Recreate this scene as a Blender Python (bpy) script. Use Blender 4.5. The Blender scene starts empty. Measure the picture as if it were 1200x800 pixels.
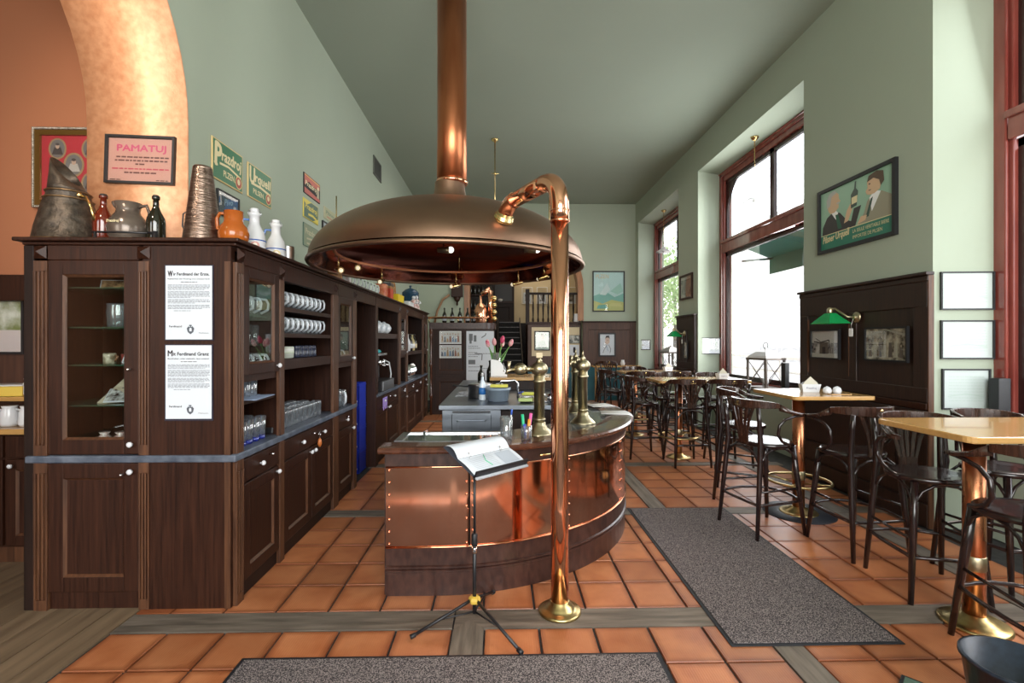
import bpy, bmesh, math, random
from mathutils import Vector, Matrix
rnd = random.Random(7)
S = bpy.context.scene
COL = S.collection
PI = math.pi
# ---------------------------------------------------------------- camera
cd = bpy.data.cameras.new('camera'); cam = bpy.data.objects.new('camera', cd); COL.objects.link(cam)
cd.sensor_fit = 'HORIZONTAL'; cd.sensor_width = 36.0; cd.lens = 36.0 * 567 / 1200
cd.clip_start = 0.05; cd.clip_end = 300
cam.location = (0, 0, 1.55)
cam.rotation_euler = (PI / 2, 0, -math.atan(13 / 567))
S.camera = cam
# ---------------------------------------------------------------- world, sun, lights, exposure
S.view_settings.view_transform = 'Standard'; S.view_settings.look = 'None'
S.view_settings.gamma = 1.0; S.view_settings.use_curve_mapping = False
S.view_settings.exposure = 0.06
W = bpy.data.worlds.new('sky'); S.world = W; W.use_nodes = True
wn = W.node_tree.nodes; wl = W.node_tree.links
sky = wn.new('ShaderNodeTexSky'); sky.sky_type = 'NISHITA'; sky.sun_disc = False
sky.sun_elevation = math.radians(42); sky.sun_rotation = math.radians(70); sky.air_density = 1.2; sky.dust_density = 3.0
mixw = wn.new('ShaderNodeMixRGB'); mixw.inputs[0].default_value = 0.65; mixw.inputs[2].default_value = (1.0, .99, .97, 1)
sc_ = wn.new('ShaderNodeMixRGB'); sc_.blend_type = 'MULTIPLY'; sc_.inputs[0].default_value = 1.0; sc_.inputs[2].default_value = (0.3, 0.3, 0.3, 1)
wl.new(sky.outputs[0], sc_.inputs[1]); wl.new(sc_.outputs[0], mixw.inputs[1])
wl.new(mixw.outputs[0], wn['Background'].inputs[0]); wn['Background'].inputs[1].default_value = 4.0
def area(name, loc, target, sx, sy, power, color=(1, 1, 1)):
    l = bpy.data.lights.new(name, 'AREA'); l.shape = 'RECTANGLE'; l.size = sx; l.size_y = sy; l.energy = power; l.color = color
    o = bpy.data.objects.new(name, l); COL.objects.link(o); o.location = loc
    o.rotation_euler = (Vector(target) - Vector(loc)).to_track_quat('-Z', 'Y').to_euler()
    return o
def lamp(name, loc, power, color=(1, .75, .45), r=.04, kind='POINT', target=None, angle=60):
    l = bpy.data.lights.new(name, kind); l.energy = power; l.color = color; l.shadow_soft_size = r
    o = bpy.data.objects.new(name, l); COL.objects.link(o); o.location = loc
    if kind == 'SPOT':
        l.spot_size = math.radians(angle); l.spot_blend = .6
        o.rotation_euler = (Vector(target) - Vector(loc)).to_track_quat('-Z', 'Y').to_euler()
    return o
# daylight of the side windows, and area lights added to brighten the interior
area('window_and_fill', (0.6, -3.0, 2.9), (0.0, 6, 2.2), 4.6, 3.4, 420, (1.0, .97, .92))  # added interior fill, set at the unseen front windows
area('window_and_fill', (4.05, 2.4, 2.8), (0, 2.8, 1.9), 2.8, 3.4, 70, (.93, .97, 1.0))
area('window_and_fill', (4.06, 7.2, 2.7), (-2, 6.4, 2.6), 2.6, 3.2, 130, (.96, .99, 1.0))
area('window_and_fill', (-4.6, -2.6, 2.6), (-3.0, 4, 1.8), 2.6, 2.6, 64, (1.0, .88, .74))  # added warm fill for the left room, no window seen there
area('window_and_fill', (0.5, 10.5, 4.9), (0.5, 10.5, 0), 3.0, 2.5, 50, (1.0, .93, .84))  # added fill facing down from the ceiling, no window here
area('window_and_fill', (1.2, 16.5, 4.6), (1.2, 16.0, 0), 2.5, 2.5, 38, (1.0, .82, .6))  # added fill above the rear gallery, no window here
lamp('arch_spot', (-2.55, 1.75, 3.55), 72, (1, .82, .64), .06, 'SPOT', (-2.55, 3.45, 3.0), 85)
# ---------------------------------------------------------------- node materials
MATS = {}
def _bsdf(name):
    m = bpy.data.materials.new(name); m.use_nodes = True
    return m, m.node_tree.nodes, m.node_tree.links, m.node_tree.nodes['Principled BSDF']
def flat(rgb, rough=.6, metal=0.0, spec=.5, emit=None):
    k = ('f', tuple(rgb), rough, metal, spec, emit)
    if k in MATS: return MATS[k]
    m, n, l, b = _bsdf('paint'); b.inputs['Base Color'].default_value = (*rgb, 1)
    b.inputs['Roughness'].default_value = rough; b.inputs['Metallic'].default_value = metal
    b.inputs['Specular IOR Level'].default_value = spec
    if emit:
        b.inputs['Emission Color'].default_value = (*rgb, 1); b.inputs['Emission Strength'].default_value = emit
    MATS[k] = m; return m
def noisy(name, c1, c2, scale=(8, 8, 8), rough=.6, rough2=None, metal=0.0, bump=0.0, detail=4, lo=.35, hi=.65, spec=.5, objrand=0.0, bscale=None, coat=0.0):
    m, n, l, b = _bsdf(name)
    tc = n.new('ShaderNodeTexCoord'); mp = n.new('ShaderNodeMapping'); mp.inputs['Scale'].default_value = scale
    nz = n.new('ShaderNodeTexNoise'); nz.inputs['Scale'].default_value = 1.0; nz.inputs['Detail'].default_value = detail
    cr = n.new('ShaderNodeValToRGB'); cr.color_ramp.elements[0].position = lo; cr.color_ramp.elements[1].position = hi
    cr.color_ramp.elements[0].color = (*c1, 1); cr.color_ramp.elements[1].color = (*c2, 1)
    l.new(tc.outputs['Object'], mp.inputs[0]); l.new(nz.outputs['Fac'], cr.inputs[0])
    oi = None
    if objrand:
        oi = n.new('ShaderNodeObjectInfo'); va = n.new('ShaderNodeVectorMath'); va.operation = 'ADD'
        ml = n.new('ShaderNodeMath'); ml.operation = 'MULTIPLY'; ml.inputs[1].default_value = 37.0
        l.new(oi.outputs['Random'], ml.inputs[0]); l.new(mp.outputs[0], va.inputs[0]); l.new(ml.outputs[0], va.inputs[1]); l.new(va.outputs[0], nz.inputs['Vector'])
        hs = n.new('ShaderNodeHueSaturation'); mr = n.new('ShaderNodeMapRange')
        mr.inputs['To Min'].default_value = 1 - objrand; mr.inputs['To Max'].default_value = 1 + objrand
        l.new(oi.outputs['Random'], mr.inputs['Value']); l.new(mr.outputs[0], hs.inputs['Value']); l.new(cr.outputs[0], hs.inputs['Color']); l.new(hs.outputs[0], b.inputs['Base Color'])
    else:
        l.new(mp.outputs[0], nz.inputs['Vector']); l.new(cr.outputs[0], b.inputs['Base Color'])
    b.inputs['Roughness'].default_value = rough; b.inputs['Metallic'].default_value = metal; b.inputs['Specular IOR Level'].default_value = spec
    b.inputs['Coat Weight'].default_value = coat
    if rough2 is not None:
        mr2 = n.new('ShaderNodeMapRange'); mr2.inputs['To Min'].default_value = rough; mr2.inputs['To Max'].default_value = rough2
        l.new(nz.outputs['Fac'], mr2.inputs['Value']); l.new(mr2.outputs[0], b.inputs['Roughness'])
    if bump:
        bp = n.new('ShaderNodeBump'); bp.inputs['Strength'].default_value = bump; bp.inputs['Distance'].default_value = .01
        if bscale:
            nb = n.new('ShaderNodeTexNoise'); nb.inputs['Scale'].default_value = bscale; nb.inputs['Detail'].default_value = 3
            l.new(tc.outputs['Object'], nb.inputs['Vector']); l.new(nb.outputs['Fac'], bp.inputs['Height'])
        else: l.new(nz.outputs['Fac'], bp.inputs['Height'])
        l.new(bp.outputs[0], b.inputs['Normal'])
    return m
def glass(name, tint=(1, 1, 1), refl=.12, rough=.02, body=0.0, bodycol=(.9, .95, 1)):
    m, n, l, b = _bsdf(name); n.remove(b); out = n['Material Output']
    tr = n.new('ShaderNodeBsdfTransparent'); tr.inputs[0].default_value = (*tint, 1)
    gl = n.new('ShaderNodeBsdfGlossy'); gl.inputs['Roughness'].default_value = rough
    lw = n.new('ShaderNodeLayerWeight'); lw.inputs[0].default_value = .35
    mr = n.new('ShaderNodeMapRange'); mr.inputs['To Min'].default_value = refl * .4; mr.inputs['To Max'].default_value = min(1, refl * 4)
    mx = n.new('ShaderNodeMixShader'); l.new(lw.outputs['Facing'], mr.inputs['Value']); l.new(mr.outputs[0], mx.inputs[0])
    l.new(tr.outputs[0], mx.inputs[1]); l.new(gl.outputs[0], mx.inputs[2]); last = mx
    if body:
        df = n.new('ShaderNodeBsdfDiffuse'); df.inputs[0].default_value = (*bodycol, 1); m2 = n.new('ShaderNodeMixShader'); m2.inputs[0].default_value = body
        l.new(mx.outputs[0], m2.inputs[1]); l.new(df.outputs[0], m2.inputs[2]); last = m2
    l.new(last.outputs[0], out.inputs[0]); return m
M = {}
oakc1, oakc2 = (.013, .0042, .0023), (.046, .0148, .0068)
M['oak'] = noisy('dark_oak', oakc1, oakc2, (75, 75, 3.2), .36, .5, bump=.06, detail=6, lo=.25, hi=.78, spec=.26)
M['oak_x'] = noisy('dark_oak_cross', oakc1, oakc2, (2.2, 38, 38), .34, .5, bump=.06, lo=.3, hi=.72, spec=.45)
M['oak_edge'] = noisy('lighter_oak', (.040, .0145, .0065), (.115, .045, .018), (50, 50, 3), .36, .5, lo=.3, hi=.7)  # lighter oak; highlights on flutes and mouldings are put into its colour
M['oak_black'] = noisy('black_oak', (.008, .0042, .0034), (.022, .010, .0065), (38, 38, 2.2), .42, .55, lo=.3, hi=.7, spec=.22)
M['oak_back'] = noisy('oak_board', (.038, .014, .008), (.085, .034, .018), (30, 30, 2), .45, .55, lo=.3, hi=.7)
M['bar_wood'] = noisy('bar_mahogany', (.024, .0095, .0075), (.060, .024, .0165), (30, 30, 14), .25, .42, bump=.04, lo=.3, hi=.7)
M['bar_rail'] = noisy('bar_rail', (.045, .014, .008), (.105, .036, .018), (18, 18, 18), .18, .3, lo=.3, hi=.7, coat=.4)
M['slate'] = noisy('slate', (.040, .052, .075), (.13, .15, .19), (14, 14, 14), .35, .5, lo=.3, hi=.75)
M['copper'] = noisy('polished_copper', (.80, .34, .19), (.90, .46, .29), (3, 3, 1.5), .06, .15, 1.0, lo=.3, hi=.7)
M['copper_panel'] = noisy('copper_sheet', (.72, .29, .165), (.84, .42, .27), (5, 5, 2.5), .05, .14, 1.0, lo=.3, hi=.7, objrand=.05, bump=.006)
M['copper_pipe'] = noisy('aged_copper', (.40, .125, .055), (.58, .22, .10), (9, 9, 1.3), .26, .38, 1.0, lo=.3, hi=.7)
M['copper_dome'] = noisy('brown_copper', (.215, .130, .086), (.30, .182, .120), (2.5, 2.5, 4), .38, .48, 1.0, lo=.25, hi=.75)
M['copper_in'] = noisy('dark_copper', (.20, .062, .045), (.34, .11, .075), (2, 2, 5), .08, .18, 1.0, lo=.3, hi=.7)
M['brass'] = noisy('brass', (.62, .44, .17), (.74, .56, .27), (12, 12, 12), .18, .3, 1.0)
M['brass_old'] = noisy('aged_brass', (.42, .365, .235), (.54, .47, .31), (9, 9, 9), .30, .42, 1.0)
M['copper_satin'] = noisy('satin_copper', (.55, .215, .105), (.72, .33, .18), (7, 7, 2), .22, .36, 1.0)
M['brass_floor'] = noisy('floor_brass', (.44, .33, .14), (.56, .43, .20), (12, 12, 12), .24, .36, 1.0)
M['oak_pan'] = noisy('brown_black_oak', (.011, .0055, .0042), (.034, .0150, .0095), (60, 60, 3), .36, .5, lo=.3, hi=.7)
M['steel'] = noisy('steel', (.56, .58, .61), (.60, .62, .65), (4, 4, 30), .26, .32, 1.0)
M['chrome'] = flat((.8, .8, .82), .12, 1.0)
M['iron'] = flat((.012, .012, .014), .4)
M['black'] = flat((.010, .010, .012), .45)
M['white'] = flat((.80, .80, .79), .35)
M['paper'] = flat((.62, .66, .71), .7)
M['porcelain'] = flat((.64, .65, .67), .15)
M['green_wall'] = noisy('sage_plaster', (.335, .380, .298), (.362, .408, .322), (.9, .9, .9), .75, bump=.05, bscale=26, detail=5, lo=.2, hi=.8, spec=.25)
M['ceil'] = noisy('sage_ceiling', (.275, .312, .252), (.298, .336, .272), (.8, .8, .8), .8, bump=.04, bscale=20, lo=.2, hi=.8, spec=.2)  # wall paint made darker; the ceiling's shade is in the colour
M['salmon'] = noisy('salmon_plaster', (.38, .150, .075), (.42, .172, .09), (.8, .8, .8), .8, bump=.05, bscale=24, lo=.2, hi=.8, spec=.2)
M['arch_copper'] = noisy('copper_plaster', (.58, .26, .125), (.72, .38, .21), (22, 22, 22), .38, .5, 0.2, bump=.12, bscale=70, detail=9, lo=.30, hi=.66)
M['cream'] = flat((.62, .52, .34), .7)
M['mahog'] = noisy('mahogany_gloss', (.19, .036, .028), (.27, .064, .048), (12, 12, 2), .10, .2, lo=.3, hi=.7, coat=.6)
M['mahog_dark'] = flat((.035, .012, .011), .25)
M['table'] = noisy('beech_top', (.43, .235, .075), (.52, .30, .105), (3, 40, 40), .16, .26, lo=.3, hi=.7, coat=.4)
M['chair'] = noisy('chair_lacquer', (.009, .0043, .0043), (.022, .0095, .0085), (24, 24, 24), .16, .3, lo=.3, hi=.7, coat=.25)
M['chair_back'] = noisy('chair_splat', (.022, .009, .006), (.050, .020, .012), (40, 40, 5), .2, .32, lo=.3, hi=.7, coat=.3)
M['grout'] = noisy('grout', (.022, .021, .021), (.045, .043, .042), (20, 20, 20), .85)
M['beam'] = noisy('grey_beam', (.075, .060, .045), (.19, .155, .12), (3.2, 30, 30), .55, .7, bump=.25, detail=7, lo=.3, hi=.7, objrand=.08)
M['beam_y'] = noisy('grey_beam_long', (.075, .060, .045), (.19, .155, .12), (30, 3.2, 30), .55, .7, bump=.25, detail=7, lo=.3, hi=.7, objrand=.08)
M['plank'] = noisy('worn_planks', (.110, .072, .042), (.215, .150, .088), (22, 1.6, 22), .42, .6, bump=.15, detail=7, lo=.28, hi=.72, objrand=.10)
def tile_mat(edge=True):
    m, n, l, b = _bsdf('terracotta')
    tc = n.new('ShaderNodeTexCoord'); oi = n.new('ShaderNodeObjectInfo'); nz = n.new('ShaderNodeTexNoise'); nz.inputs['Scale'].default_value = 6; nz.inputs['Detail'].default_value = 6
    va = n.new('ShaderNodeVectorMath'); va.operation = 'ADD'; ml = n.new('ShaderNodeMath'); ml.operation = 'MULTIPLY'; ml.inputs[1].default_value = 53
    l.new(oi.outputs['Random'], ml.inputs[0]); l.new(tc.outputs['Object'], va.inputs[0]); l.new(ml.outputs[0], va.inputs[1]); l.new(va.outputs[0], nz.inputs['Vector'])
    cr = n.new('ShaderNodeValToRGB'); e = cr.color_ramp.elements; e[0].position = .28; e[0].color = (.34, .105, .036, 1); e[1].position = .72; e[1].color = (.485, .190, .078, 1)
    l.new(nz.outputs['Fac'], cr.inputs[0])
    hs = n.new('ShaderNodeHueSaturation'); mr = n.new('ShaderNodeMapRange'); mr.inputs['To Min'].default_value = .80; mr.inputs['To Max'].default_value = 1.16
    l.new(oi.outputs['Random'], mr.inputs['Value']); l.new(mr.outputs[0], hs.inputs['Value']); l.new(cr.outputs[0], hs.inputs['Color'])
    sx = n.new('ShaderNodeSeparateXYZ'); l.new(tc.outputs['Object'], sx.inputs[0]); ax = n.new('ShaderNodeMath'); ax.operation = 'ABSOLUTE'; ay = n.new('ShaderNodeMath'); ay.operation = 'ABSOLUTE'
    l.new(sx.outputs[0], ax.inputs[0]); l.new(sx.outputs[1], ay.inputs[0]); mxx = n.new('ShaderNodeMath'); mxx.operation = 'MAXIMUM'; l.new(ax.outputs[0], mxx.inputs[0]); l.new(ay.outputs[0], mxx.inputs[1])
    er = n.new('ShaderNodeMapRange'); er.inputs['From Min'].default_value = .108; er.inputs['From Max'].default_value = .147; l.new(mxx.outputs[0], er.inputs['Value'])
    em = n.new('ShaderNodeMixRGB'); em.blend_type = 'MULTIPLY'; em.inputs[2].default_value = (.52, .42, .37, 1) if edge else (.93, .93, .93, 1); l.new(er.outputs[0], em.inputs[0]); l.new(hs.outputs[0], em.inputs[1]); l.new(em.outputs[0], b.inputs['Base Color'])
    wv = n.new('ShaderNodeTexWave'); wv.bands_direction = 'X'; wv.inputs['Scale'].default_value = 26; wv.inputs['Distortion'].default_value = 1.0; wv.inputs['Detail'].default_value = 1
    l.new(tc.outputs['Object'], wv.inputs['Vector']); bp = n.new('ShaderNodeBump'); bp.inputs['Strength'].default_value = .12; bp.inputs['Distance'].default_value = .004
    l.new(wv.outputs['Fac'], bp.inputs['Height']); l.new(bp.outputs[0], b.inputs['Normal'])
    m2 = n.new('ShaderNodeMapRange'); m2.inputs['To Min'].default_value = .26; m2.inputs['To Max'].default_value = .46; l.new(nz.outputs['Fac'], m2.inputs['Value']); l.new(m2.outputs[0], b.inputs['Roughness'])
    return m
M['tile'] = tile_mat(); M['tile_far'] = tile_mat(False)
def speckle(name, a, bcol, sc):
    m, n, l, b = _bsdf(name); tc = n.new('ShaderNodeTexCoord'); nz = n.new('ShaderNodeTexNoise'); nz.inputs['Scale'].default_value = sc; nz.inputs['Detail'].default_value = 2
    cr = n.new('ShaderNodeValToRGB'); e = cr.color_ramp.elements; e[0].position = .44; e[0].color = (*a, 1); e[1].position = .60; e[1].color = (*bcol, 1)
    l.new(tc.outputs['Object'], nz.inputs['Vector']); l.new(nz.outputs['Fac'], cr.inputs[0]); l.new(cr.outputs[0], b.inputs['Base Color']); b.inputs['Roughness'].default_value = .9
    bp = n.new('ShaderNodeBump'); bp.inputs['Strength'].default_value = .15; bp.inputs['Distance'].default_value = .003; l.new(nz.outputs['Fac'], bp.inputs['Height']); l.new(bp.outputs[0], b.inputs['Normal'])
    b.inputs['Specular IOR Level'].default_value = .15
    return m
M['carpet'] = speckle('mat_pile', (.036, .031, .034), (.26, .222, .212), 185)
M['glass_pane'] = glass('window_glass', (1, 1, 1), .10)
M['glass_door'] = glass('door_glass', (.93, .96, .95), .10)
M['glass_ware'] = glass('glassware', (.92, .95, .97), .32, .02, .06)
M['glass_handle'] = glass('glass_handle', (.85, .9, .95), .3, .05, .55)
M['glass_blue'] = glass('blue_glass', (.1, .2, .9), .2, .03, .3, (.02, .05, .5))
M['glass_shelf'] = glass('glass_shelf', (.55, .8, .68), .2, .03, .12, (.1, .35, .22))
M['amber'] = flat((.10, .012, .004), .06, 0, .8)
M['bottle_dark'] = flat((.012, .011, .006), .06, 0, .8)
def photo(seed, c1=(.02, .02, .02), c2=(.55, .53, .48), sc=11):
    k = ('photo', seed, c1, c2, sc)
    if k in MATS: return MATS[k]
    m, n, l, b = _bsdf('old_photo'); tc = n.new('ShaderNodeTexCoord'); mp = n.new('ShaderNodeMapping'); mp.inputs['Location'].default_value = (seed * 3.7, seed * 1.3, seed)
    nz = n.new('ShaderNodeTexNoise'); nz.inputs['Scale'].default_value = sc; nz.inputs['Detail'].default_value = 8
    cr = n.new('ShaderNodeValToRGB'); e = cr.color_ramp.elements; e[0].position = .38; e[0].color = (*c1, 1); e[1].position = .62; e[1].color = (*c2, 1)
    l.new(tc.outputs['Object'], mp.inputs[0]); l.new(mp.outputs[0], nz.inputs['Vector']); l.new(nz.outputs['Fac'], cr.inputs[0]); l.new(cr.outputs[0], b.inputs['Base Color'])
    b.inputs['Roughness'].default_value = .25; MATS[k] = m; return m
# ---------------------------------------------------------------- mesh helpers
class MB:
    def __init__(s): s.v = []; s.f = []; s.mi = []; s.sm = []; s.slots = []
    def slot(s, m):
        if m is None: return 0
        if m not in s.slots: s.slots.append(m)
        return s.slots.index(m)
    def face(s, idx, m=None, sm=False): s.f.append(tuple(idx)); s.mi.append(s.slot(m)); s.sm.append(sm)
    def poly(s, pts, m=None):
        b = len(s.v); s.v += [tuple(p) for p in pts]; s.face(range(b, b + len(pts)), m)
    def box(s, x0, y0, z0, x1, y1, z1, m=None):
        if x0 > x1: x0, x1 = x1, x0
        if y0 > y1: y0, y1 = y1, y0
        if z0 > z1: z0, z1 = z1, z0
        b = len(s.v)
        s.v += [(x0, y0, z0), (x1, y0, z0), (x1, y1, z0), (x0, y1, z0), (x0, y0, z1), (x1, y0, z1), (x1, y1, z1), (x0, y1, z1)]
        for q in ((0, 3, 2, 1), (4, 5, 6, 7), (0, 1, 5, 4), (1, 2, 6, 5), (2, 3, 7, 6), (3, 0, 4, 7)): s.face([b + i for i in q], m)
        return s
    def prism(s, pts, axis, a, c, m=None, sm=False):
        # pts: 2D outline, extruded along axis ('x': pts are (y,z); 'y': (x,z); 'z': (x,y)) from a to c
        def mk(p, t): return (t, p[0], p[1]) if axis == 'x' else ((p[0], t, p[1]) if axis == 'y' else (p[0], p[1], t))
        b = len(s.v); n = len(pts); s.v += [mk(p, a) for p in pts] + [mk(p, c) for p in pts]
        s.face(range(b + n - 1, b - 1, -1), m); s.face(range(b + n, b + 2 * n), m)
        for i in range(n): j = (i + 1) % n; s.face((b + i, b + j, b + n + j, b + n + i), m, sm)
        return s
    def tube(s, pts, r, n=8, m=None, caps=True, close=False):
        P = [Vector(p) for p in pts]; k = len(P); R = r if isinstance(r, (list, tuple)) else [r] * k
        up = None; b = len(s.v)
        for i in range(k):
            if close: t = P[(i + 1) % k] - P[i - 1]
            else: t = (P[min(i + 1, k - 1)] - P[max(i - 1, 0)])
            t.normalize()
            if up is None:
                a = Vector((0, 0, 1)) if abs(t.z) < .9 else Vector((1, 0, 0)); up = (a - t * a.dot(t)).normalized()
            else:
                up = up - t * up.dot(t)
                if up.length < 1e-6: up = Vector((1, 0, 0)) if abs(t.x) < .9 else Vector((0, 1, 0)); up = up - t * up.dot(t)
                up.normalize()
            w = t.cross(up)
            for j in range(n):
                a = 2 * PI * j / n; s.v.append(tuple(P[i] + (up * math.cos(a) + w * math.sin(a)) * R[i]))
        for i in range(k if close else k - 1):
            i2 = (i + 1) % k
            for j in range(n):
                j2 = (j + 1) % n; s.face((b + i * n + j, b + i * n + j2, b + i2 * n + j2, b + i2 * n + j), m, True)
        if caps and not close:
            s.face([b + j for j in range(n - 1, -1, -1)], m); s.face([b + (k - 1) * n + j for j in range(n)], m)
        return s
    def lathe(s, prof, c=(0, 0, 0), n=20, m=None, sm=True, a0=0.0, a1=2 * PI, cap=True):
        full = abs(a1 - a0 - 2 * PI) < 1e-6; k = n if full else n + 1; b = len(s.v)
        for (r, z) in prof:
            for j in range(k):
                a = a0 + (a1 - a0) * j / n; s.v.append((c[0] + r * math.cos(a), c[1] + r * math.sin(a), c[2] + z))
        for i in range(len(prof) - 1):
            for j in range(n):
                j2 = (j + 1) % k; s.face((b + i * k + j, b + i * k + j2, b + (i + 1) * k + j2, b + (i + 1) * k + j), m, sm)
        if full and cap:
            if prof[0][0] > 1e-5: s.face([b + j for j in range(k - 1, -1, -1)], m)
            if prof[-1][0] > 1e-5: s.face([b + (len(prof) - 1) * k + j for j in range(k)], m)
        return s
    def ball(s, c, r, n=12, m=None, sz=1.0):
        s.lathe([(max(1e-6, r * math.sin(PI * i / 8)), -r * sz * math.cos(PI * i / 8)) for i in range(9)], c, n, m); return s
    def xf(s, mat, start=0):
        for i in range(start, len(s.v)): s.v[i] = tuple(mat @ Vector(s.v[i]))
        return s
    def mesh(s, name, mat=None):
        me = bpy.data.meshes.new(name); me.from_pydata(s.v, [], s.f); 
        sl = s.slots or [mat]
        for x in sl: me.materials.append(x)
        if s.slots: me.polygons.foreach_set('material_index', s.mi)
        me.polygons.foreach_set('use_smooth', s.sm)
        bm = bmesh.new(); bm.from_mesh(me); bmesh.ops.remove_doubles(bm, verts=bm.verts, dist=1e-6)
        bmesh.ops.recalc_face_normals(bm, faces=bm.faces) if not getattr(s, 'norecalc', False) else None
        bm.to_mesh(me); bm.free(); me.update(); return me
    def build(s, name, mat=None, parent=None, bevel=0, loc=None, rotz=0):
        o = bpy.data.objects.new(name, s.mesh(name, mat)); COL.objects.link(o)
        if parent is not None: o.parent = parent
        if loc is not None: o.location = loc
        if rotz: o.rotation_euler = (0, 0, rotz)
        if bevel:
            md = o.modifiers.new('edge', 'BEVEL'); md.width = bevel; md.segments = 2; md.limit_method = 'ANGLE'
        return o
def B(*a, m=None): return MB().box(*a, m=m)
def tag(o, label, cat, group=None):
    o['label'] = label; o['category'] = cat
    if group: o['group'] = group
    return o
def thing(name, label, cat, loc=(0, 0, 0), rotz=0, group=None):
    o = bpy.data.objects.new(name, None); COL.objects.link(o); o.empty_display_size = .1
    o.location = loc; o.rotation_euler = (0, 0, rotz); return tag(o, label, cat, group)
def struct(name, mb, mat=None, bevel=0):
    o = mb.build(name, mat, None, bevel); o['kind'] = 'structure'; return o
def child(name, mb, mat, parent, bevel=0, label=None, stuff=False):
    o = mb.build(name, mat, parent, bevel)
    if label: o['label'] = label
    if stuff: o['kind'] = 'stuff'
    return o
def dup(root, loc, rotz=0, label=None, group=None):
    r = root.copy(); COL.objects.link(r); r.location = loc; r.rotation_euler = (0, 0, rotz)
    if label: r['label'] = label
    if group: r['group'] = group
    for ch in root.children:
        c = ch.copy(); COL.objects.link(c); c.parent = r
        for g in ch.children: d = g.copy(); COL.objects.link(d); d.parent = c
    return r
ORD = ['first', 'second', 'third', 'fourth', 'fifth', 'sixth', 'seventh', 'eighth', 'ninth', 'tenth', 'eleventh', 'twelfth', 'thirteenth', 'fourteenth', 'fifteenth', 'sixteenth', 'seventeenth', 'eighteenth', 'nineteenth', 'twentieth']
_tc = {}
def text_polys(s, size, shear=0.0, bold=0.0):
    k = (s, size, shear, bold)
    if k in _tc: return _tc[k]
    cu = bpy.data.curves.new('txt', 'FONT'); cu.body = s; cu.size = size; cu.shear = shear; cu.offset = 0.0; cu.resolution_u = 2
    o = bpy.data.objects.new('txt', cu); COL.objects.link(o)
    dg = bpy.context.evaluated_depsgraph_get(); dg.update(); me = bpy.data.meshes.new_from_object(o.evaluated_get(dg))
    V = [(v.co.x, v.co.y) for v in me.vertices]; Fc = [tuple(p.vertices) for p in me.polygons]
    bpy.data.objects.remove(o); bpy.data.curves.remove(cu); bpy.data.meshes.remove(me)
    _tc[k] = (V, Fc); return V, Fc
class Art(MB):
    """flat print drawn in a local XZ plane that faces -Y; u,v run 0..1 over w x h"""
    def __init__(s, w, h, y=0.0): super().__init__(); s.w = w; s.h = h; s.y = y; s.norecalc = True; s.lay = 0
    def P(s, u, v): return ((u - .5) * s.w, s.y - s.lay, v * s.h)
    def shape(s, uv, m): s.lay += .00025; s.poly([s.P(*p) for p in uv], m); return s
    def rect(s, u0, v0, u1, v1, m): return s.shape([(u0, v0), (u1, v0), (u1, v1), (u0, v1)], m)
    def disc(s, u, v, ru, rv, m, n=16): return s.shape([(u + ru * math.cos(2 * PI * i / n), v + rv * math.sin(2 * PI * i / n)) for i in range(n)], m)
    def line(s, pts, wd, m):
        for (a, b_), (c, d) in zip(pts, pts[1:]):
            L = math.hypot((c - a) * s.w, (d - b_) * s.h) or 1; nx = -(d - b_) * s.h / L * wd / s.w / 2; nz = (c - a) * s.w / L * wd / s.h / 2
            s.shape([(a - nx, b_ - nz), (c - nx, d - nz), (c + nx, d + nz), (a + nx, b_ + nz)], m)
        return s
    def text(s, t, u, v, width, m, height=None, shear=0.0, bold=0.0, slope=0.0):
        V, Fc = text_polys(t, 1.0, shear, bold); x0 = min(p[0] for p in V); x1 = max(p[0] for p in V); y0 = min(p[1] for p in V); y1 = max(p[1] for p in V)
        sx = width * s.w / (x1 - x0); sy = (height * s.h / (y1 - y0)) if height else sx; s.lay += .00025; b = len(s.v)
        w_ = bold * 1.1 * sy
        for (ox, oz) in (((-w_, 0), (w_, 0), (0, w_), (0, -w_)) if bold else ((0, 0),)):
            b = len(s.v); s.lay += .00001
            for (x, y) in V:
                p = s.P(u, v); s.v.append((p[0] + (x - x0) * sx + ox, p[1], p[2] + (y - y0) * sy + (x - x0) * sx * slope + oz))
            for f in Fc: s.face([b + i for i in f], m)
        return s
    def words(s, u0, u1, v, hgt, m, last=1.0):
        s.lay += .00002; u = u0; end = u0 + (u1 - u0) * last
        while u < end - .02:
            L = min(rnd.uniform(.03, .10), end - u); s.poly([s.P(u, v), s.P(u + L, v), s.P(u + L, v + hgt), s.P(u, v + hgt)], m); u += L + .014
        return s
def picture(name, label, cat, loc, rotz, w, h, fw, fmat, art, depth=.02, group=None, glassy=True):
    """framed flat print: loc is the middle of its lower edge on the wall"""
    t = thing(name, label, cat, loc, rotz, group)
    f = MB(); f.box(-w / 2, -depth, 0, -w / 2 + fw, 0, h); f.box(w / 2 - fw, -depth, 0, w / 2, 0, h)
    f.box(-w / 2 + fw, -depth, 0, w / 2 - fw, 0, fw); f.box(-w / 2 + fw, -depth, h - fw, w / 2 - fw, 0, h)
    child('frame', f, fmat, t)
    o = art.build('print', None, t); o.location = (0, -depth * .35, fw)
    if glassy: child('glass', B(-w / 2 + fw, -depth * .75, fw, w / 2 - fw, -depth * .72, h - fw), M['glass_pane'], t)
    return t

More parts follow.
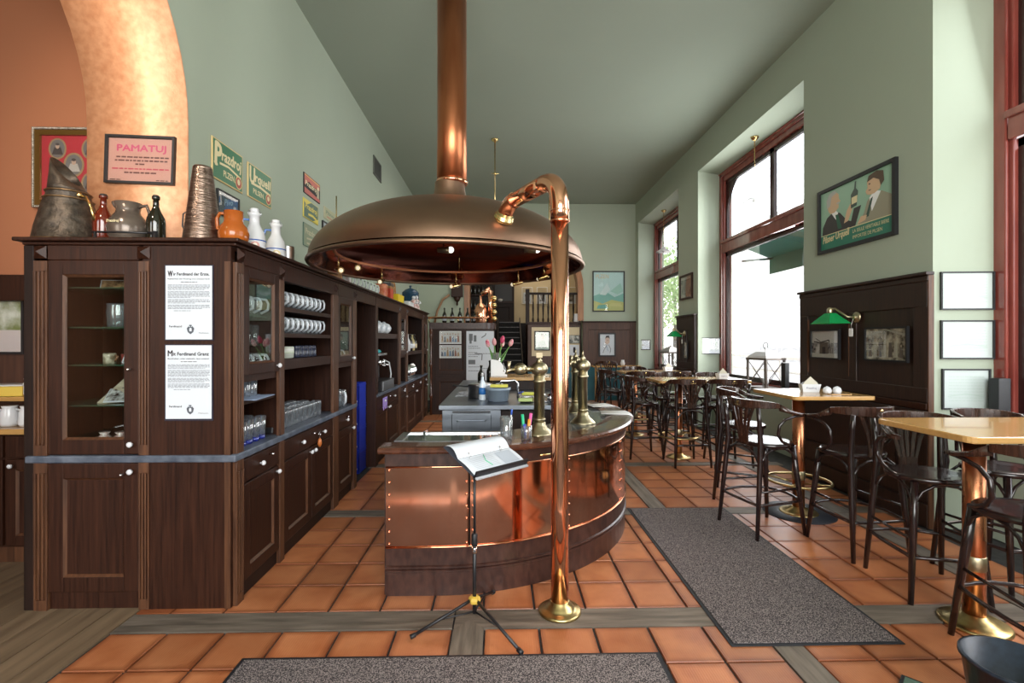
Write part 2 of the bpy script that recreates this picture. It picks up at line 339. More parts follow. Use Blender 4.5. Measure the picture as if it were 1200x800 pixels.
def opal():
    m, n, l, b = _bsdf('opal_glass'); b.inputs['Base Color'].default_value = (.85, .86, .86, 1); b.inputs['Roughness'].default_value = .2
    tr = n.new('ShaderNodeBsdfTranslucent'); tr.inputs[0].default_value = (.9, .9, .9, 1); mx = n.new('ShaderNodeMixShader'); mx.inputs[0].default_value = .6
    l.new(b.outputs[0], mx.inputs[1]); l.new(tr.outputs[0], mx.inputs[2]); l.new(mx.outputs[0], n['Material Output'].inputs[0]); return m
M['shade'] = opal()
# ================================================================ the setting
XL, XL2, XR, XRO, YB, ZC = -2.20, -2.88, 3.58, 4.34, 12.80, 5.20
JY0, JY1, SPR = .77, 3.45, 3.07; ARR = (JY1 - JY0) / 2; AYC = (JY0 + JY1) / 2
# ---- floor: grout bed, beams, planks and tiles laid one by one
fl = struct('floor', B(-7, -3.4, -.10, 5.2, 20.5, -.012), M['grout'])
PW = .2975
def tile_mesh(w, d):
    mb = MB(); g = .006; x, y, c, t = w / 2 - g, d / 2 - g, .0025, 0.0
    lo = [(-x, -y, -.012), (x, -y, -.012), (x, y, -.012), (-x, y, -.012)]
    mi = [(p[0], p[1], -.004) for p in lo]; hi = [(math.copysign(x - c, p[0]), math.copysign(y - c, p[1]), t) for p in lo]
    mb.v = lo + mi + hi
    for a in (0, 4):
        for i in range(4): j = (i + 1) % 4; mb.face((a + i, a + j, a + 4 + j, a + 4 + i))
    mb.face((8, 9, 10, 11)); return mb.mesh('tile', M['tile'])
TM = {}
tiles = []
XB_ = [1.385, 1.54]
YBM = [2.80 + 1.68 * k for k in range(-3, 7)]          # far edges of the cross beams
TH = .165
xs_back = [(1.385 - PW * (k + 1), 1.385 - PW * k) for k in range(14)] + [(1.54 + .2975 * k, 1.54 + .2975 * (k + 1)) for k in range(5)] + [(3.185, 3.48)]
xs_front = [(-.26 - .302 * (k + 1), -.26 - .302 * k) for k in range(6)] + [(-.09 + .295 * k, -.09 + .295 * (k + 1)) for k in range(5)] + [(1.54 + .2975 * k, 1.54 + .2975 * (k + 1)) for k in range(5)] + [(3.185, 3.48)]
for k, yb in enumerate(YBM[:-1]):
    y1 = YBM[k + 1] - (.185 if abs(YBM[k + 1] - 2.80) < .01 else TH)
    n = 5; d = (y1 - yb) / n
    front = yb < 2.7
    for r in range(n):
        y = yb + d * (r + .5)
        if y > 12.75 or y < .9: continue
        for (a, b_) in (xs_front if front else xs_back):
            x = (a + b_) / 2
            if x < -2.08 or (not front and a < -1.66 and not (r == 0 and abs(yb - 2.80) < .01 and a > -1.95)): continue
            if (x + .40) ** 2 + (y - 4.46) ** 2 < 1.2 ** 2 and y > 3.3 and x > -.6: continue
            tiles.append((x, y, b_ - a, d))
def seen(t):
    x, y = t[0], t[1]; yc = y * .99974 + x * .0229; u = 600 + 567 * (x * .99974 - y * .0229) / max(yc, .1); v = 400 + 567 * 1.55 / max(yc, .1)
    if (x + .4) ** 2 + (y - 4.46) ** 2 < 1.45 ** 2 and x > -.66: return False
    if -1.2 < x < .7 and y < 2.25: return False
    if 1.3 < x < 1.95 and 2.6 < y < 4.3: return False
    return -40 < u < 1240 and v < 850
tiles.sort(key=lambda t: (not seen(t), t[1]))
far = MB()
for i, (x, y, w, d) in enumerate(tiles):
    k = (round(w, 4), round(d, 4))
    if k not in TM: TM[k] = tile_mesh(w, d)
    if i < 300:
        o = bpy.data.objects.new('tile', TM[k]); COL.objects.link(o); o.parent = fl; o.location = (x, y, rnd.uniform(-.0008, .0008)); o.rotation_euler = (0, 0, rnd.choice((0, PI)) + rnd.uniform(-.004, .004))
    else:
        b = len(far.v); far.v += [(v.co.x + x, v.co.y + y, v.co.z) for v in TM[k].vertices]
        for p in TM[k].polygons: far.face([b + q for q in p.vertices])
o = far.build('tile_field', M['tile_far'], fl); o['kind'] = 'stuff'
cut = B(-2.078, 2.806, -.012, -1.893, 3.10, .0); child('tile', cut, M['tile'], fl)
for yb in YBM:                                             # cross beams
    th = .185 if abs(yb - 2.80) < .01 else TH
    if yb < .5 or yb > 12.7: continue
    if abs(yb - 2.80) < .01:
        for a, c in ((-2.08, -.262), (-.258, 1.385), (1.545, 3.02), (3.19, 3.55)): child('beam', B(a + .003, yb - th + .006, -.05, c - .003, yb - .006, .001), M['beam'], fl)
    else:
        for a, c in ((-1.64 if yb > 2.9 else -2.08, 1.385), (1.545, 3.03), (3.19, 3.55)): child('beam', B(a + .003, yb - th + .006, -.05, c - .003, yb - .006, .001), M['beam'], fl)
for a, c, y0, y1 in ((1.388, 1.537, .6, 2.61), (1.388, 1.537, 2.62, 4.3), (1.388, 1.537, 4.31, 7.6), (1.388, 1.537, 7.61, 12.7), (3.032, 3.182, .6, 4.3), (3.032, 3.182, 4.31, 8.4), (3.032, 3.182, 8.41, 12.7)):
    child('beam', B(a, y0, -.05, c, y1, .0015), M['beam_y'], fl)
pb = MB(); pb.prism([(-.257, .6), (-.093, .6), (-.093, 2.61), (-.175, 2.70), (-.257, 2.61)], 'z', -.05, .002); child('beam', pb, M['beam_y'], fl)
x = -2.085; k = 0
while x > -6.9:                                            # wooden planks of the left room
    w = .16; y1 = 3.95; cut = rnd.uniform(.3, 2.4)
    child('plank', B(x - w + .002, -3.2, -.05, x - .002, cut - .002, .0), M['plank'], fl)
    child('plank', B(x - w + .002, cut, -.05, x - .002, y1, .0008), M['plank'], fl); x -= w; k += 1
# ---- left wall with its arch
wl_ = MB()
def strip_arch():
    N = 20; pts = []
    for i in range(N + 1):
        a = PI * i / N; pts.append((AYC - ARR * math.cos(a), SPR + ARR * math.sin(a)))
    return pts
AP = strip_arch()
wl_.box(XL2, -3.2, 0, XL, JY0, ZC); wl_.box(XL2, JY1, 0, XL, YB + .3, ZC)
for (ya, za), (yb2, zb) in zip(AP, AP[1:]):
    b = len(wl_.v)
    wl_.v += [(XL, ya, za), (XL, yb2, zb), (XL, yb2, ZC), (XL, ya, ZC), (XL2, ya, za), (XL2, yb2, zb), (XL2, yb2, ZC), (XL2, ya, ZC)]
    for q in ((0, 1, 2, 3), (7, 6, 5, 4), (0, 4, 5, 1)): wl_.face([b + i for i in q])
struct('wall_left', wl_, M['green_wall'])
ar = MB(); e = .012
outl = [(JY1 - e, 0)] + [(AYC - (ARR - e) * math.cos(PI - PI * i / 28), SPR + (ARR - e) * math.sin(PI * i / 28)) for i in range(29)] + [(JY0 + e, 0)]
inn = [(JY1 + .004, 0)] + [(AYC - (ARR + .004) * math.cos(PI - PI * i / 28), SPR + (ARR + .004) * math.sin(PI * i / 28)) for i in range(29)] + [(JY0 - .004, 0)]
for i in range(len(outl) - 1):
    b = len(ar.v); a0, a1, c0, c1 = outl[i], outl[i + 1], inn[i], inn[i + 1]; x0, x1 = XL2 - .004, XL + .004
    ar.v += [(x0, *a0), (x1, *a0), (x1, *a1), (x0, *a1), (x0, *c0), (x1, *c0), (x1, *c1), (x0, *c1)]
    for q in ((0, 1, 2, 3), (1, 5, 6, 2), (0, 3, 7, 4)): ar.face([b + j for j in q], None, True)
struct('trim_1', ar, M['arch_copper'])
# ---- left room (salmon)
struct('wall_left_room_back', B(-7, 3.98, 0, XL2 - .005, 4.2, ZC), M['salmon'])
struct('wall_left_room_side', B(-7.2, -3.4, 0, -7, 4.2, ZC), M['salmon'])
# ---- right wall: piers, lintel, breast walls
W1 = (.85, 3.93); W2 = (5.64, 8.71); W3 = (9.68, 12.53); W0 = (-2.6, -.3); HEAD, SILL = 4.64, .80
wr = MB()
def pier(ya, yb, sa=0, sb=0): wr.prism([(XR, ya), (XRO, ya + sa), (XRO, yb + sb), (XR, yb)], 'z', 0, HEAD)
pier(-3.4, W0[0]); pier(W0[1], W1[0]); pier(W1[1], W2[0], -.07, 0); pier(W2[1], W3[0], .28, 0); pier(W3[1], YB + .35, .3, 0)
wr.box(XR, -3.4, HEAD, XRO, YB + .35, ZC)
for w in (W0, W1, W2, W3): wr.box(XR + .30, w[0], 0, XRO, w[1] + .3 * (w in (W2, W3)), SILL)
struct('wall_right', wr, M['green_wall'])
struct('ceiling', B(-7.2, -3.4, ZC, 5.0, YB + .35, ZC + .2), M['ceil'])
wf = MB(); wf.box(-7.2, -3.6, 0, -6.0, -3.4, ZC); wf.box(-3.6, -3.6, 0, -2.0, -3.4, ZC); wf.box(3.2, -3.6, 0, 4.4, -3.4, ZC); wf.box(-7.2, -3.6, 4.5, 4.4, -3.4, ZC); wf.box(-7.2, -3.6, 0, 4.4, -3.4, .5)
struct('wall_front', wf, M['green_wall'])
# ---- back wall with arched opening
OX0, OX1 = -.95, 2.17; OC = (OX0 + OX1) / 2; OR = (OX1 - OX0) / 2; OS = 2.95
wb = MB(); wb.box(XL2, YB, 0, OX0, YB + .3, ZC); wb.box(OX1, YB, 0, XRO, YB + .3, ZC)
bp_ = [(OC - OR * math.cos(PI * i / 20), OS + OR * math.sin(PI * i / 20)) for i in range(21)]
for (xa, za), (xb, zb) in zip(bp_, bp_[1:]):
    b = len(wb.v); wb.v += [(xa, YB, za), (xb, YB, zb), (xb, YB, ZC), (xa, YB, ZC), (xa, YB + .3, za), (xb, YB + .3, zb), (xb, YB + .3, ZC), (xa, YB + .3, ZC)]
    for q in ((0, 1, 2, 3), (7, 6, 5, 4), (0, 4, 5, 1)): wb.face([b + i for i in q])
struct('wall_back', wb, M['green_wall'])
at = MB(); r1, r2 = OR + .02, OR - .13
o1 = [(OX1 + .02, 2.1)] + [(OC + r1 * math.cos(PI * i / 20), OS + r1 * math.sin(PI * i / 20)) for i in range(21)] + [(OX0 - .02, 0)]
o2 = [(OX1 - .13, 2.1)] + [(OC + r2 * math.cos(PI * i / 20), OS + r2 * math.sin(PI * i / 20)) for i in range(21)] + [(OX0 + .13, 0)]
for i in range(len(o1) - 1):
    b = len(at.v); at.v += [(o1[i][0], YB - .03, o1[i][1]), (o1[i + 1][0], YB - .03, o1[i + 1][1]), (o2[i + 1][0], YB - .03, o2[i + 1][1]), (o2[i][0], YB - .03, o2[i][1])]
    at.v += [(p[0], YB + .35, p[2]) for p in at.v[b:b + 4]]
    for q in ((0, 1, 2, 3), (3, 2, 6, 7), (0, 4, 5, 1)): at.face([b + j for j in q])
struct('trim_2', at, noisy('orange_oak', (.20, .075, .022), (.32, .13, .042), (20, 20, 3), .3))
# room beyond
struct('wall_rear_room', B(-4, 19.6, 0, 5.5, 19.8, 5.5), M['cream'])
struct('wall_rear_left', B(-1.3, YB + .3, 0, -1.1, 19.6, 5.5), M['cream'])
struct('wall_rear_right', B(3.6, YB + .35, 0, 3.8, 19.6, 5.5), M['cream'])
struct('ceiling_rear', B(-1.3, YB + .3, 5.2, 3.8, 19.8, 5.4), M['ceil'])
# ---- mahogany shop windows
def window(n, y0, y1, near=False, mull=True):
    f = MB(); X0, X1 = 4.08, 4.22
    t = struct('window_%d' % n, B(X1 - .02, y0, SILL, X1, y0 + .02, SILL + .02), M['mahog'])
    t2 = MB()
    for ya, yb in ((y0 - .06, y0 + .12), (y1 - .12, y1 + .06)): t2.box(X0, ya, SILL, X1, yb, HEAD + .02); t2.box(X0 - .03, ya + .03, SILL, X0, yb - .03, HEAD)
    t2.box(X0, y0, HEAD - .16, X1, y1, HEAD + .02); t2.box(X0 - .03, y0, HEAD - .08, X0, y1, HEAD - .01); t2.box(X0 - .05, y0, HEAD - .03, X0, y1, HEAD)
    t2.box(X0, y0, SILL, X1, y1, SILL + .10)
    child('window_frame', t2, M['mahog'], t, .012)
    tr = MB(); tr.box(X0 - .03, y0 + .1, 3.16, X1, y1 - .1, 3.36); tr.box(X0 - .06, y0 + .1, 3.33, X0 - .03, y1 - .1, 3.39); child('transom', tr, M['mahog'], t, .01)
    ym = (y0 + y1) / 2
    sh = MB()
    for ya, yb in ((y0 + .12, ym - .012), (ym + .012, y1 - .12)):
        sh.box(X0 + .04, ya, 3.36, X0 + .09, ya + .045, HEAD - .16); sh.box(X0 + .04, yb - .045, 3.36, X0 + .09, yb, HEAD - .16)
        sh.box(X0 + .04, ya, 3.36, X0 + .09, yb, 3.41); sh.box(X0 + .04, ya, HEAD - .22, X0 + .09, yb, HEAD - .16)
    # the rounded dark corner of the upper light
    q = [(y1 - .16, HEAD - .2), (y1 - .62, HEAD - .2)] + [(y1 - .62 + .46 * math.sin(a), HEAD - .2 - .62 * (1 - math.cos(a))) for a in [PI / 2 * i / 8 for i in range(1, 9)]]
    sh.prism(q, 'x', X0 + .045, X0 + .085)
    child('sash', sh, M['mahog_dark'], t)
    lo = MB(); ya, yb = y0 + .12, y1 - .12
    lo.box(X0 + .04, ya, SILL + .1, X0 + .09, ya + .06, 3.16); lo.box(X0 + .04, yb - .06, SILL + .1, X0 + .09, yb, 3.16); lo.box(X0 + .04, ya, SILL + .1, X0 + .09, yb, SILL + .17); lo.box(X0 + .04, ya, 3.1, X0 + .09, yb, 3.16)
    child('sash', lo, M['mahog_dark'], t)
    for (a, c, z0, z1) in ((y0 + .1, ym, 3.36, HEAD - .16), (ym, y1 - .1, 3.36, HEAD - .16), (y0 + .1, y1 - .1, SILL + .1, 3.16)):
        child('pane', B(X0 + .063, a, z0, X0 + .067, c, z1), M['glass_pane'], t)
    child('window_sill', B(XR + .28, y0 + .01, SILL, X0 + .02, y1 + .0, SILL + .035), M['oak'], t)
window(1, W1[0], W1[1] - .05); window(2, W2[0], W2[1] + .18); window(3, W3[0], W3[1] + .18); window(4, *W0)
# ---- outside: pavement, facade across the street, awning, tree
struct('pavement_outside', B(XRO, -30, -.25, 60, 60, -.15), flat((.62, .60, .57), .8))
# ================================================================ back bar cabinets
ZK0, ZK1, ZF, ZT = .850, .892, 2.105, 2.145            # slate slab, top of frieze, top of cornice
XF, YF = -1.57, 2.87
def moved(mb, x, y, z): return mb.xf(Matrix.Translation((x, y, z)))
def knob(parent, x, y, z, mat=None, r=.016, name='knob'):
    mb = MB(); mb.lathe([(.006, 0), (.006, .012), (r, .016), (r, .026), (r * .6, .033), (0, .034)], n=10)
    mb.xf(Matrix.Translation((x, y, z)) @ Matrix.Rotation(PI / 2, 4, 'X')); return child(name, mb, mat or M['porcelain'], parent)
def panel_door(parent, x0, x1, z0, z1, y=0.0, pane=False, st=.065, knobat=None, lock=None, wood='oak', name='door'):
    f = MB(); d = .022
    f.box(x0, y - d, z0, x0 + st, y, z1); f.box(x1 - st, y - d, z0, x1, y, z1)
    f.box(x0 + st, y - d, z0, x1 - st, y, z0 + st); f.box(x0 + st, y - d, z1 - st, x1 - st, y, z1)
    o = child(name, f, M[wood], parent, .003)
    a, b_, c, e = x0 + st, x1 - st, z0 + st, z1 - st; m = MB(); t = .014     # sloping inner moulding
    for (p, q) in (((a, c), (b_, c)), ((b_, c), (b_, e)), ((b_, e), (a, e)), ((a, e), (a, c))):
        cx, cz = (a + b_) / 2, (c + e) / 2
        def sh(pt): return (pt[0] + math.copysign(t, cx - pt[0]), pt[1] + math.copysign(t, cz - pt[1]))
        P, Q = sh(p), sh(q); m.poly([(p[0], y - d, p[1]), (q[0], y - d, q[1]), (Q[0], y - .006, Q[1]), (P[0], y - .006, P[1])])
    child('moulding', m, M['oak_edge'] if not wood == 'oak_black' else M[wood], o)
    if pane: child('pane', B(a, y - .010, c, b_, y - .007, e), M['glass_door'], o)
    else: child('panel', B(a, y - .008, c, b_, y - .001, e), M[wood], o)
    if knobat: knob(o, knobat[0], y - d, knobat[1])
    if lock: knob(o, lock[0], y - d, lock[1], M['chrome'], .009, 'lock')
    return o
def drawer(parent, x0, x1, z0, z1, knobs, lock=None):
    o = child('drawer', B(x0, -.022, z0, x1, .0, z1), M['oak_x'] if False else M['oak'], parent, .004)
    for kx in knobs: knob(o, kx, -.022, (z0 + z1) / 2)
    if lock: knob(o, lock[0], -.022, lock[1], M['chrome'], .008, 'lock')
    return o
def pilaster(parent, x0, x1, z0, z1, flutes=0, mat='oak_edge', y=-.026):
    p = MB(); w = x1 - x0
    if flutes:
        p.box(x0, y + .008, z0, x1, 0, z1); n = flutes; g = w / (2 * n + 1)
        for i in range(n + 1): p.box(x0 + 2 * i * g, y, z0 + .06, x0 + (2 * i + 1) * g, y + .008, z1 - .06)
        p.box(x0, y, z0, x1, y + .008, z0 + .06); p.box(x0, y, z1 - .06, x1, y + .008, z1)
    else: p.box(x0, y, z0, x1, 0, z1)
    return child('pilaster', p, M[mat], parent, .002)
def diamond(parent, x, z, r=.036, y=-.026):
    d = MB(); q = [(x - r, y, z - r), (x + r, y, z - r), (x + r, y, z + r), (x - r, y, z + r)]; a = (x, y - .028, z)
    for i in range(4): d.poly([q[i], q[(i + 1) % 4], a])
    child('diamond_block', d, M['oak'], parent)
def carcass(parent, W, D, z0, z1, back='oak_back', wood='oak', floor=True):
    c = MB(); t = .022
    c.box(0, 0, z0, t, D, z1); c.box(W - t, 0, z0, W, D, z1); c.box(0, D - .012, z0, W, D, z1)
    if floor: c.box(t, 0, z0, W - t, D, z0 + t)
    c.box(t, 0, z1 - t, W - t, D, z1)
    return child('carcass', c, M[wood], parent)
def shelf(parent, x0, x1, z, D, th=.022, mat='oak', apron=0):
    s = MB(); s.box(x0, .012, z - th, x1, D - .015, z)
    if apron: s.box(x0, .0, z - apron, x1, .022, z)
    return child('shelf', s, M[mat], parent)
# ---- display end that faces the photographer: world x = -2.73 + local x
DX = -2.73
end = thing('display_cabinet', 'dark oak display cabinet with one tall glass door on the end of the back bar', 'cabinet', (DX, YF, 0))
WE = .70
carcass(end, WE, .50, ZK1, ZF, floor=True)
lowc = MB(); lowc.box(0, .0, .09, WE, .50, ZK0); lowc.box(.03, .03, 0, WE, .48, .09); child('base', lowc, M['oak'], end)
child('side_board', B(-.018, -.022, 0, .042, .02, ZF), M['oak_black'], end, .006)
pilaster(end, .042, .119, ZK1, ZF - .09, 3); pilaster(end, .042, .119, .0, ZK0, 3); diamond(end, .08, ZF - .042)
pilaster(end, .636, .694, ZK1, ZF - .09, 3); pilaster(end, .636, .694, .0, ZK0, 3); diamond(end, .665, ZF - .042)
child('frieze', B(.119, -.024, 2.02, .636, .02, ZF), M['oak'], end, .004)
panel_door(end, .121, .634, .90, 2.018, pane=True, st=.082, knobat=(.598, .957), lock=(.592, 1.39))
panel_door(end, .121, .634, .105, .845, st=.085, knobat=(.598, .80), lock=(.552, .785))
child('plinth', B(.119, -.004, .0, .636, .02, .10), M['oak'], end)
for z in (1.870, 1.636, 1.413, 1.175): child('glass_shelf', B(.03, .035, z - .008, WE - .03, .47, z), M['glass_shelf'], end)
# ---- bays that run back along the wall: local x -> world +Y, local -y -> world +X
DB = .60
def bay(label, y0, y1, pil, parts):
    t = thing('back_bar_cabinet', label, 'cabinet', (XF, y0, 0), PI / 2, 'back bar cabinet bays'); W = y1 - y0
    return t, W
def lower(t, W, pilw, drawers, doors, pair=True, keyed=False):
    b = MB(); b.box(0, .0, .09, W, DB, ZK0); b.box(.0, .03, 0, W, DB - .02, .09); child('base', b, M['oak'], t)
    x1 = W - pilw
    n = len(drawers)
    for i, k in enumerate(drawers):
        a = x1 * i / n + .008; c = x1 * (i + 1) / n - .008
        kk = [(a + c) / 2] if k == 1 else [a + (c - a) * .3, a + (c - a) * .75]
        drawer(t, a, c, .70, .838, kk, ((a + c) / 2 - .0, .80))
    for i in range(doors):
        a = x1 * i / doors + .008; c = x1 * (i + 1) / doors - .008
        kx = c - .03 if (i % 2 == 0 and doors > 1) or doors == 1 else a + .03
        panel_door(t, a, c, .105, .685, st=.07, knobat=(kx, .655))
    child('plinth', B(0, .0, 0, x1, .02, .10), M['oak_black'], t)
    if pilw: pilaster(t, x1, W, 0, ZK0)
def upper(t, W, pilw, kind, shelves=(), aprons=(), dz=1.345):
    carcass(t, W, DB, ZK1, ZF, floor=False)
    x1 = W - pilw
    child('frieze', B(0, -.022, 1.985, W, .02, ZF), M['oak'], t, .004)
    if pilw: pilaster(t, x1, W, ZK1, 1.985); diamond(t, x1 + pilw / 2, 2.045, .033, -.022)
    if kind == 'door':
        child('shelf', B(.0, 0, dz - .05, x1, DB - .02, dz), M['oak'], t)
        panel_door(t, .006, x1 - .006, dz, 1.982, pane=True, st=.062, knobat=(x1 - .03, dz + .035))
    for z, ap in zip(shelves, list(aprons) + [0] * 9): shelf(t, .0, x1, z, DB, apron=ap)
# bay 1 with the plain oak end panel and a fluted corner
t1 = thing('back_bar_cabinet', 'dark oak corner bay of the back bar with documents pinned to its end panel', 'cabinet', (XF, YF, 0), PI / 2, 'back bar cabinet bays')
W1b = .62
ep = MB(); ep.box(-.02, -.0, 0, .0, .50, ZK0); child('end_panel', ep, M['oak'], t1); child('end_panel', B(-.02, -.0, ZK1, .0, .50, ZF), M['oak'], t1)
pilaster(t1, .0, .075, ZK1, ZF - .09, 3); pilaster(t1, 0, .075, 0, ZK0, 3); diamond(t1, .037, ZF - .042)
cp = MB(); cp.box(-.026, .0, ZK1, -.02, .034, ZF - .09); cp.box(-.026, 0, 0, -.02, .034, ZK0); child('corner_post', cp, M['oak_edge'], t1)
b = MB(); b.box(0, .0, .09, W1b, DB, ZK0); b.box(.0, .03, 0, W1b, DB - .02, .09); child('base', b, M['oak'], t1)
carcass(t1, W1b, DB, ZK1, ZF, floor=False)
drawer(t1, 0.085, 0.54, .70, .838, [.28], (.40, .80)); panel_door(t1, 0.085, 0.54, .105, .685, st=.07, knobat=(.505, .655))
child('plinth', B(0.07, .0, 0, .55, .02, .10), M['oak_black'], t1); pilaster(t1, 0.55, W1b, 0, ZK0); pilaster(t1, 0.55, W1b, ZK1, 1.985); diamond(t1, .585, 2.045, .033, -.022)
child('frieze', B(.075, -.022, 2.01, W1b, .02, ZF), M['oak'], t1, .004)
child('shelf', B(.0, 0, 1.30, 0.55, DB - .02, 1.345), M['oak'], t1)
panel_door(t1, 0.08, 0.545, 1.345, 2.008, pane=True, st=.066, knobat=(.51, 1.385))
shelf(t1, .02, 0.55, 1.185, DB, .025)
for z in (1.72, 1.53): child('glass_shelf', B(.02, .04, z - .008, .51, .55, z), M['glass_shelf'], t1)
Y2, Y3, Y4, Y5, Y6, Y7, Y8, Y9 = YF + W1b, 4.64, 5.22, 6.03, 7.50, 8.08, 9.75, 10.25
t2, w = bay('wide open dark oak bay with two shelves of hanging glass mugs', Y2, Y3, .14, 0); lower(t2, w, .14, [2], 2); upper(t2, w, .14, 'open', (1.80, 1.61, 1.42), (.03, .03, .075))
t3, w = bay('narrow dark oak bay with a glazed door beside the passage', Y3, Y4, .11, 0); lower(t3, w, .11, [1], 1); upper(t3, w, .11, 'door')
for z in (1.72, 1.53): child('glass_shelf', B(.02, .04, z - .008, w - .12, .55, z), M['glass_shelf'], t3)
tg = thing('passage_niche', 'tall dark oak niche in the back bar that holds blue crates', 'cabinet', (XF, Y4, 0), PI / 2); w = Y5 - Y4
child('back_panel', B(0, .52, 0, w, .55, ZF), M['oak'], tg); child('frieze', B(0, -.022, 1.985, w, .02, ZF), M['oak'], tg, .004); child('ceiling_board', B(0, .02, 2.06, w, .52, ZF), M['oak'], tg)
t4, w = bay('open dark oak bay holding the coffee machine', Y5, Y6, .12, 0)
child('side_panel', B(-.015, -.026, 0, .10, DB + .004, ZF), M['oak'], t4, .004); lower(t4, w, .12, [2], 2); upper(t4, w, .12, 'open', (1.66,), (.07,))
t5, w = bay('narrow dark oak bay with a dim glazed door past the coffee machine', Y6, Y7, .11, 0); lower(t5, w, .11, [1], 1); upper(t5, w, .11, 'door')
t6, w = bay('open dark oak bay with bottles on its middle shelf', Y7, Y8, .13, 0); lower(t6, w, .13, [1, 1], 2); upper(t6, w, .13, 'open', (1.38,), (.06,))
t7, w = bay('last narrow glazed bay at the far end of the back bar', Y8, Y9, .09, 0); lower(t7, w, .09, [1], 1); upper(t7, w, .09, 'door')
# ---- slate counters and cornice: continuous
sl = thing('slate_worktop', 'grey slate worktop strip wrapping the near end of the back bar', 'worktop')
s = MB(); s.prism([(DX, YF - .035), (XF + .035, YF - .035), (XF + .035, Y4), (XF - DB, Y4), (XF - DB, YF + .02), (DX, YF + .02)], 'z', ZK0, ZK1); child('slab', s, M['slate'], sl, .008)
sl = thing('slate_worktop', 'grey slate worktop under the coffee machine beyond the passage', 'worktop')
s = MB(); s.prism([(XF + .035, Y5 + .03), (XF + .035, Y9), (XF - DB, Y9), (XF - DB, Y5 + .03)], 'z', ZK0, ZK1); child('slab', s, M['slate'], sl, .008)
co = thing('cornice_board', 'dark oak cornice board running along the top of the back bar', 'cornice')
c = MB()
for (ov, za, zb) in ((.035, ZF, ZF + .018), (.065, ZF + .018, ZT)):
    c.prism([(DX - ov + .02, YF - ov), (XF + ov, YF - ov), (XF + ov, Y9), (XF - DB, Y9), (XF - DB, YF + .5), (DX - ov + .02, YF + .5)], 'z', za, zb)
child('board', c, M['oak'], co, .006)
# ================================================================ the round bar
CX, CY, R0 = -.40, 4.46, 1.50
XE = -.70                                                # its left end
A0, A1 = -PI / 2, math.radians(52)
def bar_path(r, n=44, a1=A1):
    """from the left end along the straight front, then round the circle"""
    p = [(XE, CY - r)]
    p += [(CX + r * math.cos(A0 + (a1 - A0) * i / n), CY + r * math.sin(A0 + (a1 - A0) * i / n)) for i in range(n + 1)]
    return p
def sweep(mb, prof, n=44, m=None, a1=A1, x_end=XE, smooth=True):
    """prof: (radius, z) loop, swept along the bar"""
    paths = [bar_path(r, n, a1) for r, z in prof]; k = len(prof); b = len(mb.v); L = len(paths[0])
    for i in range(L):
        for j in range(k): mb.v.append((x_end if i == 0 else paths[j][i][0], paths[j][i][1], prof[j][1]))
    for i in range(L - 1):
        for j in range(k):
            j2 = (j + 1) % k; mb.face((b + i * k + j, b + (i + 1) * k + j, b + (i + 1) * k + j2, b + i * k + j2), m, False)
    mb.face([b + j for j in range(k)], m); mb.face([b + (L - 1) * k + j for j in range(k - 1, -1, -1)], m)
    return mb
bar = thing('bar_counter', 'curved bar counter clad in riveted copper sheets under the copper hood', 'bar counter')
mb = MB(); sweep(mb, [(1.02, .012), (R0 - .02, .012), (R0 - .02, .86), (1.02, .86)]); child('body', mb, M['oak_black'], bar)
mb = MB(); sweep(mb, [(R0 - .03, 0), (R0, 0), (R0, .145), (R0 + .008, .15), (R0 + .008, .158), (R0 - .002, .163), (R0 + .010, .17), (R0 + .010, .18), (R0 - .002, .186), (R0 - .002, .30), (R0 - .03, .30)]); child('skirting', mb, M['bar_wood'], bar)
mb = MB(); sweep(mb, [(R0 - .03, .785), (R0, .785), (R0, .875), (R0 - .03, .875)]); child('apron', mb, M['bar_wood'], bar)
mb = MB(); sweep(mb, [(1.34, .872), (R0 + .02, .872), (R0 + .05, .876), (R0 + .062, .888), (R0 + .062, .900), (R0 + .05, .912), (R0 + .02, .916), (1.40, .916), (1.34, .905)], x_end=XE - .035); child('rail', mb, M['bar_rail'], bar)
mb = MB(); sweep(mb, [(1.00, .86), (1.36, .86), (1.36, .897), (1.00, .897)], a1=math.radians(50)); child('counter_top', mb, noisy('dark_glass_top', (.06, .07, .07), (.12, .13, .125), (6, 6, 6), .06, .14, lo=.3, hi=.7), bar)
for z in (.298, .786):
    mb = MB(); pts = [(p[0], p[1], z) for p in bar_path(R0 + .006, 60)]; mb.tube(pts, .006, 6); child('copper_bead', mb, M['copper'], bar)
# copper sheets, each its own; seams at these angles
seams = [None, -82, -56, -27, 2, 30, 52]
def ring_pts(a, c, r, n): return [(CX + r * math.cos(math.radians(a + (c - a) * i / n)), CY + r * math.sin(math.radians(a + (c - a) * i / n))) for i in range(n + 1)]
def sheet(path):
    s = MB(); n = len(path)
    for (x, y) in path: s.v.append((x, y, .302))
    for (x, y) in path: s.v.append((x, y, .782))
    for i in range(n - 1): s.face((i, i + 1, n + i + 1, n + i), None, True)
    return child('copper_sheet', s, M['copper_panel'], bar)
rr = R0 + .002
sheet([(XE, CY - rr), (CX, CY - rr)] + ring_pts(-90, -82.2, rr, 3)[1:])
for a, c in zip(seams[1:], seams[2:]): sheet(ring_pts(a + .12, c - .12, rr, 10))
rv = MB()
def rivet(x, y, z, nx, ny):
    q = Vector((nx, ny, 0)).to_track_quat('Z', 'Y').to_matrix().to_4x4(); k = len(rv.v); rv.lathe([(.0085, 0), (.007, .004), (.003, .0065), (0, .007)], n=7); rv.xf(Matrix.Translation((x, y, z)) @ q, k)
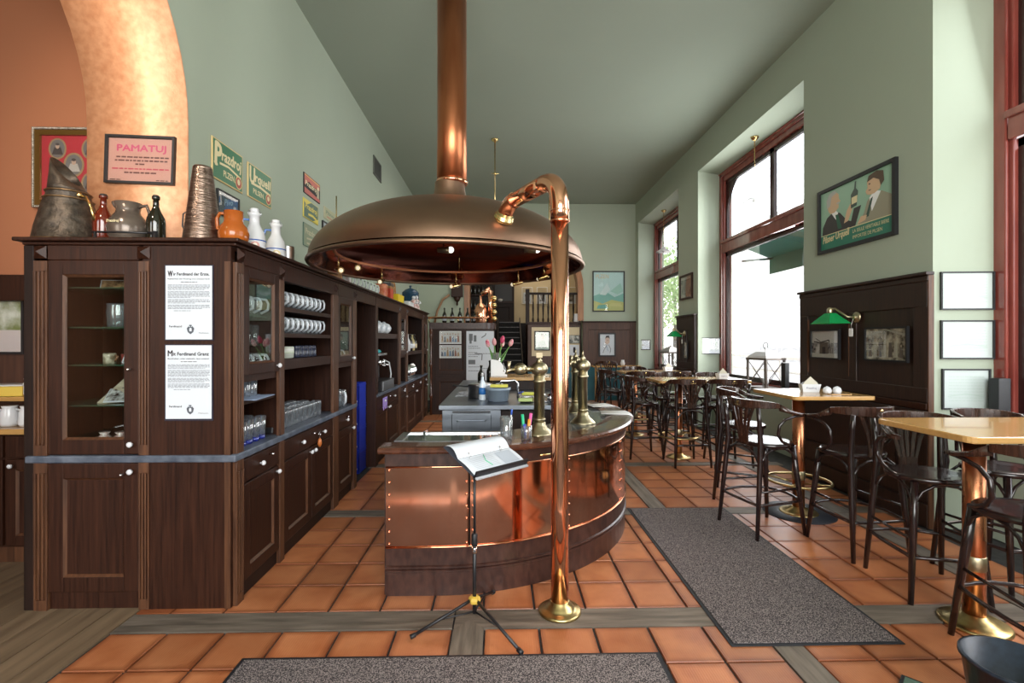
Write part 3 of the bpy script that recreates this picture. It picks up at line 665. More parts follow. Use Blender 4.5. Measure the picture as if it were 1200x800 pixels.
for j in range(7):
    z = .318 + .448 * j / 6
    if j in (0, 6): z += 0
    rivet(XE + .02, CY - rr, z, 0, -1)
    for s_ in seams[1:-1]:
        for off in (-1.0, 1.0):
            a = math.radians(s_ + off * .75); rivet(CX + rr * math.cos(a), CY + rr * math.sin(a), z, math.cos(a), math.sin(a))
child('rivets', rv, M['copper'], bar, stuff=True)
# end board that closes the bar at the aisle
eb = MB(); eb.box(XE - .012, CY - R0 + .02, 0, XE + .02, CY - 1.02, .87); child('end_panel', eb, M['bar_wood'], bar)
# ---- steel sink let into the front of the bar
sk = thing('drip_sink', 'shallow steel framed glass drip tray let into the bar top at its left end', 'sink')
fx0, fx1, fy0, fy1, z = -.64, -.02, 3.14, 3.40, .897
f = MB(); f.box(fx0 - .05, fy0 - .0, z, fx1 + .1, fy0 + .02, z + .008); f.box(fx0 - .05, fy1 + .02, z, fx1 + .1, fy1 + .05, z + .012); f.box(fx0 - .05, fy0, z, fx0, fy1 + .05, z + .012); f.box(fx1, fy0, z, fx1 + .04, fy1 + .03, z + .008)
child('rim', f, M['steel'], sk)
child('basin', B(fx0, fy0 + .02, z + .0005, fx1, fy1 + .02, z + .003), flat((.10, .12, .10), .05), sk)
b = MB(); b.tube([(-.52, 3.30, z + .003), (-.52, 3.30, z + .04), (-.50, 3.27, z + .05)], .008); child('tap', b, M['chrome'], sk)
# ---- inner steel bench
ib = thing('steel_bench', 'stainless steel under-counter bench with a framed door inside the bar', 'bench')
bx0, bx1, by0, by1, bz = -.56, 1.05, 4.62, 7.6, .945
bsteel = noisy('dull_steel', (.17, .19, .22), (.25, .28, .32), (3, 3, 12), .25, .4, 1.0)
child('worktop', B(bx0 - .03, by0 - .03, bz - .045, .62, by1, bz), bsteel, ib, .006)
child('body', B(bx0, by0, .05, .0, by1 - .05, bz - .045), bsteel, ib, .004)
child('body', B(.0, by0 + .06, .05, .55, by1 - .05, bz - .045), M['oak_black'], ib, .004, label='dark front of the bench')
d = MB(); d.box(bx0 + .09, by0 - .012, .30, -.09, by0, .86); child('door', d, bsteel, ib, .006)
d = MB(); 
for a in ((bx0 + .14, by0 - .02, .36, bx0 + .155, by0 - .012, .80), (-.155, by0 - .02, .36, -.14, by0 - .012, .80), (bx0 + .14, by0 - .02, .785, -.14, by0 - .012, .80), (bx0 + .14, by0 - .02, .36, -.14, by0 - .012, .375)): d.box(*a)
child('door_frame', d, bsteel, ib)
child('vent_strip', B(bx0 + .10, by0 - .014, .872, -.10, by0 - .0, .888), M['iron'], ib)
# ---- wooden pass shelf at the back of the ring
ps = thing('pass_shelf', 'light wooden pass shelf across the back of the bar', 'shelf')
child('board', B(-.14, 6.05, 1.06, .80, 6.75, 1.10), M['table'], ps, .006); child('front', B(-.10, 6.12, .0, .76, 6.16, 1.06), M['oak_black'], ps); child('side', B(-.10, 6.16, .95, -.06, 6.70, 1.06), M['oak_black'], ps)
# white bar towels on the rail
for (a, c, lab) in ((-12, -3, 'white bar towel draped over the near right of the bar rail'), (8, 17, 'white bar towel draped over the far right of the bar rail')):
    tw = MB(); n = 6; prof = [(1.30, .9185), (R0 + .03, .9195), (R0 + .068, .905), (R0 + .069, .86)]
    for i in range(n + 1):
        g = math.radians(a + (c - a) * i / n)
        for r, zz in prof: tw.v.append((CX + r * math.cos(g), CY + r * math.sin(g), zz + (rnd.uniform(-.012, .012) if zz < .87 else 0)))
    for i in range(n):
        for j in range(3): tw.face((i * 4 + j, (i + 1) * 4 + j, (i + 1) * 4 + j + 1, i * 4 + j + 1), None, True)
    o = tw.build('bar_towel', M['white']); tag(o, lab, 'towel', 'white bar towels'); md = o.modifiers.new('th', 'SOLIDIFY'); md.thickness = .003; md.offset = 1
# ---- copper hood with its flue
HC, HY, HR, HZ = -.47, 4.46, 1.21, 2.215
hood = thing('copper_hood', 'huge brown copper brew kettle hood hanging over the round bar', 'hood')
prof = [(HR * math.cos(a), HZ + .02 + .56 * math.sin(a)) for a in [math.radians(2 + 80 * i / 22) for i in range(23)]]
prof[-1] = (.175, prof[-1][1] + .01)
z9 = prof[-1][1]; prof[-1] = (.20, z9 - .01); prof += [(.172, z9 + .02), (.152, z9 + .07), (.140, z9 + .13), (.136, z9 + .20)]
mb = MB(); mb.lathe(prof, (HC, HY, 0), 72, cap=False); child('shell', mb, M['copper_dome'], hood)
inner = [(HR - .015, HZ + .01)] + [((HR - .03) * math.cos(a), HZ + .02 + .48 * math.sin(a)) for a in [math.radians(4 + 86 * i / 14) for i in range(15)]]
mb = MB(); mb.lathe([(max(r, 1e-6), z_) for r, z_ in inner], (HC, HY, 0), 64, cap=False); child('lining', mb, M['copper_in'], hood)
mb = MB(); mb.tube([(HC + HR * math.cos(2 * PI * i / 72), HY + HR * math.sin(2 * PI * i / 72), HZ + .012) for i in range(72)], .019, 8, close=True); child('rim', mb, M['copper_dome'], hood)
zt = prof[-1][1]
fm = MB(); fm.lathe([(.138, zt - .01), (.134, zt + .5), (.134, ZC - .002)], (HC + .02, HY, 0), 32); child('flue', fm, M['copper_pipe'], hood)
fm = MB(); fm.lathe([(.140, zt - .005), (.145, zt), (.145, zt + .02), (.139, zt + .025)], (HC + .02, HY, 0), 32); child('flue_collar', fm, M['copper'], hood)
# ring of spotlights under the hood
RR, RZ = 1.0, HZ + .115
mb = MB(); mb.tube([(HC + RR * math.cos(2 * PI * i / 48), HY + RR * math.sin(2 * PI * i / 48), RZ) for i in range(48)], .015, 8, close=True); child('lamp_ring', mb, noisy('satin_copper', (.62, .25, .12), (.74, .33, .17), (6, 6, 6), .34, .45, .75), hood)
for k in range(3):
    a = math.radians(90 + 120 * k); h = MB(); h.tube([(HC + RR * math.cos(a), HY + RR * math.sin(a), RZ), (HC + RR * math.cos(a), HY + RR * math.sin(a), RZ + .40)], .005, 6); child('hanger', h, M['brass'], hood)
for k, (deg, ln) in enumerate(((183, .11), (160, .03), (141, .13), (92, .13), (49, .13), (25, .11))):
    a = math.radians(deg); px, py = HC + RR * math.cos(a), HY + RR * math.sin(a); z1 = RZ - ln
    s_ = MB(); s_.tube([(px, py, RZ), (px, py, z1)], .008, 6); s_.ball((px, py, z1), .018, 8)
    sp = child('spotlight', s_, M['brass'], hood)
    dx, dy = math.cos(a + 2.2), math.sin(a + 2.2); c = MB()
    c.tube([(px - dx * .05, py - dy * .05, z1 - .005), (px - dx * .045, py - dy * .045, z1 - .006), (px + dx * .045, py + dy * .045, z1 - .03), (px + dx * .06, py + dy * .06, z1 - .034)], [.012, .022, .024, .03], 10); child('lamp_can', c, M['brass'], sp)
    g = MB(); g.ball((px + dx * .062, py + dy * .062, z1 - .035), .02, 8); child('bulb', g, flat((1, .85, .6), .2, emit=.6), sp)
for (px, py, pz) in ((-.42, 3.95, 2.295), (.30, 4.15, 2.335)):
    s_ = MB(); s_.tube([(px - .06, py + .02, pz), (px - .05, py + .03, pz + .03), (px - .05, py + .05, pz + .30)], .006, 6); sp = child('spotlight', s_, M['brass'], hood)
    c = MB(); c.tube([(px - .10, py + .02, pz + .004), (px - .095, py + .02, pz + .004), (px - .02, py, pz), (px, py, pz)], [.012, .022, .026, .03], 10); child('lamp_can', c, M['brass_old'], sp); g = MB(); g.ball((px + .012, py - .004, pz), .026, 10); child('bulb', g, flat((1, .93, .82), .2, emit=1.6), sp)
# ---- big bent copper pipe standing before the bar
pi_ = thing('copper_pipe', 'tall shiny copper pipe rising from a brass floor flange and bending into the hood', 'pipe', (.338, 2.774, 0))
px, py, pr = 0, 0, .051
mb = MB(); mb.tube([(0, 0, .02), (0, 0, .6), (0, 0, 1.3), (0, 0, 2.28)], pr, 28); child('upright', mb, M['copper'], pi_)
E0 = Vector((.02 - .338, 3.43 - 2.774, 2.425)); d0 = Vector((.28, -.5, .75)).normalized()
V0, V1 = E0 + d0 * .11, Vector((0, .12, 2.47)); dr = (V1 - V0).normalized()
def arc(p, q, r, n=8):
    """quadratic corner from p through q to r"""
    return [p * (1 - t) ** 2 + q * 2 * t * (1 - t) + r * t * t for t in [i / n for i in range(n + 1)]]
top = Vector((0, 0, 2.505))
u = (top - V0).normalized()
pts = arc(top - Vector((0, 0, .20)), top, top - u * .19, 12)
mb = MB(); mb.tube([Vector((0, 0, 2.24))] + pts, pr + .003, 28); child('elbow', mb, M['copper'], pi_)
mb = MB(); st = top - u * .19; mb.tube([st, V0 + u * .10], pr, 28); child('cross_pipe', mb, M['copper'], pi_)
mb = MB(); mb.tube(arc(V0 + u * .10, V0, E0, 8), pr + .003, 28); child('lower_elbow', mb, M['copper'], pi_)
mb = MB(); mb.tube([E0 - d0 * .02, E0 + d0 * .005, E0 + d0 * .006, E0 + d0 * .02, E0 + d0 * .021, E0 + d0 * .04], [.072, .072, .064, .07, .06, .058], 28); child('collar', mb, M['brass'], pi_)
for z_ in (2.24, 2.30): mb = MB(); mb.lathe([(pr, z_ - .006), (pr + .006, z_ - .004), (pr + .006, z_ + .004), (pr, z_ + .006)], n=28); child('joint_ring', mb, M['copper'], pi_)
mb = MB(); mb.lathe([(.122, 0), (.122, .012), (.112, .018), (.095, .02), (.078, .03), (.072, .045), (.058, .05), (.056, .065), (.05, .068)], n=36); child('flange', mb, M['brass_floor'], pi_)
# ---- brass beer taps
def tap(label, loc, rz, h=.415, arm=True, s=1.0):
    t = thing('beer_tap', label, 'beer tap', loc, rz, 'brass beer taps'); r = .038 * s
    b = MB(); b.lathe([(.100 * s, 0), (.100 * s, .008), (.092 * s, .016), (.080 * s, .030), (.056 * s, .048), (.052 * s, .06), (.044 * s, .064), (.044 * s, .085), (.038 * s, .09)], n=28); child('foot', b, M['brass_old'], t)
    b = MB(); b.lathe([(r, .08), (r, h - .05), (r + .008, h - .046), (r + .008, h - .034), (r, h - .03), (r, h)], n=20)
    b.lathe([(r, .10), (r + .006, .104), (r + .006, .112), (r, .116)], n=20)
    child('column', b, M['brass_old'], t)
    b = MB(); b.ball((0, 0, h + .045), .062 * s, 20, sz=.85); b.lathe([(.02, h + .09), (.024, h + .105), (.012, h + .115), (.012, h + .125)], n=10); child('globe', b, M['brass_old'], t)
    if arm:
        b = MB(); b.tube([(-.05, 0, h + .045), (-.10, 0, h + .045)], .02, 12); b.ball((-.135, 0, h + .045), .048 * s, 16, sz=.9); child('side_globe', b, M['brass_old'], t)
        b = MB(); b.tube([(-.175, 0, h + .045), (-.225, 0, h + .035), (-.235, 0, h + .01)], [.014, .013, .010], 8); b.tube([(-.22, 0, h + .04), (-.215, 0, h + .10)], [.010, .014], 8); child('spigot', b, M['brass_old'], t)
    else:
        b = MB(); b.tube([(0, .05, h + .05), (0, .12, h + .05), (0, .13, h + .02)], .014, 8); b.tube([(0, .1, h + .05), (0, .1, h + .11)], [.01, .014], 8); child('spigot', b, M['brass_old'], t)
    b = MB(); (b.box(-.022, -.004, h + .124, .022, .004, h + .160) if arm else b.tube([(0, 0, h + .12), (0, 0, h + .165)], [.010, .006], 8)); child('badge', b, M['cream'] if arm else M['brass_old'], t)
    return t
tap('front brass beer tap column with a side globe, nearest the music stand', (.27, 3.40, .897), .12)
tap('brass beer tap with a round globe on the right side of the bar', (.655, 3.86, .897), .3, arm=False)
tap('brass beer tap half hidden behind the right-hand globe tap', (.69, 4.45, .897), 2.6, arm=False)
# small brass hook under the bar rail
hk = MB(); hk.tube([(.335 + .14 * 0, 3.06, .842), (.30, 3.02, .846), (.24, 2.985, .848)], .007, 6); hk.ball((.335, 3.065, .84), .014, 8); o = hk.build('coat_hook', M['brass']); tag(o, 'small brass hook on the bar apron beside the copper pipe', 'hook')
# ================================================================ signs, papers, pictures
LW = PI / 2; RW = -PI / 2                                # rotations of things on the left and right wall
gold, sgreen, cream_, ink = flat((.62, .46, .20), .4), flat((.035, .16, .075), .35), flat((.72, .62, .36), .4), flat((.02, .018, .02), .7)
redc, pinkr = flat((.40, .05, .03), .4), flat((.50, .035, .055), .5)
def tin(name, label, y0, y1, z0, z1, draw, edge, ground, group='tin signs on the left wall'):
    w, h = y1 - y0, z1 - z0
    t = thing(name, label, 'sign', (XL + .001, (y0 + y1) / 2, z0), LW, group)
    child('plate', B(-w / 2, -.010, 0, w / 2, 0, h), edge, t, .004)
    a = Art(w, h, -.0105); a.rect(.03, .035, .97, .965, ground); draw(a); a.build('print', None, t); return t
def d1(a):
    a.text('P', .08, .36, .20, cream_, .56, .05, .03); a.line([(.06, .42), (.10, .36), (.16, .38)], .02, cream_)
    a.text('razdroj', .29, .46, .64, cream_, .36, .08, .03); a.line([(.22, .44), (.5, .47), (.92, .36)], .018, cream_)
    a.text('PLZEN.', .34, .17, .38, cream_, .15, 0, .02); a.disc(.84, .22, .115, .17, gold, 20); a.disc(.84, .22, .095, .14, redc, 20); a.disc(.84, .24, .05, .08, cream_)
tin('tin_sign', 'green tin sign lettered Prazdroj in cream above the blue framed picture', 3.72, 4.156, 2.80, 3.115, d1, gold, sgreen)
def d2(a):
    a.text('U', .07, .44, .20, cream_, .48, .05, .03); a.text('rquell', .28, .46, .66, cream_, .36, .08, .03); a.line([(.12, .44), (.5, .46), (.94, .40)], .022, cream_)
    a.text('PILSEN.', .20, .17, .46, cream_, .15, 0, .02); a.disc(.84, .24, .115, .17, gold, 20); a.disc(.84, .24, .095, .14, redc, 20); a.disc(.84, .26, .05, .08, cream_)
tin('tin_sign', 'green tin sign lettered Urquell in cream right of the Prazdroj sign', 4.24, 4.67, 2.81, 3.11, d2, gold, sgreen)
yel = flat((.62, .50, .06), .4); dgreen = flat((.05, .11, .075), .4); pale = flat((.42, .38, .25), .5); gg = flat((.20, .24, .15), .5)
def d3(a):
    a.rect(.03, .70, .97, .965, flat((.45, .07, .04), .4)); a.rect(.03, .90, .97, .93, yel); a.shape([(.03, .42), (.30, .70), (.5, .60), (.97, .66), (.97, .2), (.03, .3)], ink)
    a.text('Prazdroj', .08, .36, .70, cream_, .30, .1, .02); a.shape([(.78, .2), (.92, .2), (.90, .8), (.82, .8)], pale); a.disc(.86, .70, .05, .08, cream_)
tin('tin_sign', 'small red and black tin sign, topmost of three stacked tin signs', 5.43, 5.91, 3.21, 3.44, d3, ink, redc)
def d4(a):
    a.text('Prazdroj', .10, .42, .80, yel, .36, .1, .025); a.line([(.3, .26), (.6, .30), (.85, .22)], .025, yel); a.shape([(.03, .965), (.5, .965), (.2, .72), (.03, .8)], yel); a.shape([(.6, .035), (.97, .035), (.97, .3)], yel)
tin('tin_sign', 'small dark green tin sign with yellow script, middle of three stacked signs', 5.42, 5.855, 2.94, 3.155, d4, yel, dgreen)
def d5(a):
    a.text('Prazdroj', .12, .48, .74, pale, .32, .1, .03); a.line([(.2, .36), (.5, .40), (.85, .3)], .02, pale); a.rect(.2, .12, .8, .2, pale)
tin('tin_sign', 'faded grey green tin sign, lowest of three stacked signs', 5.42, 5.855, 2.62, 2.88, d5, dgreen, gg)
def d6(a): a.text('Pilsner', .15, .45, .7, dgreen, .3, .1, .01); a.rect(.2, .2, .8, .27, redc)
tin('tin_sign', 'small pale olive tin sign above the white framed print by the hood', 6.05, 6.47, 3.085, 3.235, d6, pale, flat((.33, .34, .20), .5))
a = Art(.40, .37); a.rect(0, 0, 1, 1, M['paper']); a.text('Plzen', .15, .62, .7, redc, .18); a.rect(.2, .2, .8, .5, flat((.55, .22, .14), .6))
picture('framed_print', 'white print in a thin black frame behind the edge of the copper hood', 'picture', (XL, 6.2, 2.65), LW, .42, .39, .014, M['black'], a)
blue = flat((.015, .12, .36), .4)
a = Art(.29, .175); a.rect(0, 0, 1, 1, flat((.03, .07, .11), .4)); a.shape([(.2, 0), (1, .1), (1, .95), (.5, .8)], blue); a.shape([(.0, .30), (.20, .42), (.17, .95), (0, .82)], M['white']); a.shape([(.05, .45), (.14, .5), (.12, .8), (.04, .72)], blue); a.text('Pivo', .32, .45, .42, flat((.35, .6, .8), .4), .28, .2, .02, .25); a.shape([(.74, .05), (.94, .05), (.92, .40), (.76, .40)], flat((.6, .32, .06), .3)); a.shape([(.74, .40), (.94, .40), (.90, .6), (.78, .6)], M['white'])
picture('framed_poster', 'small blue beer poster in a black frame below the Prazdroj sign', 'picture', (XL, 3.94, 2.54), LW, .31, .195, .010, M['black'], a)
v = thing('air_vent', 'dark slatted air vent high on the left wall near the ceiling', 'vent', (XL, 8.635, 4.44), LW)
f = MB(); f.box(-.26, -.02, 0, .26, 0, .02); f.box(-.26, -.02, .30, .26, 0, .32); f.box(-.26, -.02, 0, -.24, 0, .32); f.box(.24, -.02, 0, .26, 0, .32); child('frame', f, flat((.10, .11, .09)), v)
child('backing', B(-.25, -.004, .01, .25, 0, .31), M['black'], v)
for k in range(9): child('slat', B(-.24, -.018, .025 + k * .031, .24, -.006, .043 + k * .031), flat((.07, .075, .065)), v)
# pinned proclamations on the end panel (face at y = 2.85)
def doc(label, x0, x1, z0, z1, title, sub, split, curl=False):
    w, h = x1 - x0, z1 - z0; t = thing('printed_proclamation', label, 'document', ((x0 + x1) / 2, YF - .0205, z0), 0, 'proclamations on the cabinet end')
    child('backing', B(-w / 2 - .006, -.008, -.006, w / 2 + .006, 0, h + .006), flat((.02, .018, .035), .5), t)
    a = Art(w, h, -.0085); a.rect(0, .012 if curl else 0, 1, 1, M['paper'])
    a.text(title[0], .05, .855, .10, ink, .075, 0, .03); a.text(title[1], .17, .862, .77, ink, .045, 0, .03); a.text(sub, .05, .808, .90, ink, .022, 0, .02); a.words(.33, .68, .775, .008, ink)
    gr = flat((.20, .22, .25), .8); vv = .735
    for n in split:
        for i in range(n): a.words(.05, .96, vv, .0075, gr, 1 if i < n - 1 else rnd.uniform(.4, 1)); vv -= .0155
        vv -= .014
    a.words(.18, .54, vv - .0, .008, gr); a.text('Ferdinand', .08, .165, .27, ink, .026, 0, .015); a.text('Mathesius.', .72, .08, .22, ink, .016)
    gd = flat((.09, .10, .12), .7); a.shape([(.48, .10), (.54, .07), (.60, .10), (.62, .15), (.58, .18), (.56, .165), (.54, .19), (.52, .165), (.50, .18), (.46, .15)], gd); a.shape([(.515, .11), (.565, .11), (.565, .15), (.54, .16), (.515, .15)], M['paper']); a.disc(.525, .19, .016, .010, gd, 8); a.disc(.555, .19, .016, .010, gd, 8)
    a.build('print', None, t); return t
doc('white printed proclamation headed Wir Ferdinand, upper of two on the cabinet end', -1.937, -1.672, 1.562, 1.988, ('W', 'ir Ferdinand der Erste,'), 'Kaiserlich der Koenig von Oesterreich', (5, 6, 4, 4))
doc('white printed proclamation with a curled lower edge, below the other one', -1.937, -1.675, 1.098, 1.528, ('M', 'it Ferdinand Granz'), 'Buchhalter, oder vielmehr, laut unserer', (4, 6, 4, 4), True)
# plaque on the copper arch
a = Art(.44, .30); sal = flat((.52, .29, .235), .4); a.rect(0, 0, 1, 1, sal); a.text('PAMATUJ', .13, .66, .76, flat((.50, .07, .16), .5), .19, 0, .035)
for i, (u0, u1, vv) in enumerate(((.12, .94, .55), (.10, .94, .47), (.42, .58, .39))): a.words(u0, u1, vv, .035, flat((.10, .04, .04), .6))
a.words(.06, .95, .28, .032, flat((.45, .06, .10), .6)); a.words(.25, .76, .19, .035, flat((.10, .04, .04), .6)); a.words(.03, .2, .03, .02, ink); a.words(.75, .96, .03, .02, ink)
p = picture('framed_notice', 'pink framed notice headed PAMATUJ hanging on the copper arch', 'picture', (-2.513, JY1 - .014, 2.645), 0, .475, .335, .016, M['black'], a, .025)
p.rotation_euler = (0, math.radians(1.8), 0)
# gilt framed portraits in the left room
gilt, silv = flat((.20, .115, .03), .3, .6), noisy('silver_leaf', (.30, .26, .20), (.62, .58, .50), (60, 60, 60), .3, None, .7)
a = Art(.62, .52); a.rect(0, 0, 1, 1, pinkr); ov = flat((.35, .26, .14), .5); dkp = flat((.05, .055, .06), .5); skin = flat((.55, .40, .30), .6)
for (u, vv, s_) in ((.20, .80, 1), (.62, .80, 1), (.41, .55, 1.15), (.62, .27, 1), (.20, .27, 1), (.85, .55, 1)):
    a.disc(u, vv, .115 * s_, .165 * s_, ov, 22); a.disc(u, vv, .092 * s_, .138 * s_, flat((.16, .17, .17), .5), 22); a.shape([(u - .07 * s_, vv - .09 * s_), (u + .07 * s_, vv - .09 * s_), (u + .04 * s_, vv + .02), (u - .04 * s_, vv + .02)], flat((.5, .48, .44), .5) if s_ > 1 else dkp); a.disc(u, vv + .04 * s_, .025 * s_, .042 * s_, skin, 12); a.disc(u, vv + .068 * s_, .026 * s_, .02 * s_, dkp, 10)
p = picture('portrait_collage', 'red mounted oval portraits in a gilt frame on the salmon wall', 'picture', (-3.37, 3.975, 2.64), 0, .70, .60, .04, gilt, a, .03)
f = MB()
for k in range(48):
    t_ = k / 47; f.ball((-.36 + .72 * t_, -.03, -.012), .011, 6); f.ball((-.36 + .72 * t_, -.03, .612), .011, 6)
for k in range(40): t_ = k / 39; f.ball((-.36, -.03, .6 * t_), .011, 6); f.ball((.36, -.03, .6 * t_), .011, 6)
child('bead_edge', f, silv, p, stuff=True)
# ---- right wall: wood panelling on the piers
def wainscot(label, y0, y1, z1, pics=True):
    """local x runs towards the photographer (world -Y); faces -X"""
    t = thing('wall_panelling', label, 'panelling', (XR, y1, 0), RW, 'oak panelling on the window piers'); w = y1 - y0
    child('board', B(0, -.030, .0, w, 0, z1), M['oak_pan'], t)
    child('cap', B(-.02, -.075, z1, w + .02, 0, z1 + .03), M['oak_pan'], t, .008); child('cap_moulding', B(-.01, -.055, z1 - .05, w + .01, -.03, z1), M['oak_pan'], t, .01)
    child('rail', B(0, -.048, z1 - .26, w, -.03, z1 - .05), M['oak_pan'], t, .004); child('rail', B(0, -.048, 1.04, w, -.03, 1.16), M['oak_pan'], t, .004); child('rail', B(0, -.06, .98, w, -.03, 1.035), M['oak'], t, .006)
    for x0, x1 in ((0, .14), (w / 2 - .05, w / 2 + .05), (w - .14, w)): child('stile', B(x0, -.046, 1.16, x1, -.03, z1 - .26), M['oak_pan'], t, .003)
    for x0 in (.145, w / 2 + .005): child('bead', B(w / 2 - .055 if x0 > .2 else .14, -.052, 1.2, w / 2 - .045 if x0 > .2 else .15, -.03, z1 - .30), M['oak_edge'], t)
    for z in (.20, .42, .64, .82): child('plank', B(.0, -.050, z - .2 + .004, w, -.03, z - .004 if z < .8 else .97), M['oak_pan'], t, .004)
    if w > 1.2: child('end_strip', B(w, -.045, 0, w + .012, .0, z1 - .0), M['oak_edge'], t)  # lighter oak paints the lit edge of the panel end
    return t
wainscot('tall black oak panelling with two old photographs and a green lamp', 3.93, 5.64, 2.10)
wainscot('tall black oak panelling on the narrow pier between the two far windows', 8.76, 9.66, 2.03)
def lampw(label, loc, rz):
    t = thing('wall_lamp', label, 'lamp', loc, rz, 'green shaded wall lamps')
    b = MB(); b.lathe([(.055, 0), (.055, .008), (.045, .016), (.02, .02), (.02, .035)], n=20); b.xf(Matrix.Rotation(PI / 2, 4, 'X')); child('rosette', b, M['brass_old'], t)
    b = MB(); b.tube([(0, -.03, 0), (-.02, -.08, .005), (-.07, -.11, .05), (-.13, -.13, .095), (-.18, -.14, .095), (-.19, -.14, .06)], .010, 8); b.lathe([(.024, 0), (.028, .02), (.028, .05), (.02, .065), (.006, .072)], (-.19, -.14, .04), 14); child('arm', b, M['brass_old'], t)
    b = MB(); y = -.14
    b.v += [(-.235, y - .03, .05), (-.145, y - .03, .05), (-.145, y + .03, .05), (-.235, y + .03, .05), (-.34, y - .11, -.055), (-.04, y - .11, -.055), (-.04, y + .11, -.055), (-.34, y + .11, -.055)]
    for q in ((0, 1, 2, 3), (0, 4, 5, 1), (1, 5, 6, 2), (2, 6, 7, 3), (3, 7, 4, 0)): b.face(q)
    g = flat((.012, .30, .085), .12); sh = child('shade', b, g, t); md = sh.modifiers.new('th', 'SOLIDIFY'); md.thickness = .004
    b = MB(); b.ball((-.19, -.14, .0), .022, 8); child('bulb', b, M['white'], t)
    b = MB(); b.tube([(.0, -.04, -.02), (-.015, -.045, -.07), (-.02, -.042, -.11)], .002, 5); b.box(-.05, -.046, -.19, .0, -.040, -.11); child('tag', b, M['white'], t)
    return t
lampw('green shaded brass wall lamp between the two photographs, with a white tag', (XR - .049, 4.72, 1.79), RW)
lampw('small green shaded wall lamp on the far narrow pier panelling', (XR - .049, 9.22, 1.70), RW)
def cityart(w, h, seed, sepia=False):
    a = Art(w, h); c1, c2 = ((.08, .07, .05), (.60, .55, .42)) if sepia else ((.05, .05, .05), (.70, .68, .64)); a.rect(0, 0, 1, 1, photo(seed, c1, c2, 14)); r = random.Random(seed)
    if not sepia:
        a.rect(0, .55, 1, 1, flat((.68, .66, .61), .4)); a.rect(0, 0, 1, .16, flat((.58, .55, .48), .4)); a.rect(.30, .14, .62, .58, flat((.13, .11, .085), .5)); a.rect(.40, .14, .52, .40, ink); a.line([(.08, .6), (.30, .56), (.66, .66), (.66, .16)], .012, ink); a.line([(.15, .72), (.34, .6)], .008, ink)
        for i in range(6): a.rect(.64 + .06 * i, .16, .685 + .06 * i, .30 + r.uniform(0, .2), flat((.22, .2, .18), .5))
    else:
        for i in range(7): u = .10 + .13 * i; hh = r.uniform(.38, .62); cc = flat((.40, .37, .28) if i % 2 else (.12, .10, .08), .5); a.shape([(u - .05, .08), (u + .05, .08), (u + .035, hh), (u - .035, hh)], cc); a.disc(u, hh + .06, .022, .05, flat((.36, .30, .22), .5), 8)
        a.shape([(0, .72), (.5, .95), (1, .74), (1, .82), (.5, 1), (0, .8)], flat((.35, .34, .27), .5)); a.rect(.0, .30, .15, .34, flat((.4, .38, .3), .5))
    return a
picture('framed_photograph', 'old street photograph in a black frame under the green lamp shade', 'photograph', (XR - .050, 5.18, 1.36), RW, .47, .32, .016, M['black'], cityart(.438, .288, 3), .025, 'old photographs on the panelling')
picture('framed_photograph', 'sepia group photograph in a black frame, right one on the panelling', 'photograph', (XR - .050, 4.35, 1.365), RW, .50, .32, .018, M['black'], cityart(.464, .284, 5, True), .025, 'old photographs on the panelling')
picture('framed_photograph', 'small dark photograph hung below the far green wall lamp', 'photograph', (XR - .050, 9.15, 1.22), RW, .20, .34, .018, M['black'], cityart(.164, .304, 6, True), .02)
# poster with two men
a = Art(1.0, .63); tq = flat((.27, .45, .32), .35); a.rect(0, 0, 1, 1, tq); a.rect(0, 0, 1, .255, flat((.02, .17, .11), .35)); a.rect(0, .25, 1, .262, cream_)
dk, tw_, hair, hair2, sk1 = flat((.035, .03, .028), .5), flat((.30, .28, .20), .5), flat((.45, .45, .42), .5), flat((.10, .065, .04), .5), flat((.62, .42, .26), .5)
a.shape([(.02, .262), (.03, .40), (.10, .55), (.20, .62), (.30, .56), (.40, .40), (.46, .36), (.50, .55), (.60, .56), (.52, .262)], dk)
a.shape([(.17, .60), (.22, .64), (.27, .58), (.26, .44), (.22, .50)], M['white']); a.shape([(.23, .55), (.27, .55), (.33, .30), (.27, .30)], flat((.02, .10, .06), .5))
a.shape([(.12, .66), (.10, .80), (.14, .92), (.23, .95), (.28, .88), (.285, .80), (.31, .76), (.28, .73), (.28, .66), (.22, .60), (.15, .60)], sk1); a.shape([(.10, .70), (.09, .84), (.14, .95), (.22, .97), (.25, .92), (.17, .88), (.15, .74)], hair); a.shape([(.25, .72), (.30, .73), (.29, .755), (.25, .75)], hair)
a.shape([(.36, .36), (.42, .38), (.47, .52), (.50, .62), (.45, .64), (.40, .55)], sk1)
a.shape([(.46, .56), (.54, .58), (.56, .80), (.53, .86), (.535, .97), (.515, .97), (.505, .86), (.46, .78)], flat((.02, .05, .03), .3)); a.shape([(.47, .62), (.545, .63), (.55, .74), (.47, .73)], cream_)
a.shape([(.56, .262), (.64, .42), (.68, .58), (.76, .68), (.86, .66), (.97, .56), (1, .50), (1, .262)], tw_); a.shape([(.71, .62), (.77, .70), (.85, .66), (.74, .40)], M['white']); a.shape([(.725, .60), (.755, .62), (.70, .34), (.66, .34)], flat((.03, .07, .05), .5))
a.shape([(.68, .68), (.66, .74), (.685, .78), (.68, .88), (.74, .95), (.84, .93), (.86, .82), (.84, .70), (.77, .66), (.72, .66)], sk1); a.shape([(.68, .87), (.70, .96), (.80, .99), (.88, .95), (.89, .80), (.85, .74), (.83, .84), (.76, .90)], hair2); a.disc(.712, .83, .012, .012, dk, 8); a.line([(.70, .735), (.73, .735)], .008, dk)
a.shape([(.55, .27), (.66, .30), (.68, .37), (.60, .38)], sk1)
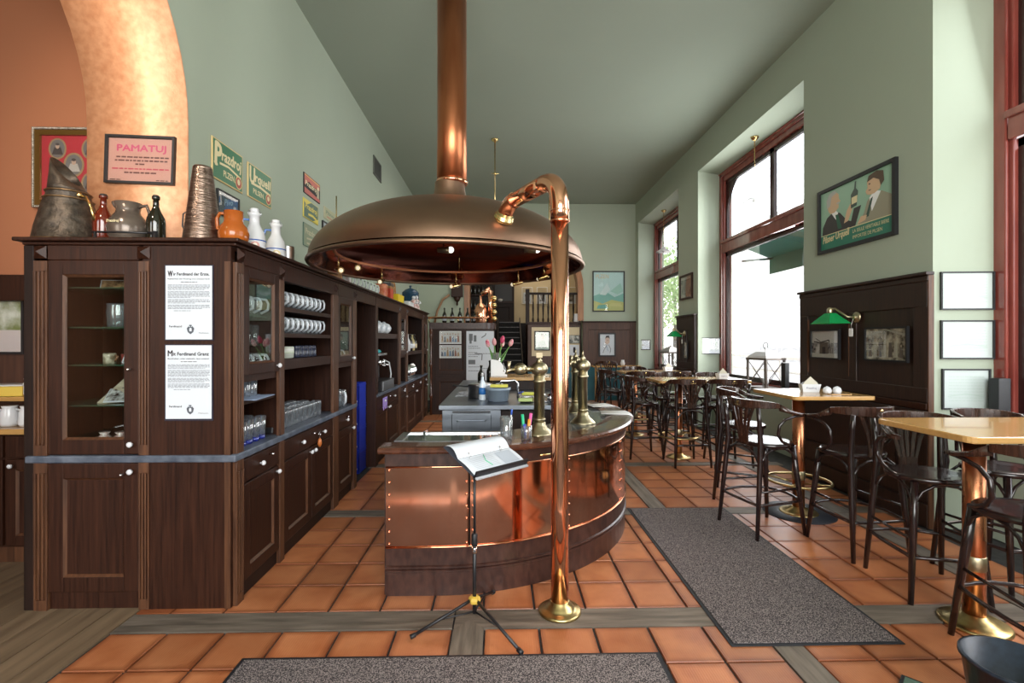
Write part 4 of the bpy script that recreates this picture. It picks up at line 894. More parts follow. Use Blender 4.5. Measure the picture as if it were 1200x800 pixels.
a.text('Pilsner Urquell', .04, .08, .40, cream_, .15, .15, .02, .06); a.text('LA SEULE VERITABLE BIERE', .49, .155, .46, cream_, .055); a.text('IMPORTEE DE PILSEN', .49, .06, .38, cream_, .055)
picture('framed_poster', 'large green framed beer poster of two men holding up a bottle', 'picture', (XR, 4.81, 2.515), RW, 1.07, .70, .035, M['black'], a, .035, None, False)
# three bright frames on the near window reveal (faces -Y)
for i, (z0, z1, x0, x1, lab, s_) in enumerate(((1.81, 2.125, 3.63, 4.045, 'pale document in a black frame, topmost of three on the near window reveal', 2), (1.405, 1.725, 3.63, 4.045, 'pale document in a black frame, middle of three on the near window reveal', 8), (.99, 1.325, 3.64, 4.015, 'pale document in a black frame, lowest of three on the near window reveal', 9))):
    w, h = x1 - x0, z1 - z0; a = Art(w - .024, h - .024); a.rect(0, 0, 1, 1, flat((.46, .52, .50), .15))
    g2 = flat((.36, .44, .40), .3)
    for k in range(9): a.words(.12, .9, .82 - .08 * k, .02, g2)
    a.line([(.1, .3), (.5, .38), (.9, .3)], .008, g2)
    picture('framed_document', lab, 'picture', ((x0 + x1) / 2, W1[1] - (((x0 + x1) / 2) - XR) * .0921 - .003, z0), -.092, w, h, .012, M['black'], a, .02, 'documents on the window reveal', False)
# small ones further back
a = Art(.62, .46); a.rect(0, 0, 1, 1, photo(21, (.05, .05, .045), (.35, .33, .28), 9)); a.rect(.0, .75, 1, 1, flat((.36, .34, .3), .4)); a.rect(.25, .2, .75, .7, flat((.14, .13, .11), .4))
picture('framed_photograph', 'old photograph in a brown frame high on the pier between the far windows', 'photograph', (XR, 9.24, 2.36), RW, .62, .48, .04, M['oak'], a, .03)
a = Art(.40, .27); a.rect(0, 0, 1, 1, M['paper'])
for k in range(4): a.disc(.17 + .22 * k, .62, .075, .16, flat((.45, .55, .5), .5), 10); a.disc(.17 + .22 * k, .28, .05, .12, flat((.5, .56, .56), .5), 8)
picture('framed_drawing', 'white drawing of figures in a black frame beside the middle window', 'picture', (3.80, 8.76, 1.32), 0, .42, .30, .014, M['black'], a, .02)
a = Art(.30, .23); a.rect(0, 0, 1, 1, M['paper']); a.line([(.1, .3), (.5, .45), (.9, .3)], .01, hair); a.rect(.3, .4, .5, .55, hair)
picture('framed_drawing', 'small pale drawing in a thin frame in the far window corner', 'picture', (3.74, 12.58, 1.33), 0, .34, .27, .016, M['oak'], a, .02)
# back wall
a = Art(.80, 1.02); a.rect(0, 0, 1, 1, flat((.42, .60, .58), .4)); a.text('PLZEN', .08, .84, .42, gold, .10)
for i, (pts, c) in enumerate((([(0, 0), (1, 0), (1, .45), (.7, .35), (.4, .50), (0, .38)], (.18, .42, .36)), ([(0, 0), (1, 0), (1, .22), (.6, .28), (.3, .18), (0, .26)], (.44, .46, .16)), ([(.55, .5), (.9, .72), (.98, .5), (.8, .42)], (.30, .52, .44)), ([(.2, .42), (.45, .72), (.55, .55), (.4, .4)], (.52, .64, .62)), ([(.1, .05), (.5, .05), (.4, .16), (.15, .14)], (.12, .38, .32)), ([(.5, .12), (.95, .1), (.9, .19), (.6, .2)], (.50, .50, .2)))): a.shape(pts, flat(c, .4))
picture('framed_poster', 'tall turquoise town map poster in a black frame on the back wall', 'picture', (2.86, YB, 2.34), 0, .86, 1.08, .03, M['black'], a, .03)
a = Art(.38, .55); a.rect(0, 0, 1, 1, M['paper']); a.shape([(.35, .60), (.38, .85), (.52, .92), (.66, .84), (.68, .62), (.5, .5)], flat((.60, .46, .38), .6)); a.shape([(.36, .78), (.42, .93), (.62, .94), (.70, .78), (.6, .84), (.45, .84)], ink); a.line([(.5, .5), (.30, .28), (.2, .1)], .012, ink); a.line([(.6, .5), (.75, .3), (.7, .1)], .012, ink); a.line([(.45, .45), (.55, .2)], .02, flat((.3, .4, .5), .5)); a.line([(.48, .7), (.58, .7)], .008, ink)
picture('framed_drawing', 'caricature portrait on white paper in a black frame on the wood panelling', 'picture', (2.81, YB - .055, 1.15), 0, .46, .63, .040, M['black'], a, .025)
# ================================================================ things on and in the back bar
ZTOP = ZT + .001
def lathe_thing(name, label, cat, loc, prof, mat, n=24, group=None, rz=0): 
    o = MB().lathe(prof, (0, 0, 0), n).build(name, mat, None, 0, loc, rz); return tag(o, label, cat, group)
hammered = noisy('hammered_tin', (.030, .024, .019), (.10, .078, .058), (22, 22, 22), .35, .55, .55, bump=.9, lo=.3, hi=.7)
# old tin jug
t = thing('tin_jug', 'large dented dark tin jug with a slanted mouth and brass handle', 'jug', (-2.755, 3.15, ZTOP), 0, None)
mb = MB(); mb.lathe([(.185, 0), (.19, .012), (.187, .03), (.18, .035), (.165, .12), (.135, .25), (.108, .335), (.112, .345), (.108, .355)], n=28); child('body', mb, hammered, t)
mb = MB(); n = 26; rings = ((0, .104), (.05, .097), (.12, .086), (.22, .074))
for i, (hz, r) in enumerate(rings):
    for j in range(n):
        a = 2 * PI * j / n; sl = 1 - .5 * (1 + math.cos(a)); zz = .355 + hz * (.20 + .80 * sl); mb.v.append((r * math.cos(a) - .02 * hz / .22, r * math.sin(a), zz))
for i in range(3):
    for j in range(n): mb.face((i * n + j, i * n + (j + 1) % n, (i + 1) * n + (j + 1) % n, (i + 1) * n + j), None, True)
o = child('neck', mb, hammered, t); md = o.modifiers.new('th', 'SOLIDIFY'); md.thickness = .004
mb = MB(); mb.tube([(.09, -.03, .33), (.15, -.05, .31), (.19, -.06, .24), (.21, -.06, .16)], .008, 8); mb.ball((.10, -.04, .325), .018, 8); child('handle', mb, M['brass'], t)
for z, r in ((.30, .124), (.03, .19), (.345, .114)): mb = MB(); mb.lathe([(r, z - .006), (r + .005, z), (r, z + .006)], n=28); child('band', mb, flat((.16, .10, .05), .35, .7), t)
# bottles
def bottle_mesh(r, h, name='bottle', neck=.32):
    return MB().lathe([(r * .8, 0), (r, .012), (r, h * .50), (r * .93, h * .58), (r * .5, h * .72), (r * .33, h * .80), (r * .30, h * .93), (r * .42, h * .94), (r * .42, h * .985), (r * .28, h)], n=20)
def bottle(label, loc, r, h, mat, group=None, cat='bottle', name='bottle', lab=None):
    t = thing(name, label, cat, loc, 0, group); child('body', bottle_mesh(r, h), mat, t)
    if lab: child('label', MB().lathe([(r + .0008, h * .16), (r + .0008, h * .42)], n=20), lab, t)
    child('cap', MB().lathe([(r * .40, h * .97), (r * .44, h * .985), (r * .30, h * 1.02), (0, h * 1.02)], n=12), M['iron'], t); return t
bottle('brown red glass bottle between the tin jug and the grey pitcher', (-2.53, 3.14, ZTOP), .055, .335, M['amber'])
bottle('dark green black glass bottle right of the grey pitcher', (-2.215, 3.16, ZTOP), .053, .335, M['bottle_dark'])
# grey pitcher
pew = noisy('grey_glaze', (.085, .065, .052), (.17, .135, .11), (7, 7, 7), .18, .3, .35)
t = thing('stoneware_pitcher', 'round brown grey glazed pitcher between the two glass bottles', 'pitcher', (-2.375, 3.14, ZTOP))
child('body', MB().lathe([(.06, 0), (.072, .01), (.105, .07), (.112, .12), (.098, .175), (.068, .215), (.062, .235), (.074, .285), (.068, .286), (.055, .24)], n=28), pew, t)
mb = MB(); mb.tube([(-.06, 0, .27), (-.085, 0, .285), (-.10, 0, .292)], [.03, .018, .008], 8); child('spout', mb, pew, t)
mb = MB(); mb.tube([(.068, 0, .26), (.115, .0, .27), (.135, 0, .22), (.125, 0, .15), (.10, 0, .12)], .011, 8); child('handle', mb, pew, t)
a = Art(.075, .022); a.text('Prazdroj', 0, 0, 1, cream_, None, .1, .02); o = a.build('lettering', None, t); o.location = (-.01, -.112, .135)
# iron crank
t = thing('iron_crank', 'black iron crank rod lying along the cabinet top', 'crank', (-2.26, 2.93, ZTOP))
mb = MB(); mb.tube([(-.17, 0, .055), (.0, 0, .055), (.16, 0, .050)], .006, 8); mb.tube([(.16, 0, .052), (.195, 0, .05), (.20, 0, .0)], .009, 8); child('rod', mb, M['iron'], t)
child('foot', MB().lathe([(.03, 0), (.03, .01), (.014, .02), (.014, .06)], (.20, 0, 0), 14), M['iron'], t); child('foot', MB().lathe([(.022, 0), (.02, .012), (.008, .02), (.008, .055)], (-.15, 0, 0), 12), M['iron'], t)
# tall cone
t = thing('copper_cone', 'tall hammered grey copper cone standing on the cabinet corner', 'cone', (-1.895, 3.12, ZTOP))
mb = MB(); 
prof = []
for k in range(34): z = .50 * k / 33; r = .117 - .062 * k / 33; prof += [(r, z), (r - .002, z + .007)]
mb.lathe([(.117, 0)] + prof + [(.050, .512), (.030, .520), (0, .521)], n=30); child('body', mb, noisy('grey_copper', (.12, .080, .060), (.26, .19, .15), (16, 16, 90), .26, .38, .9, bump=.5), t)
mb = MB(); mb.tube([(-.115, .02, .10), (-.14, .02, .14), (-.135, .02, .22), (-.10, .02, .24)], .005, 6); child('handle', mb, M['iron'], t)
# orange ceramic jug
orng = noisy('orange_glaze', (.30, .070, .010), (.40, .105, .016), (6, 6, 6), .08, .14)
t = thing('ceramic_jug', 'glossy orange brown ceramic jug with a loop handle', 'jug', (-1.69, 3.10, ZTOP))
child('body', MB().lathe([(.055, 0), (.06, .008), (.085, .05), (.09, .085), (.078, .125), (.058, .15), (.054, .165), (.056, .225), (.050, .226), (.046, .16)], n=28), orng, t)
mb = MB(); mb.tube([(-.053, 0, .21), (-.085, 0, .215), (-.105, 0, .18), (-.10, 0, .12), (-.08, 0, .10)], .011, 8); child('handle', mb, orng, t)
# two flagons
def flagon(label, loc, band):
    t = thing('porcelain_flagon', label, 'flagon', loc, 0, 'white swing-top porcelain flagons')
    child('body', MB().lathe([(.06, 0), (.068, .01), (.07, .12), (.062, .165), (.040, .205), (.034, .22), (.032, .275), (.038, .28), (.038, .30), (.030, .302), (.0, .303)], n=26), M['porcelain'], t)
    for z in (.018, .10): child('stripe', MB().lathe([(.0705, z), (.0712, z + .004), (.0705, z + .008)], n=26), flat((.03, .10, .42), .2), t)
    child('stopper', MB().lathe([(.026, .303), (.03, .312), (.028, .33), (.0, .334)], n=14), M['porcelain'], t)
    mb = MB(); mb.tube([(.036, 0, .28), (.042, 0, .30), (.028, 0, .322)], .003, 5); mb.tube([(-.036, 0, .28), (-.042, 0, .30), (-.028, 0, .322)], .003, 5); child('swing_wire', mb, M['steel'], t)
    mb = MB(); mb.tube([(-.03, .0, .25), (-.07, .0, .25), (-.085, .0, .20), (-.072, .0, .15)], .009, 8); child('handle', mb, flat((.12, .22, .50), .2), t)
    a = Art(.07, .06); a.disc(.5, .5, .42, .45, flat(band, .3), 14); a.disc(.5, .55, .2, .25, flat((.75, .62, .5), .3), 10); a.line([(.1, .1), (.5, .2), (.9, .1)], .006, flat((.03, .1, .42), .3)); o = a.build('decoration', None, t); o.location = (.0, -.0715, .035); return t
flagon('white porcelain flagon with a reddish picture, right of the orange jug', (-1.72, 3.42, ZTOP), (.45, .16, .12)).rotation_euler = (0, 0, .5)
flagon('white porcelain flagon with blue script and a blue handle', (-1.72, 3.74, ZTOP), (.55, .42, .18)).rotation_euler = (0, 0, .5)
lathe_thing('tin_canister', 'ribbed silver tin canister behind the second flagon', 'canister', (-1.74, 3.99, ZTOP), [(.05, 0)] + [(.05 + .002 * (k % 2), .01 + k * .012) for k in range(13)] + [(.05, .17), (.052, .175), (.045, .18), (0, .181)], M['steel'])
# clock on its back, box, tins ...
t = thing('drum_clock', 'dark drum clock with a white dial lying on the back bar top', 'clock', (-1.74, 4.66, ZTOP), 0); 
mb = MB(); mb.lathe([(.055, -.11), (.06, -.10), (.06, .05), (.055, .06)], n=24); mb.xf(Matrix.Translation((0, 0, .06)) @ Matrix.Rotation(PI / 2, 4, 'Y') @ Matrix.Rotation(0, 4, 'X')); child('drum', mb, M['oak_black'], t)
mb = MB(); mb.lathe([(.046, .0), (.046, .003), (0, .003)], n=24); mb.xf(Matrix.Translation((.059, 0, .06)) @ Matrix.Rotation(PI / 2, 4, 'Y')); child('dial', mb, M['white'], t); t.rotation_euler = (0, 0, -.35)
t = thing('amber_box', 'amber brown wooden box next to the drum clock', 'box', (-1.70, 4.93, ZTOP), .3); child('body', B(-.09, -.13, 0, .09, .13, .115), noisy('amber_wood', (.26, .11, .02), (.42, .20, .05), (14, 14, 14), .3), t, .012); child('clasp', B(.09, -.02, .06, .095, .02, .09), M['brass'], t)
t = thing('teal_bottle', 'narrow teal carton standing on the back bar top', 'carton', (-1.74, 5.17, ZTOP), .2); child('body', B(-.03, -.03, 0, .03, .03, .20), flat((.03, .36, .42), .3), t, .004); child('label', B(.0302, -.025, .05, .031, .025, .15), M['white'], t)
t = thing('patterned_tin', 'white patterned tin beside the teal carton', 'tin', (-1.74, 5.40, ZTOP), .2); child('body', B(-.07, -.09, 0, .07, .09, .16), noisy('floral', (.50, .30, .32), (.68, .72, .70), (30, 30, 30), .4), t, .01); child('lid', B(-.072, -.092, .145, .072, .092, .165), flat((.6, .6, .55), .3), t, .006)
gl_can = noisy('pale_can', (.42, .50, .40), (.66, .70, .62), (25, 25, 8), .35)
c0 = thing('beer_mug', 'x', 'mug', (0, 0, 0), 0, 'pale glazed mugs on top of the back bar')
child('body', MB().lathe([(.055, 0), (.06, .005), (.06, .17), (.055, .175), (.05, .172), (.05, .03), (0, .03)], n=18), gl_can, c0); mb = MB(); mb.tube([(.058, 0, .15), (.095, 0, .145), (.10, 0, .09), (.06, 0, .04)], .009, 6); child('handle', mb, M['porcelain'], c0)
for k in range(8):
    loc = (-1.735, 5.60 + .155 * k, ZTOP); lab = 'pale glazed beer mug on the back bar top, %s from the near end' % ORD[k]
    if k == 0: c0.location = loc; c0['label'] = lab; c0.rotation_euler = (0, 0, -.7)
    else: dup(c0, loc, -.7, lab)
def tinbox(name, label, cat, loc, sx, sy, h, c, rz=0, lidc=None):
    t = thing(name, label, cat, loc, rz); child('body', B(-sx / 2, -sy / 2, 0, sx / 2, sy / 2, h * .86), flat(c, .3), t, .004); child('lid', B(-sx / 2 - .002, -sy / 2 - .002, h * .86, sx / 2 + .002, sy / 2 + .002, h), flat(lidc or c, .3), t, .004); return t
lathe_thing('red_tin', 'round orange red tin on the back bar top', 'tin', (-1.74, 7.02, ZTOP), [(.10, 0), (.104, .01), (.104, .19), (.107, .195), (.107, .22), (.09, .23), (0, .232)], noisy('red_label', (.45, .08, .03), (.62, .25, .12), (12, 12, 12), .3))
tinbox('red_box', 'red box with a gold front next to the round red tin', 'box', (-1.74, 7.42, ZTOP), .16, .20, .24, (.50, .05, .025), 0, (.35, .16, .04))
tinbox('yellow_box', 'bright yellow carton lying on the back bar top', 'carton', (-1.70, 7.93, ZTOP), .15, .44, .16, (.80, .58, .02), 0)
tinbox('black_tin', 'tall black tin behind the yellow carton', 'tin', (-1.92, 8.15, ZTOP), .2, .26, .38, (.035, .032, .04))
t = thing('wooden_wheel', 'brown wooden spinning wheel standing on the far back bar top', 'wheel', (-1.95, 8.75, ZTOP), PI / 2)
brw = flat((.36, .16, .05), .4); mb = MB(); mb.tube([(.22 * math.cos(2 * PI * i / 24), 0, .30 + .22 * math.sin(2 * PI * i / 24)) for i in range(24)], .016, 6, close=True); child('rim', mb, brw, t)
for k in range(6): a = PI * k / 6; mb = MB(); mb.tube([(.22 * math.cos(a), 0, .30 + .22 * math.sin(a)), (-.22 * math.cos(a), 0, .30 - .22 * math.sin(a))], .008, 6); child('spoke', mb, brw, t)
for s_ in (-1, 1): mb = MB(); mb.tube([(s_ * .16, 0, 0), (s_ * .02, 0, .62)], .018, 6); child('leg', mb, flat((.50, .27, .08), .4), t)
tinbox('white_carton', 'low white carton on the far back bar top', 'carton', (-1.70, 8.85, ZTOP), .14, .5, .12, (.75, .76, .76))
t = thing('enamel_urn', 'dark blue enamel urn with a domed lid at the far end of the back bar', 'urn', (-1.86, 10.0, ZTOP)); bl = flat((.018, .055, .10), .2)
child('body', MB().lathe([(.16, 0), (.17, .02), (.17, .38), (.175, .39)], n=26), bl, t); child('lid', MB().lathe([(.175, .39), (.17, .41), (.11, .47), (.02, .50), (.02, .53), (.03, .545), (0, .56)], n=26), bl, t)
for k, (yy, nm, h) in enumerate(((9.35, 'small white figurine with a reddish coat, nearer of two beside the urn', .28), (9.68, 'small white figurine nearest the blue urn', .32))):
    t = thing('figurine', nm, 'figurine', (-1.68, yy, ZTOP)); child('body', MB().lathe([(.07, 0), (.075, .02), (.06, .08), (.045, h * .6), (.05, h * .7), (.02, h * .78)], n=14), noisy('figure_glaze', (.5, .2, .16), (.78, .76, .74), (16, 16, 16), .25), t); child('head', MB().ball((0, 0, h * .88), .036, 10), M['porcelain'], t); mb = MB(); mb.tube([(-.05, 0, h * .66), (-.085, .0, h * .5), (-.04, -.05, h * .45)], .014, 6); mb.tube([(.05, 0, h * .66), (.085, 0, h * .52), (.05, -.05, h * .48)], .014, 6); child('arms', mb, M['porcelain'], t)
# ---- inside the display end
def IN(x, z, y=3.05): return (x, y, z)
def cardthing(name, label, loc, w, h, tilt, seed, rz=0, cat='photograph', mat=None):
    t = thing(name, label, cat, loc, rz); o = child('card', B(-w / 2, -.002, 0, w / 2, .002, h), M['paper'], t); o.rotation_euler = (-tilt, 0, 0)
    a = Art(w * .9, h * .88); a.rect(0, 0, 1, 1, mat or photo(seed, (.01, .01, .01), (.6, .6, .58), 30)); o2 = a.build('print', None, t); o2.location = (0, -.0035, h * .06); o2.rotation_euler = (-tilt, 0, 0); return t
cardthing('old_photograph', 'sepia picture standing on the top glass shelf', IN(-2.40, 1.871), .15, .062, .25, 31, .1, mat=photo(31, (.06, .03, .015), (.42, .26, .13), 30))
t = thing('model_house', 'small white model house on the top glass shelf', 'model', IN(-2.215, 1.871)); child('walls', B(-.045, -.035, 0, .045, .035, .05), M['paper'], t); mb = MB(); mb.prism([(-.05, .05), (.05, .05), (.0, .08)], 'y', -.04, .04); child('roof', mb, flat((.45, .44, .42)), t)
for k in (-.02, .02): child('window', B(k - .009, -.0365, .018, k + .009, -.035, .036), M['black'], t)
child('label_card', B(-.045, -.037, 0, .045, -.036, .012), M['paper'], t)
t = thing('glass_jug', 'clear glass beer jug with handle on the second glass shelf', 'jug', IN(-2.36, 1.637)); child('body', MB().lathe([(.055, 0), (.06, .01), (.066, .10), (.062, .13), (.066, .145), (.060, .144), (.055, .10), (.05, .02), (0, .018)], n=22), M['glass_ware'], t); mb = MB(); mb.tube([(.062, 0, .12), (.10, 0, .115), (.105, 0, .06), (.062, 0, .025)], .009, 8); child('handle', mb, M['glass_handle'], t)
cardthing('old_photograph', 'black and white etching leaning behind the glass jug', IN(-2.24, 1.637, 3.12), .15, .19, .18, 33)
t = thing('beer_stein', 'tiny painted stein on the third glass shelf', 'stein', IN(-2.42, 1.414)); child('body', MB().lathe([(.032, 0), (.033, .06), (.028, .065), (.028, .01), (0, .01)], n=16), noisy('stein', (.16, .13, .07), (.55, .50, .38), (40, 40, 40), .3), t); child('handle', MB().tube([(.03, 0, .05), (.05, 0, .045), (.03, 0, .012)], .005, 6), flat((.25, .12, .06), .3), t)
t = thing('red_mug', 'small dark red mug behind the stein on the third glass shelf', 'mug', IN(-2.375, 1.414, 3.12)); child('body', MB().lathe([(.025, 0), (.026, .055), (.022, .057), (.02, .01), (0, .01)], n=14), flat((.28, .05, .04), .3), t); child('handle', MB().tube([(.024, 0, .045), (.042, 0, .04), (.024, 0, .012)], .004, 6), flat((.28, .05, .04), .3), t)
cardthing('old_photograph', 'group photograph propped on the third glass shelf', IN(-2.255, 1.416), .17, .085, .5, 35, .12)
t = thing('newspaper', 'folded yellowed newspaper on the lowest glass shelf', 'newspaper', IN(-2.295, 1.18, 3.10), .1); mb = MB(); mb.v = [(-.16, -.10, .0), (.14, -.10, .02), (.20, .10, .20), (-.05, .10, .21)]; mb.face((0, 1, 2, 3)); o = child('sheet', mb, noisy('newsprint', (.30, .25, .18), (.52, .45, .33), (5, 60, 60), .8), t); md = o.modifiers.new('th', 'SOLIDIFY'); md.thickness = .012
for k in range(5): mb = MB(); u0 = .15 + .1 * k; P0 = lambda u, v: (-.16 + .30 * u + v * (.11 - .05 * u), -.10 + .20 * v, .008 + .02 * u + v * .19); mb.poly([P0(.2, .35 + .11 * k), P0(.8, .35 + .11 * k), P0(.8, .38 + .11 * k), P0(.2, .38 + .11 * k)]); child('print_line', mb, ink, t)
cardthing('old_photograph', 'small portrait photograph lying before the newspaper', IN(-2.33, 1.184, 2.985), .13, .13, 1.0, 36, .35)
for k, (x, lab, c) in enumerate(((-2.41, 'red and white packet on the display floor, left one', (.42, .22, .2)), (-2.315, 'red and white packet on the display floor, right one', (.40, .16, .15)))):
    t = thing('packet', lab, 'packet', IN(x, .916, 3.0)); child('bag', MB().lathe([(.03, 0), (.042, .02), (.04, .05), (.02, .07), (.03, .085)], n=10), noisy('packet', c, (.6, .55, .5), (45, 45, 45), .2), t); child('ribbon', MB().tube([(-.02, 0, .07), (0, -.02, .072), (.02, 0, .07)], .003, 5), M['brass'], t)
o = MB().ball((0, 0, .022), .03, 8, sz=.8).build('stone', flat((.12, .11, .10), .7), None, 0, IN(-2.235, .914, 3.0)); tag(o, 'small grey stone beside the packets', 'stone')
# ---- glassware
mug = thing('glass_mug', 'x', 'mug', (0, 0, 0)); child('body', MB().lathe([(.036, 0), (.042, .008), (.044, .12), (.042, .128), (.038, .126), (.037, .02), (0, .016)], n=14), M['glass_ware'], mug); child('handle', MB().tube([(.042, 0, .115), (.075, 0, .112), (.088, 0, .085), (.085, 0, .045), (.042, 0, .018)], .0085, 7), M['glass_handle'], mug)
tum = thing('tumbler', 'x', 'glass', (0, 0, 0)); child('body', MB().lathe([(.026, 0), (.030, .005), (.034, .13), (.031, .13), (.027, .015), (0, .012)], n=14), M['glass_ware'], tum)
blu = thing('tumbler', 'x', 'glass', (0, 0, 0)); child('body', MB().lathe([(.027, .02), (.034, .155), (.031, .155), (.025, .03)], n=14), M['glass_ware'], blu); child('base', MB().lathe([(.024, 0), (.027, .004), (.028, .026), (0, .028)], n=14), M['glass_blue'], blu, label='blue glass foot')
used = {}
def put(proto, loc, rz, label, group, sc=1):
    r = proto if id(proto) not in used else None; used[id(proto)] = 1
    if r is None: r = dup(proto, loc, rz, label, group)
    else: r.location = loc; r.rotation_euler = (0, 0, rz); r['label'] = label; r['group'] = group
    r.scale = (sc, sc, sc); return r
for si, (z, nm) in enumerate(((1.801, 'upper'), (1.611, 'middle'))):
    for k in range(10): put(mug, (XF - .10, Y2 + .09 + .093 * k, z), -.35, 'glass beer mug on the %s shelf of the open bay, %s from the near end' % (nm, ORD[k]), 'glass mugs on the %s shelf' % nm)
    for k in range(10): put(mug, (XF - .24, Y2 + .09 + .093 * k, z), -.35, 'glass beer mug in the back row of the %s shelf, %s from the near end' % (nm, ORD[k]), 'glass mugs at the back of the %s shelf' % nm)
for rw in range(3):
    for k in range(8): put(mug, (XF - .09 - .11 * rw, Y2 + .20 + .10 * k, ZK1 + .001), (2.4, 2.9, -.3)[rw], 'glass mug on the slate under the mug shelves, row %s from the front, %s along' % (ORD[rw], ORD[k]), 'glass mugs on the slate worktop')
for rw in range(2):
    for k in range(4): put(tum, (XF - .08 - .085 * rw, YF + .12 + .085 * k, 1.187), 0, 'clear tumbler on the small shelf of the corner bay, row %s, %s along' % (ORD[rw], ORD[k]), 'tumblers on the corner bay shelf')
for rw in range(3):
    for k in range(5): put(blu, (XF - .06 - .085 * rw, YF + .12 + .083 * k, ZK1 + .001), 0, 'tall tumbler with a blue foot on the corner slate, row %s, %s along' % (ORD[rw], ORD[k]), 'blue footed tumblers')
for (z, nm) in ((1.721, 'upper'), (1.531, 'middle'), (1.346, 'bottom')):
    for rw in range(2):
        for k in range(4): put(mug if nm != 'middle' else tum, (XF - .10 - .12 * rw, YF + .14 + .10 * k, z), .4, 'glass behind the corner bay door, %s shelf, row %s, %s along' % (nm, ORD[rw], ORD[k]), 'glasses behind the corner bay door', 1.0)
for (z, nm) in ((1.721, 'upper'), (1.531, 'middle'), (1.346, 'bottom')):
    for k in range(3): put(mug if nm == 'bottom' else tum, (XF - .12, Y3 + .10 + .12 * k, z), .4, 'glass behind the narrow bay door, %s shelf, %s along' % (nm, ORD[k]), 'glasses behind the narrow bay door')
put(mug, (XF - .045, Y3 + .26, ZK1 + .001), -.8, 'single large glass mug on the slate of the narrow bay', 'mugs alone on the slate', 1.35)
o = MB().box(-.20, -.16, 0, .20, .16, .004).build('blue_napkin', flat((.28, .36, .52), .7), None, 0, (XF - .16, YF + .30, 1.1855)); o.rotation_euler = (0, 0, .1); o.location.z = 1.1855; tag(o, 'folded blue grey cloth lining the corner bay shelf', 'cloth')
# cups and small things on the lower mug shelf
lathe_thing('white_bowl', 'stack of white green rimmed bowls on the lowest mug shelf', 'bowl', (XF - .10, Y2 + .30, 1.421), [(.05, 0), (.06, .004), (.062, .035), (.064, .036), (.064, .05), (.062, .052), (.062, .085), (.055, .09), (0, .09)], noisy('bowl', (.45, .52, .38), (.80, .80, .78), (1, 1, 34), .3))
lathe_thing('white_jug', 'small white cream jug at the near end of the lowest mug shelf', 'jug', (XF - .09, Y2 + .05, 1.421), [(.03, 0), (.034, .06), (.022, .11), (.024, .12), (0, .12)], M['porcelain'])
lathe_thing('teal_cup', 'teal cup behind the white bowls', 'cup', (XF - .24, Y2 + .42, 1.421), [(.035, 0), (.04, .09), (.036, .1), (.033, .02), (0, .02)], flat((.02, .22, .25), .3))
for k in range(5): lathe_thing('spice_jar', 'small dark jar on the lowest mug shelf, %s of five' % ORD[k], 'jar', (XF - .09, Y2 + .47 + .085 * k, 1.421), [(.03, 0), (.033, .01), (.033, .07), (.028, .075), (.03, .08), (.03, .095), (0, .096)], flat((.03, .035, .06), .2), 14, 'dark jars on the lowest mug shelf')
o = MB().box(-.06, -.09, 0, .06, .09, .05).build('black_pouch', M['black'], None, .012, (XF - .10, Y2 + .06, ZK1 + .001)); tag(o, 'black pouch on the slate at the near end of the mugs', 'pouch')
t = thing('key_ring', 'bunch of keys with an orange fob hanging from a drawer lock', 'keys', (XF + .045, Y2 + .62, .77)); child('ring', MB().tube([(0, .018 * math.cos(2 * PI * i / 12), .018 * math.sin(2 * PI * i / 12)) for i in range(12)], .0025, 5, close=True), M['chrome'], t); child('fob', MB().lathe([(.004, 0), (.016, -.02), (.018, -.05), (.008, -.075)], (0, 0, -.03), 10), flat((.45, .13, .03), .3), t); child('key', B(-.002, -.008, -.06, .002, .008, -.015), M['chrome'], t)
# blue crates in the niche
cb = flat((.012, .035, .40), .32)
def crate(z):
    t = thing('beer_crate', 'x', 'crate', (0, 0, 0)); L, Wd, H = .29, .40, .262; c = MB(); th = .012
    c.box(-Wd / 2, -L / 2, 0, Wd / 2, L / 2, .015)
    for sx in (-1, 1): c.box(sx * Wd / 2, -L / 2, 0, sx * (Wd / 2 - th), L / 2, H)
    c.box(-Wd / 2, L / 2 - th, 0, Wd / 2, L / 2, H)
    y, y2 = -L / 2, -L / 2 + th
    c.box(-Wd / 2, y, 0, Wd / 2, y2, .10); c.box(-Wd / 2, y, .225, Wd / 2, y2, H)
    for a, b_ in ((-.20, -.155), (-.075, .085), (.150, .20)): c.box(a, y, .10, b_, y2, .225)
    c.box(-Wd / 2 - .005, -L / 2 - .005, H - .03, Wd / 2 + .005, L / 2 + .005, H - .018); c.box(-Wd / 2 - .005, -L / 2 - .005, .0, Wd / 2 + .005, L / 2 + .005, .012)
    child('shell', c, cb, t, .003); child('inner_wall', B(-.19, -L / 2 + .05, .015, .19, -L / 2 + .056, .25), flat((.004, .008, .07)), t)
    a = Art(.15, .05); a.text('PIVO', .05, .1, .9, M['white'], .7, 0, .01); o = a.build('lettering', None, t); o.location = (.115, -L / 2 - .0015, .032)
    a = Art(.05, .07); a.disc(.5, .5, .4, .45, M['white'], 10); a.disc(.5, .5, .2, .25, cb, 8); o = a.build('emblem', None, t); o.location = (.03, -L / 2 - .0015, .13); return t
cr = crate(0); names = ['bottom', 'second from the floor', 'third from the floor', 'topmost']
for k in range(4):
    loc = (-1.86, 5.845, .002 + .264 * k); lab = 'blue plastic beer crate in the niche, %s of the stack' % names[k]
    if k == 0: cr.location = loc; cr['label'] = lab; cr['group'] = 'stack of blue beer crates'
    else: dup(cr, loc, 0, lab, 'stack of blue beer crates')
o = MB()
for k in range(9): o.box(-.004, -.11 + .025 * k, -.10 - .03 * math.sin(k * 1.7), .004, -.085 + .025 * k, .03)
